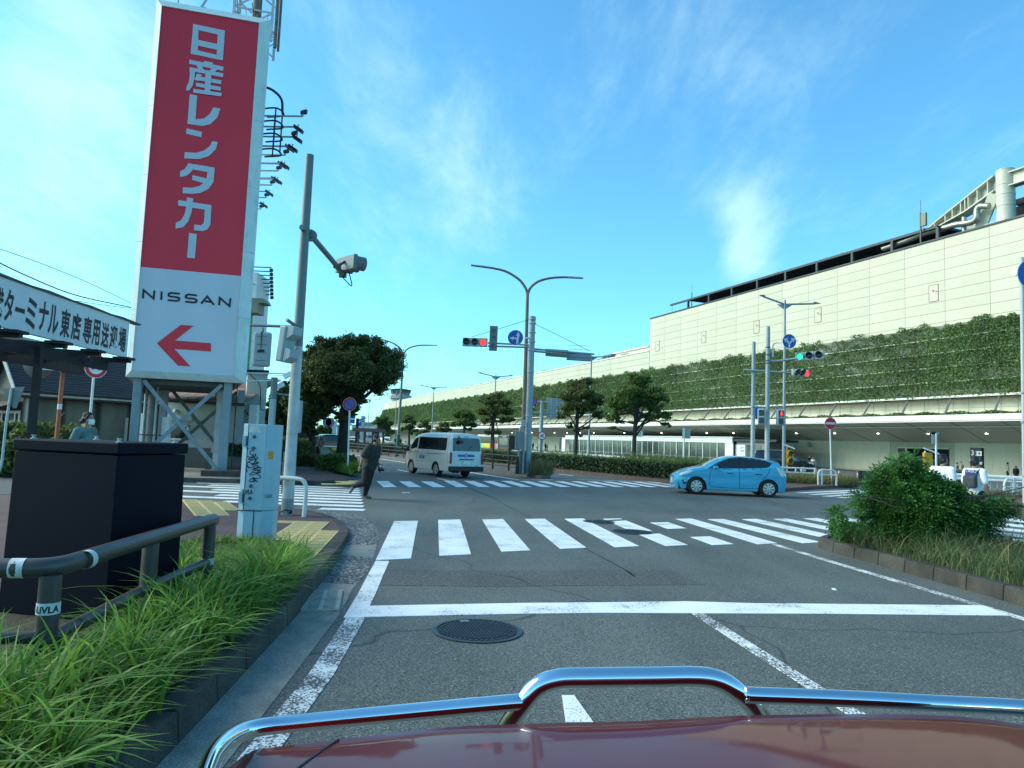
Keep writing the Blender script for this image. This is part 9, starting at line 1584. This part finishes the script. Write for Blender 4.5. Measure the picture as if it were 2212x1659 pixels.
def sprigs(bl,n,L=0.22,leaf=0.045):
    vol = np.array([b[3]**2 for b in bl]);vol /= vol.sum();C,D = [],[]
    for b,f in zip(bl,vol):
        m = max(6,int(n*f));d = rng.normal(size=(m,3));d /= np.linalg.norm(d,axis=1,keepdims=True);rad = b[3]*(0.35+0.65*rng.random((m,1))**0.5)
        p = np.array(b[:3])+d*rad*np.array([1,1,b[4]]);o = d*0.8+rng.normal(size=(m,3))*0.5+np.array([0,0,-0.1]);o /= np.linalg.norm(o,axis=1,keepdims=True);C.append(p);D.append(o)
    C,D = np.concatenate(C),np.concatenate(D);m = len(C);up = np.cross(D,rng.normal(size=(m,3))*0.4+np.array([0,0,1.0]));up /= np.linalg.norm(up,axis=1,keepdims=True);V = []
    for k in range(6):
        t = k/5.0;base = C+D*(L*t)+np.array([0,0,-1])*(L*0.45*t*t)
        for s in (-1,1):
            if k == 5 and s == 1: continue
            ax = (D*0.55+up*s*(0.9 if k < 5 else 0));ax[:,2] -= 0.25;ax /= np.linalg.norm(ax,axis=1,keepdims=True);ln = leaf*(1.15-0.5*abs(t-0.45))*rng.uniform(0.8,1.2,(m,1))*1.35;nr = np.cross(ax,D);nr /= np.linalg.norm(nr,axis=1,keepdims=True)+1e-9;sd_ = np.cross(nr,ax);w_ = leaf*0.26
            V.append(np.stack([base,base+ax*ln*0.45+sd_*w_+nr*0.003,base+ax*ln,base+ax*ln*0.45-sd_*w_+nr*0.003],1))
    V = np.concatenate(V,0).reshape(-1,3);return V,(np.arange(len(V)//4)[:,None]*4+np.array([[0,1,2,3]]))
V,Fq = sprigs(bl,9000);V[:,2] = np.maximum(V[:,2],0.22);link('foliage',np_mesh('foliage',V,Fq,BSH),e)
b = MB();ex = []
for P in ([(1600,1150),(1850,1130),(2000,1140),(2130,1180)],[(1650,1180),(1850,1190),(1980,1200),(2060,1240)],[(1250,900),(1230,780),(1260,730)],[(900,1150),(780,1140),(715,1100)],[(1000,1200),(870,1260),(760,1330)],[(1700,1200),(1830,1260),(1930,1290)],[(1100,950),(1090,830),(1075,765)],[(800,1340),(560,1290),(545,1215)],[(1450,1200),(1400,1050),(1440,900)],[(1700,1250),(1820,1340),(1900,1370)]):
    S = spline([Vector(rb(x,y,1)[:3]) for x,y in P],6);b.tube(S,0.007,5,r1=0.003)
    for v in S[3:]: ex.append((v.x,v.y,v.z,0.10,0.7))
for x in range(8): b.tube(spline([(bc0.x+rnd.uniform(-.2,.2),Yk+rnd.uniform(-.2,.2),0.15),(bc0.x+rnd.uniform(-.7,.7),Yk+rnd.uniform(-.4,.4),0.8),(bc0.x+rnd.uniform(-1.5,1.6),Yk+rnd.uniform(-.6,.6),rnd.uniform(1.0,1.4))],5),0.02,5,r1=0.008)
b.build('stems',BARK,e,60);V,Fq = sprigs(ex,800,0.15,0.045);link('branch_leaves',np_mesh('branch_leaves',V,Fq,BSH),e)
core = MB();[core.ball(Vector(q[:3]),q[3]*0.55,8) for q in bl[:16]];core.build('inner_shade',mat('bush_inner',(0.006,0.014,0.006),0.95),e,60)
GBL = mat('grass_blue_green',(0.050,0.095,0.035),0.55,var=0.3,scale=1.0,island=1,col2=(0.14,0.19,0.07),trans=0.3)
Pm = [(6.0,3.5),(6.08,8.2),(5.98,9.6),(5.85,10.9),(5.72,12.2),(5.95,12.9),(6.8,13.2),(8.3,13.0),(9.4,12.0),(10.1,9.5),(10.5,3.5)]
n = 21000;r = poly_sample(Pm,n,0.17);hh = 0.55*rng.uniform(0.35,1.15,n)*(0.8+0.3*np.sin(r[:,0]*3.1)*np.cos(r[:,1]*2.3));hh = np.where(r[:,0] < 6.2,hh*0.6,hh)
tag(link('median_meadow',grass_mesh('median_meadow',r,hh,GBL,0.0042,0.62,6,(-0.12,-0.15))),'fine tall grass growing round the big bush on the right median','grass',kind='stuff')
r = poly_sample(Pm,5000,0.17);tag(link('median_meadow',grass_mesh('median_meadow',r,0.5*rng.uniform(0.3,1.2,5000),GRD,0.003,0.8,5)),'scattered dry straw stems among the grass of the right median','grass',kind='stuff')
Ptip = [(5.62,12.1),(5.8,13.0),(6.7,13.3),(6.8,12.4)];r = poly_sample(Ptip,3200,0.17);tag(link('tip_plants',leaf_mesh('tip_plants',r+rng.random((3200,3))*np.array([0,0,0.28]),0.035,BSH,2.2)),'low leafy weeds at the rounded tip of the right median','plants',kind='stuff')
# ================= DISTANCE ================================================
Yc_ = 620;a,b_ = atY('R4',1237,700,Yc_),atY('R4',1430,700,Yc_);cx_ = (a.x+b_.x)/2;rT = (b_.x-a.x)/2;zt_ = atY('R4',1330,682,Yc_).z;zm_ = atY('R4',1330,695,Yc_).z;zb2 = atY('R4',1330,725,Yc_).z;zb3 = atY('R4',1330,762,Yc_).z
e = thing('control_tower','distant airport control tower cab with dark windows above the terminal','control tower',(cx_,Yc_,0));CTM = mat('tower_grey',(0.30,0.33,0.33),0.6)
MB().lathe([(rT*0.93,zm_),(rT,zm_+1),(rT*0.9,zt_),(rT*0.2,zt_+1)],None,8).build('cab_roof',mat('tower_roof',(0.04,0.05,0.06),0.5),e);MB().lathe([(rT*0.78,zb2),(rT*0.93,zm_)],None,8).build('cab_window',GLASSL,e);MB().lathe([(rT*1.05,zb2-4),(rT*1.05,zb2-1.5),(rT*0.8,zb2)],None,8).build('balcony',CTM,e);MB().lathe([(rT*0.85,0),(rT*0.85,zb2-4)],None,8).build('shaft',mat('tower_beige',(0.42,0.38,0.32),0.7),e);b = MB()
for k in range(8): a_ = 2*math.pi*k/8;b.tube([(math.cos(a_)*rT*0.78,math.sin(a_)*rT*0.78,zb2),(math.cos(a_)*rT*0.93,math.sin(a_)*rT*0.93,zm_)],0.3,5)
b.tube([(0,0,zt_),(0,0,zt_+6)],0.2,5);b.tube([(rT*0.5,0,zt_),(rT*0.5,0,zt_+4)],0.2,5);b.build('window_frames',DGREY,e)
DB = [mat('far_white',(0.55,0.60,0.62),0.7),mat('far_blue',(0.36,0.45,0.50),0.7),mat('far_grey',(0.30,0.33,0.33),0.7)]
for i,(x0,x1,y0,Y,m,lb) in enumerate(((670,760,1000,260,1,'pale blue distant building seen below the big tree'),(760,850,1040,300,0,'white low distant building right of the blue one'),(900,1110,1000,330,0,'long white distant hall behind the bus shelter'),(430,560,1050,280,0,'white distant building behind the left trees'),(1000,1090,975,420,2,'grey distant block at the end of the road'),(560,680,1030,350,2,'low grey distant shed under the trees'))):
    a,b_ = atY('R4',x0,y0,Y),atY('R4',x1,y0,Y);e = thing('distant_building',lb,'building',(a.x,Y,0));w_ = b_.x-a.x;MB().box((0,0,0),(w_,20,a.z)).build('wall',DB[m],e);b = MB();nr_ = max(1,int(a.z/3.2))
    for r_ in range(nr_): MB().box((w_*0.06,-0.05,1.2+r_*3.2),(w_*0.94,-0.01,2.4+r_*3.2)).build('window',mat('far_window',(0.10,0.14,0.17),0.3),e)
    MB().box((-0.3,-0.3,a.z),(w_+0.3,20,a.z+0.4)).build('roof',DB[2],e)
Ysb = 70;a,b_ = atY('C1',1205,455,Ysb),atY('C1',1530,470,Ysb);e = thing('bus_shelter','dark flat roofed bus shelter at the road end behind the man','bus shelter',(a.x,Ysb,0));w_ = b_.x-a.x;zt_ = a.z;SHB = mat('shelter_brown',(0.10,0.075,0.07),0.6)
MB().box((-0.2,-1,zt_-0.05),(w_+0.3,2.2,zt_+0.28)).build('roof',SHB,e);b = MB();
for f,y in ((0.1,0),(0.38,0),(0.75,0),(0.97,0)): MB().box((w_*f-0.09,y-0.09,0),(w_*f+0.09,y+0.09,zt_-0.05)).build('post',SHB,e)
MB().box((0.5,1.4,0.3),(w_-0.5,1.5,1.0)).build('bench_back',SHB,e)
Yn_ = 78
def bx(c,x0,y0,x1,y1,Y,name,m,e,t=0.05): a,b_ = atY(c,x0,y0,Y),atY(c,x1,y1,Y);O = e.location;return MB().box((a.x-O.x,-t,b_.z),(b_.x-O.x,0,a.z)).build(name,m,e)
q = atY('C1',1200,690,Yn_);e = thing('bus_stop_sign','dark post with a white flight logo panel and blue panel','sign',(q.x,Yn_,0));bx('C1',1198,270,1217,690,Yn_,'post',BLACK,e);bx('C1',1218,272,1274,325,Yn_,'logo_panel',WHITE,e);bx('C1',1218,327,1272,380,Yn_,'blue_panel',BLUE,e);b = MB();P0 = atY('C1',1228,305,Yn_);b.beam((P0.x-q.x,-0.08,P0.z),(P0.x-q.x+0.9,-0.08,P0.z+0.35),0.04,0.12);b.beam((P0.x-q.x+0.2,-0.08,P0.z-0.2),(P0.x-q.x+0.8,-0.08,P0.z+0.05),0.04,0.1);b.build('flight_logo',BLUE,e)
q = atY('C1',1100,560,92);e = thing('direction_sign','large blue overhead direction signs partly hidden by the leaning trunk','sign',(q.x,92,0));bx('C1',1075,228,1110,345,92,'blue_panel',BLUE,e);bx('C1',1112,208,1182,280,92,'blue_panel',BLUE,e);bx('C1',1112,283,1175,347,92,'blue_panel',BLUE,e);bx('C1',1283,235,1308,600,92,'gantry_pole',GREY,e,0.4);bx('C1',1110,238,1300,246,92,'gantry_beam',GREY,e,0.2);bx('C1',1145,265,1170,272,91.9,'lettering',WHITE,e);bx('C1',1120,300,1168,310,91.9,'lettering',WHITE,e)
q = atY('C1',890,560,88);e = thing('traffic_sign','pair of round signs on a crossbar far down the road','traffic sign',(q.x,88,0));
for x in (772,818): p = atY('C1',x,328,88);MB().plate([(v[0],v[1]) for v in circ(0.55,24)],Matrix.Translation((p.x-q.x,-0.1,p.z)),0.03).build('disc',mat('far_sign_violet',(0.12,0.10,0.22),0.5),e)
bx('C1',885,315,897,600,88,'pole',GREY,e,0.2);bx('C1',760,328,890,334,88,'crossbar',GREY,e,0.1)
for k,(x,y0,y1,Y,lb) in enumerate(((727,225,560,140,'thin distant lighting mast seen below the tree'),(790,180,560,180,'tall distant lighting mast beside the thin one'),(925,360,600,85,'plain grey pole left of the leaning trunk'),(1080,350,600,85,'plain grey pole right of the leaning trunk'))):
    a = atY('C1',x,y0,Y);e = thing('distant_pole',lb,'pole',(a.x,Y,0));MB().tube([(0,0,0),(0,0,a.z)],0.12 if k > 1 else 0.16,8).build('shaft',GREY,e,60);MB().box((-0.4,-0.1,a.z-0.2),(0.4,0.1,a.z)).build('head',GREY,e)
for i in range(6):
    x = 352+i*21;a = atY('C1',x,535,62);e = thing('yellow_post',('leftmost thin yellow post behind the pavement grass','second thin yellow post from the left behind the pavement','third thin yellow post from the left behind the pavement','third thin yellow post from the right behind the pavement','second thin yellow post from the right behind the pavement','rightmost thin yellow post behind the pavement grass')[i],'post',(a.x,62,0),0,'thin yellow posts');MB().tube([(0,0,0),(0,0,a.z)],0.07,8).build('tube',mat('post_yellow',(0.55,0.42,0.03),0.5),e,60)
# ================= OWN CAR: BONNET AND CHROME BAR ==========================
YBr = 1.92
own = thing('dark_red_car','glossy dark red car bonnet with a chrome tube bar in the foreground','car',(0,0,0));CH = mat('chrome_bar',(0.75,0.78,0.80),0.06,1.0,var=0.02,spec=0.8)
def hb(x,y,z=None,Y=None,c='S1'): return atY(c,x,y,Y)
L0 = [(60,470,1.35),(78,400,1.50),(105,335,1.66),(150,292,1.78),(215,268,1.86),(330,254,1.90),(600,228,1.93),(860,204,1.94),(905,201,1.945)]
MB().tube(spline([hb(x,y,Y=Y) for x,y,Y in L0],6),0.0215,20).build('chrome_side_tube',CH,own,60)
R0 = [(1485,181,1.94),(1512,183,1.94),(1750,192,1.93),(2000,205,1.92),(2212,216,1.90),(2320,232,1.84),(2400,275,1.75),(2420,350,1.6)]
MB().tube(spline([hb(x,y,Y=Y) for x,y,Y in R0],6),0.0215,20).build('chrome_side_tube',CH,own,60)
Hm = [(845,300,1.99),(868,262,1.97),(905,205,1.95),(945,160,1.95),(1000,140,1.95),(1080,137,1.95),(1240,135,1.95),(1360,134,1.95),(1420,145,1.95),(1465,172,1.95),(1500,205,1.96),(1530,250,1.98)]
MB().tube(spline([hb(x,y,Y=Y) for x,y,Y in Hm],6),0.0260,22).build('chrome_hoop',CH,own,60)
HP = mat('bonnet_red',(0.088,0.003,0.006),0.30,0.0,var=0.05,coat=0.36,spec=0.06)
front = [(120,420),(190,335),(260,318),(500,290),(690,268),(900,258),(1200,250),(1480,236),(1800,232),(2000,236),(2150,250),(2300,280)]
FE = [hb(x,y,Y=Y) for (x,y),Y in zip(front,(1.25,1.48,1.60,1.70,1.74,1.76,1.77,1.77,1.76,1.74,1.70,1.62))]
FE = spline(FE,4);n = len(FE);rows = 18;V = []
zr_ = [0.0]*n
for j in range(rows+1):
    t = j/rows
    for i,p in enumerate(FE):
        u = i/(n-1);y = p.y + (0.25-p.y)*t;ccv = 1-(2*abs(u-0.52))**2.2*0.55
        z = p.z + (0.135*t**0.8)*ccv + 0.012*math.sin(t*math.pi*0.5)*math.exp(-((u-0.23)/0.02)**2) - 0.0*t
        x = p.x*(1+0.05*t)
        V.append((x,y,z))
Ff = [(j*n+i,j*n+i+1,(j+1)*n+i+1,(j+1)*n+i) for j in range(rows) for i in range(n-1)]
b = MB();b.add(V,Ff);
W0 = len(b.v);edge = []
for k,(dy,dz) in enumerate(((0.012,-0.006),(0.02,-0.02),(0.022,-0.05),(0.015,-0.22),(0.0,-0.5))): edge.append([(p.x,p.y+dy,p.z+dz) for p in FE])
prev = list(range(n))
for row in edge:
    base_i = len(b.v);b.v += row;cur = list(range(base_i,base_i+n));b.f += [(prev[i+1],prev[i],cur[i],cur[i+1]) for i in range(n-1)];prev = cur
b.build('bonnet',HP,own,60)
for uu,sk_ in ((0.245,-0.10),(0.085,-0.05)):
    P_ = []
    for j in range(0,rows+1):
        fi = max(0,min(n-2,(uu+sk_*j/rows)*(n-1)));i_ = int(fi);f_ = fi-i_;A_v,B_v = Vector(V[j*n+i_]),Vector(V[j*n+i_+1]);P_.append(A_v.lerp(B_v,f_)+Vector((0,0,0.0005)))
    MB().tube(P_,0.0028,6).build('bonnet_seam',BLACK,own)
MB().box((FE[2].x,0.2,0.3),(FE[-2].x,1.45,0.75)).build('engine_bay',BLACK,own)
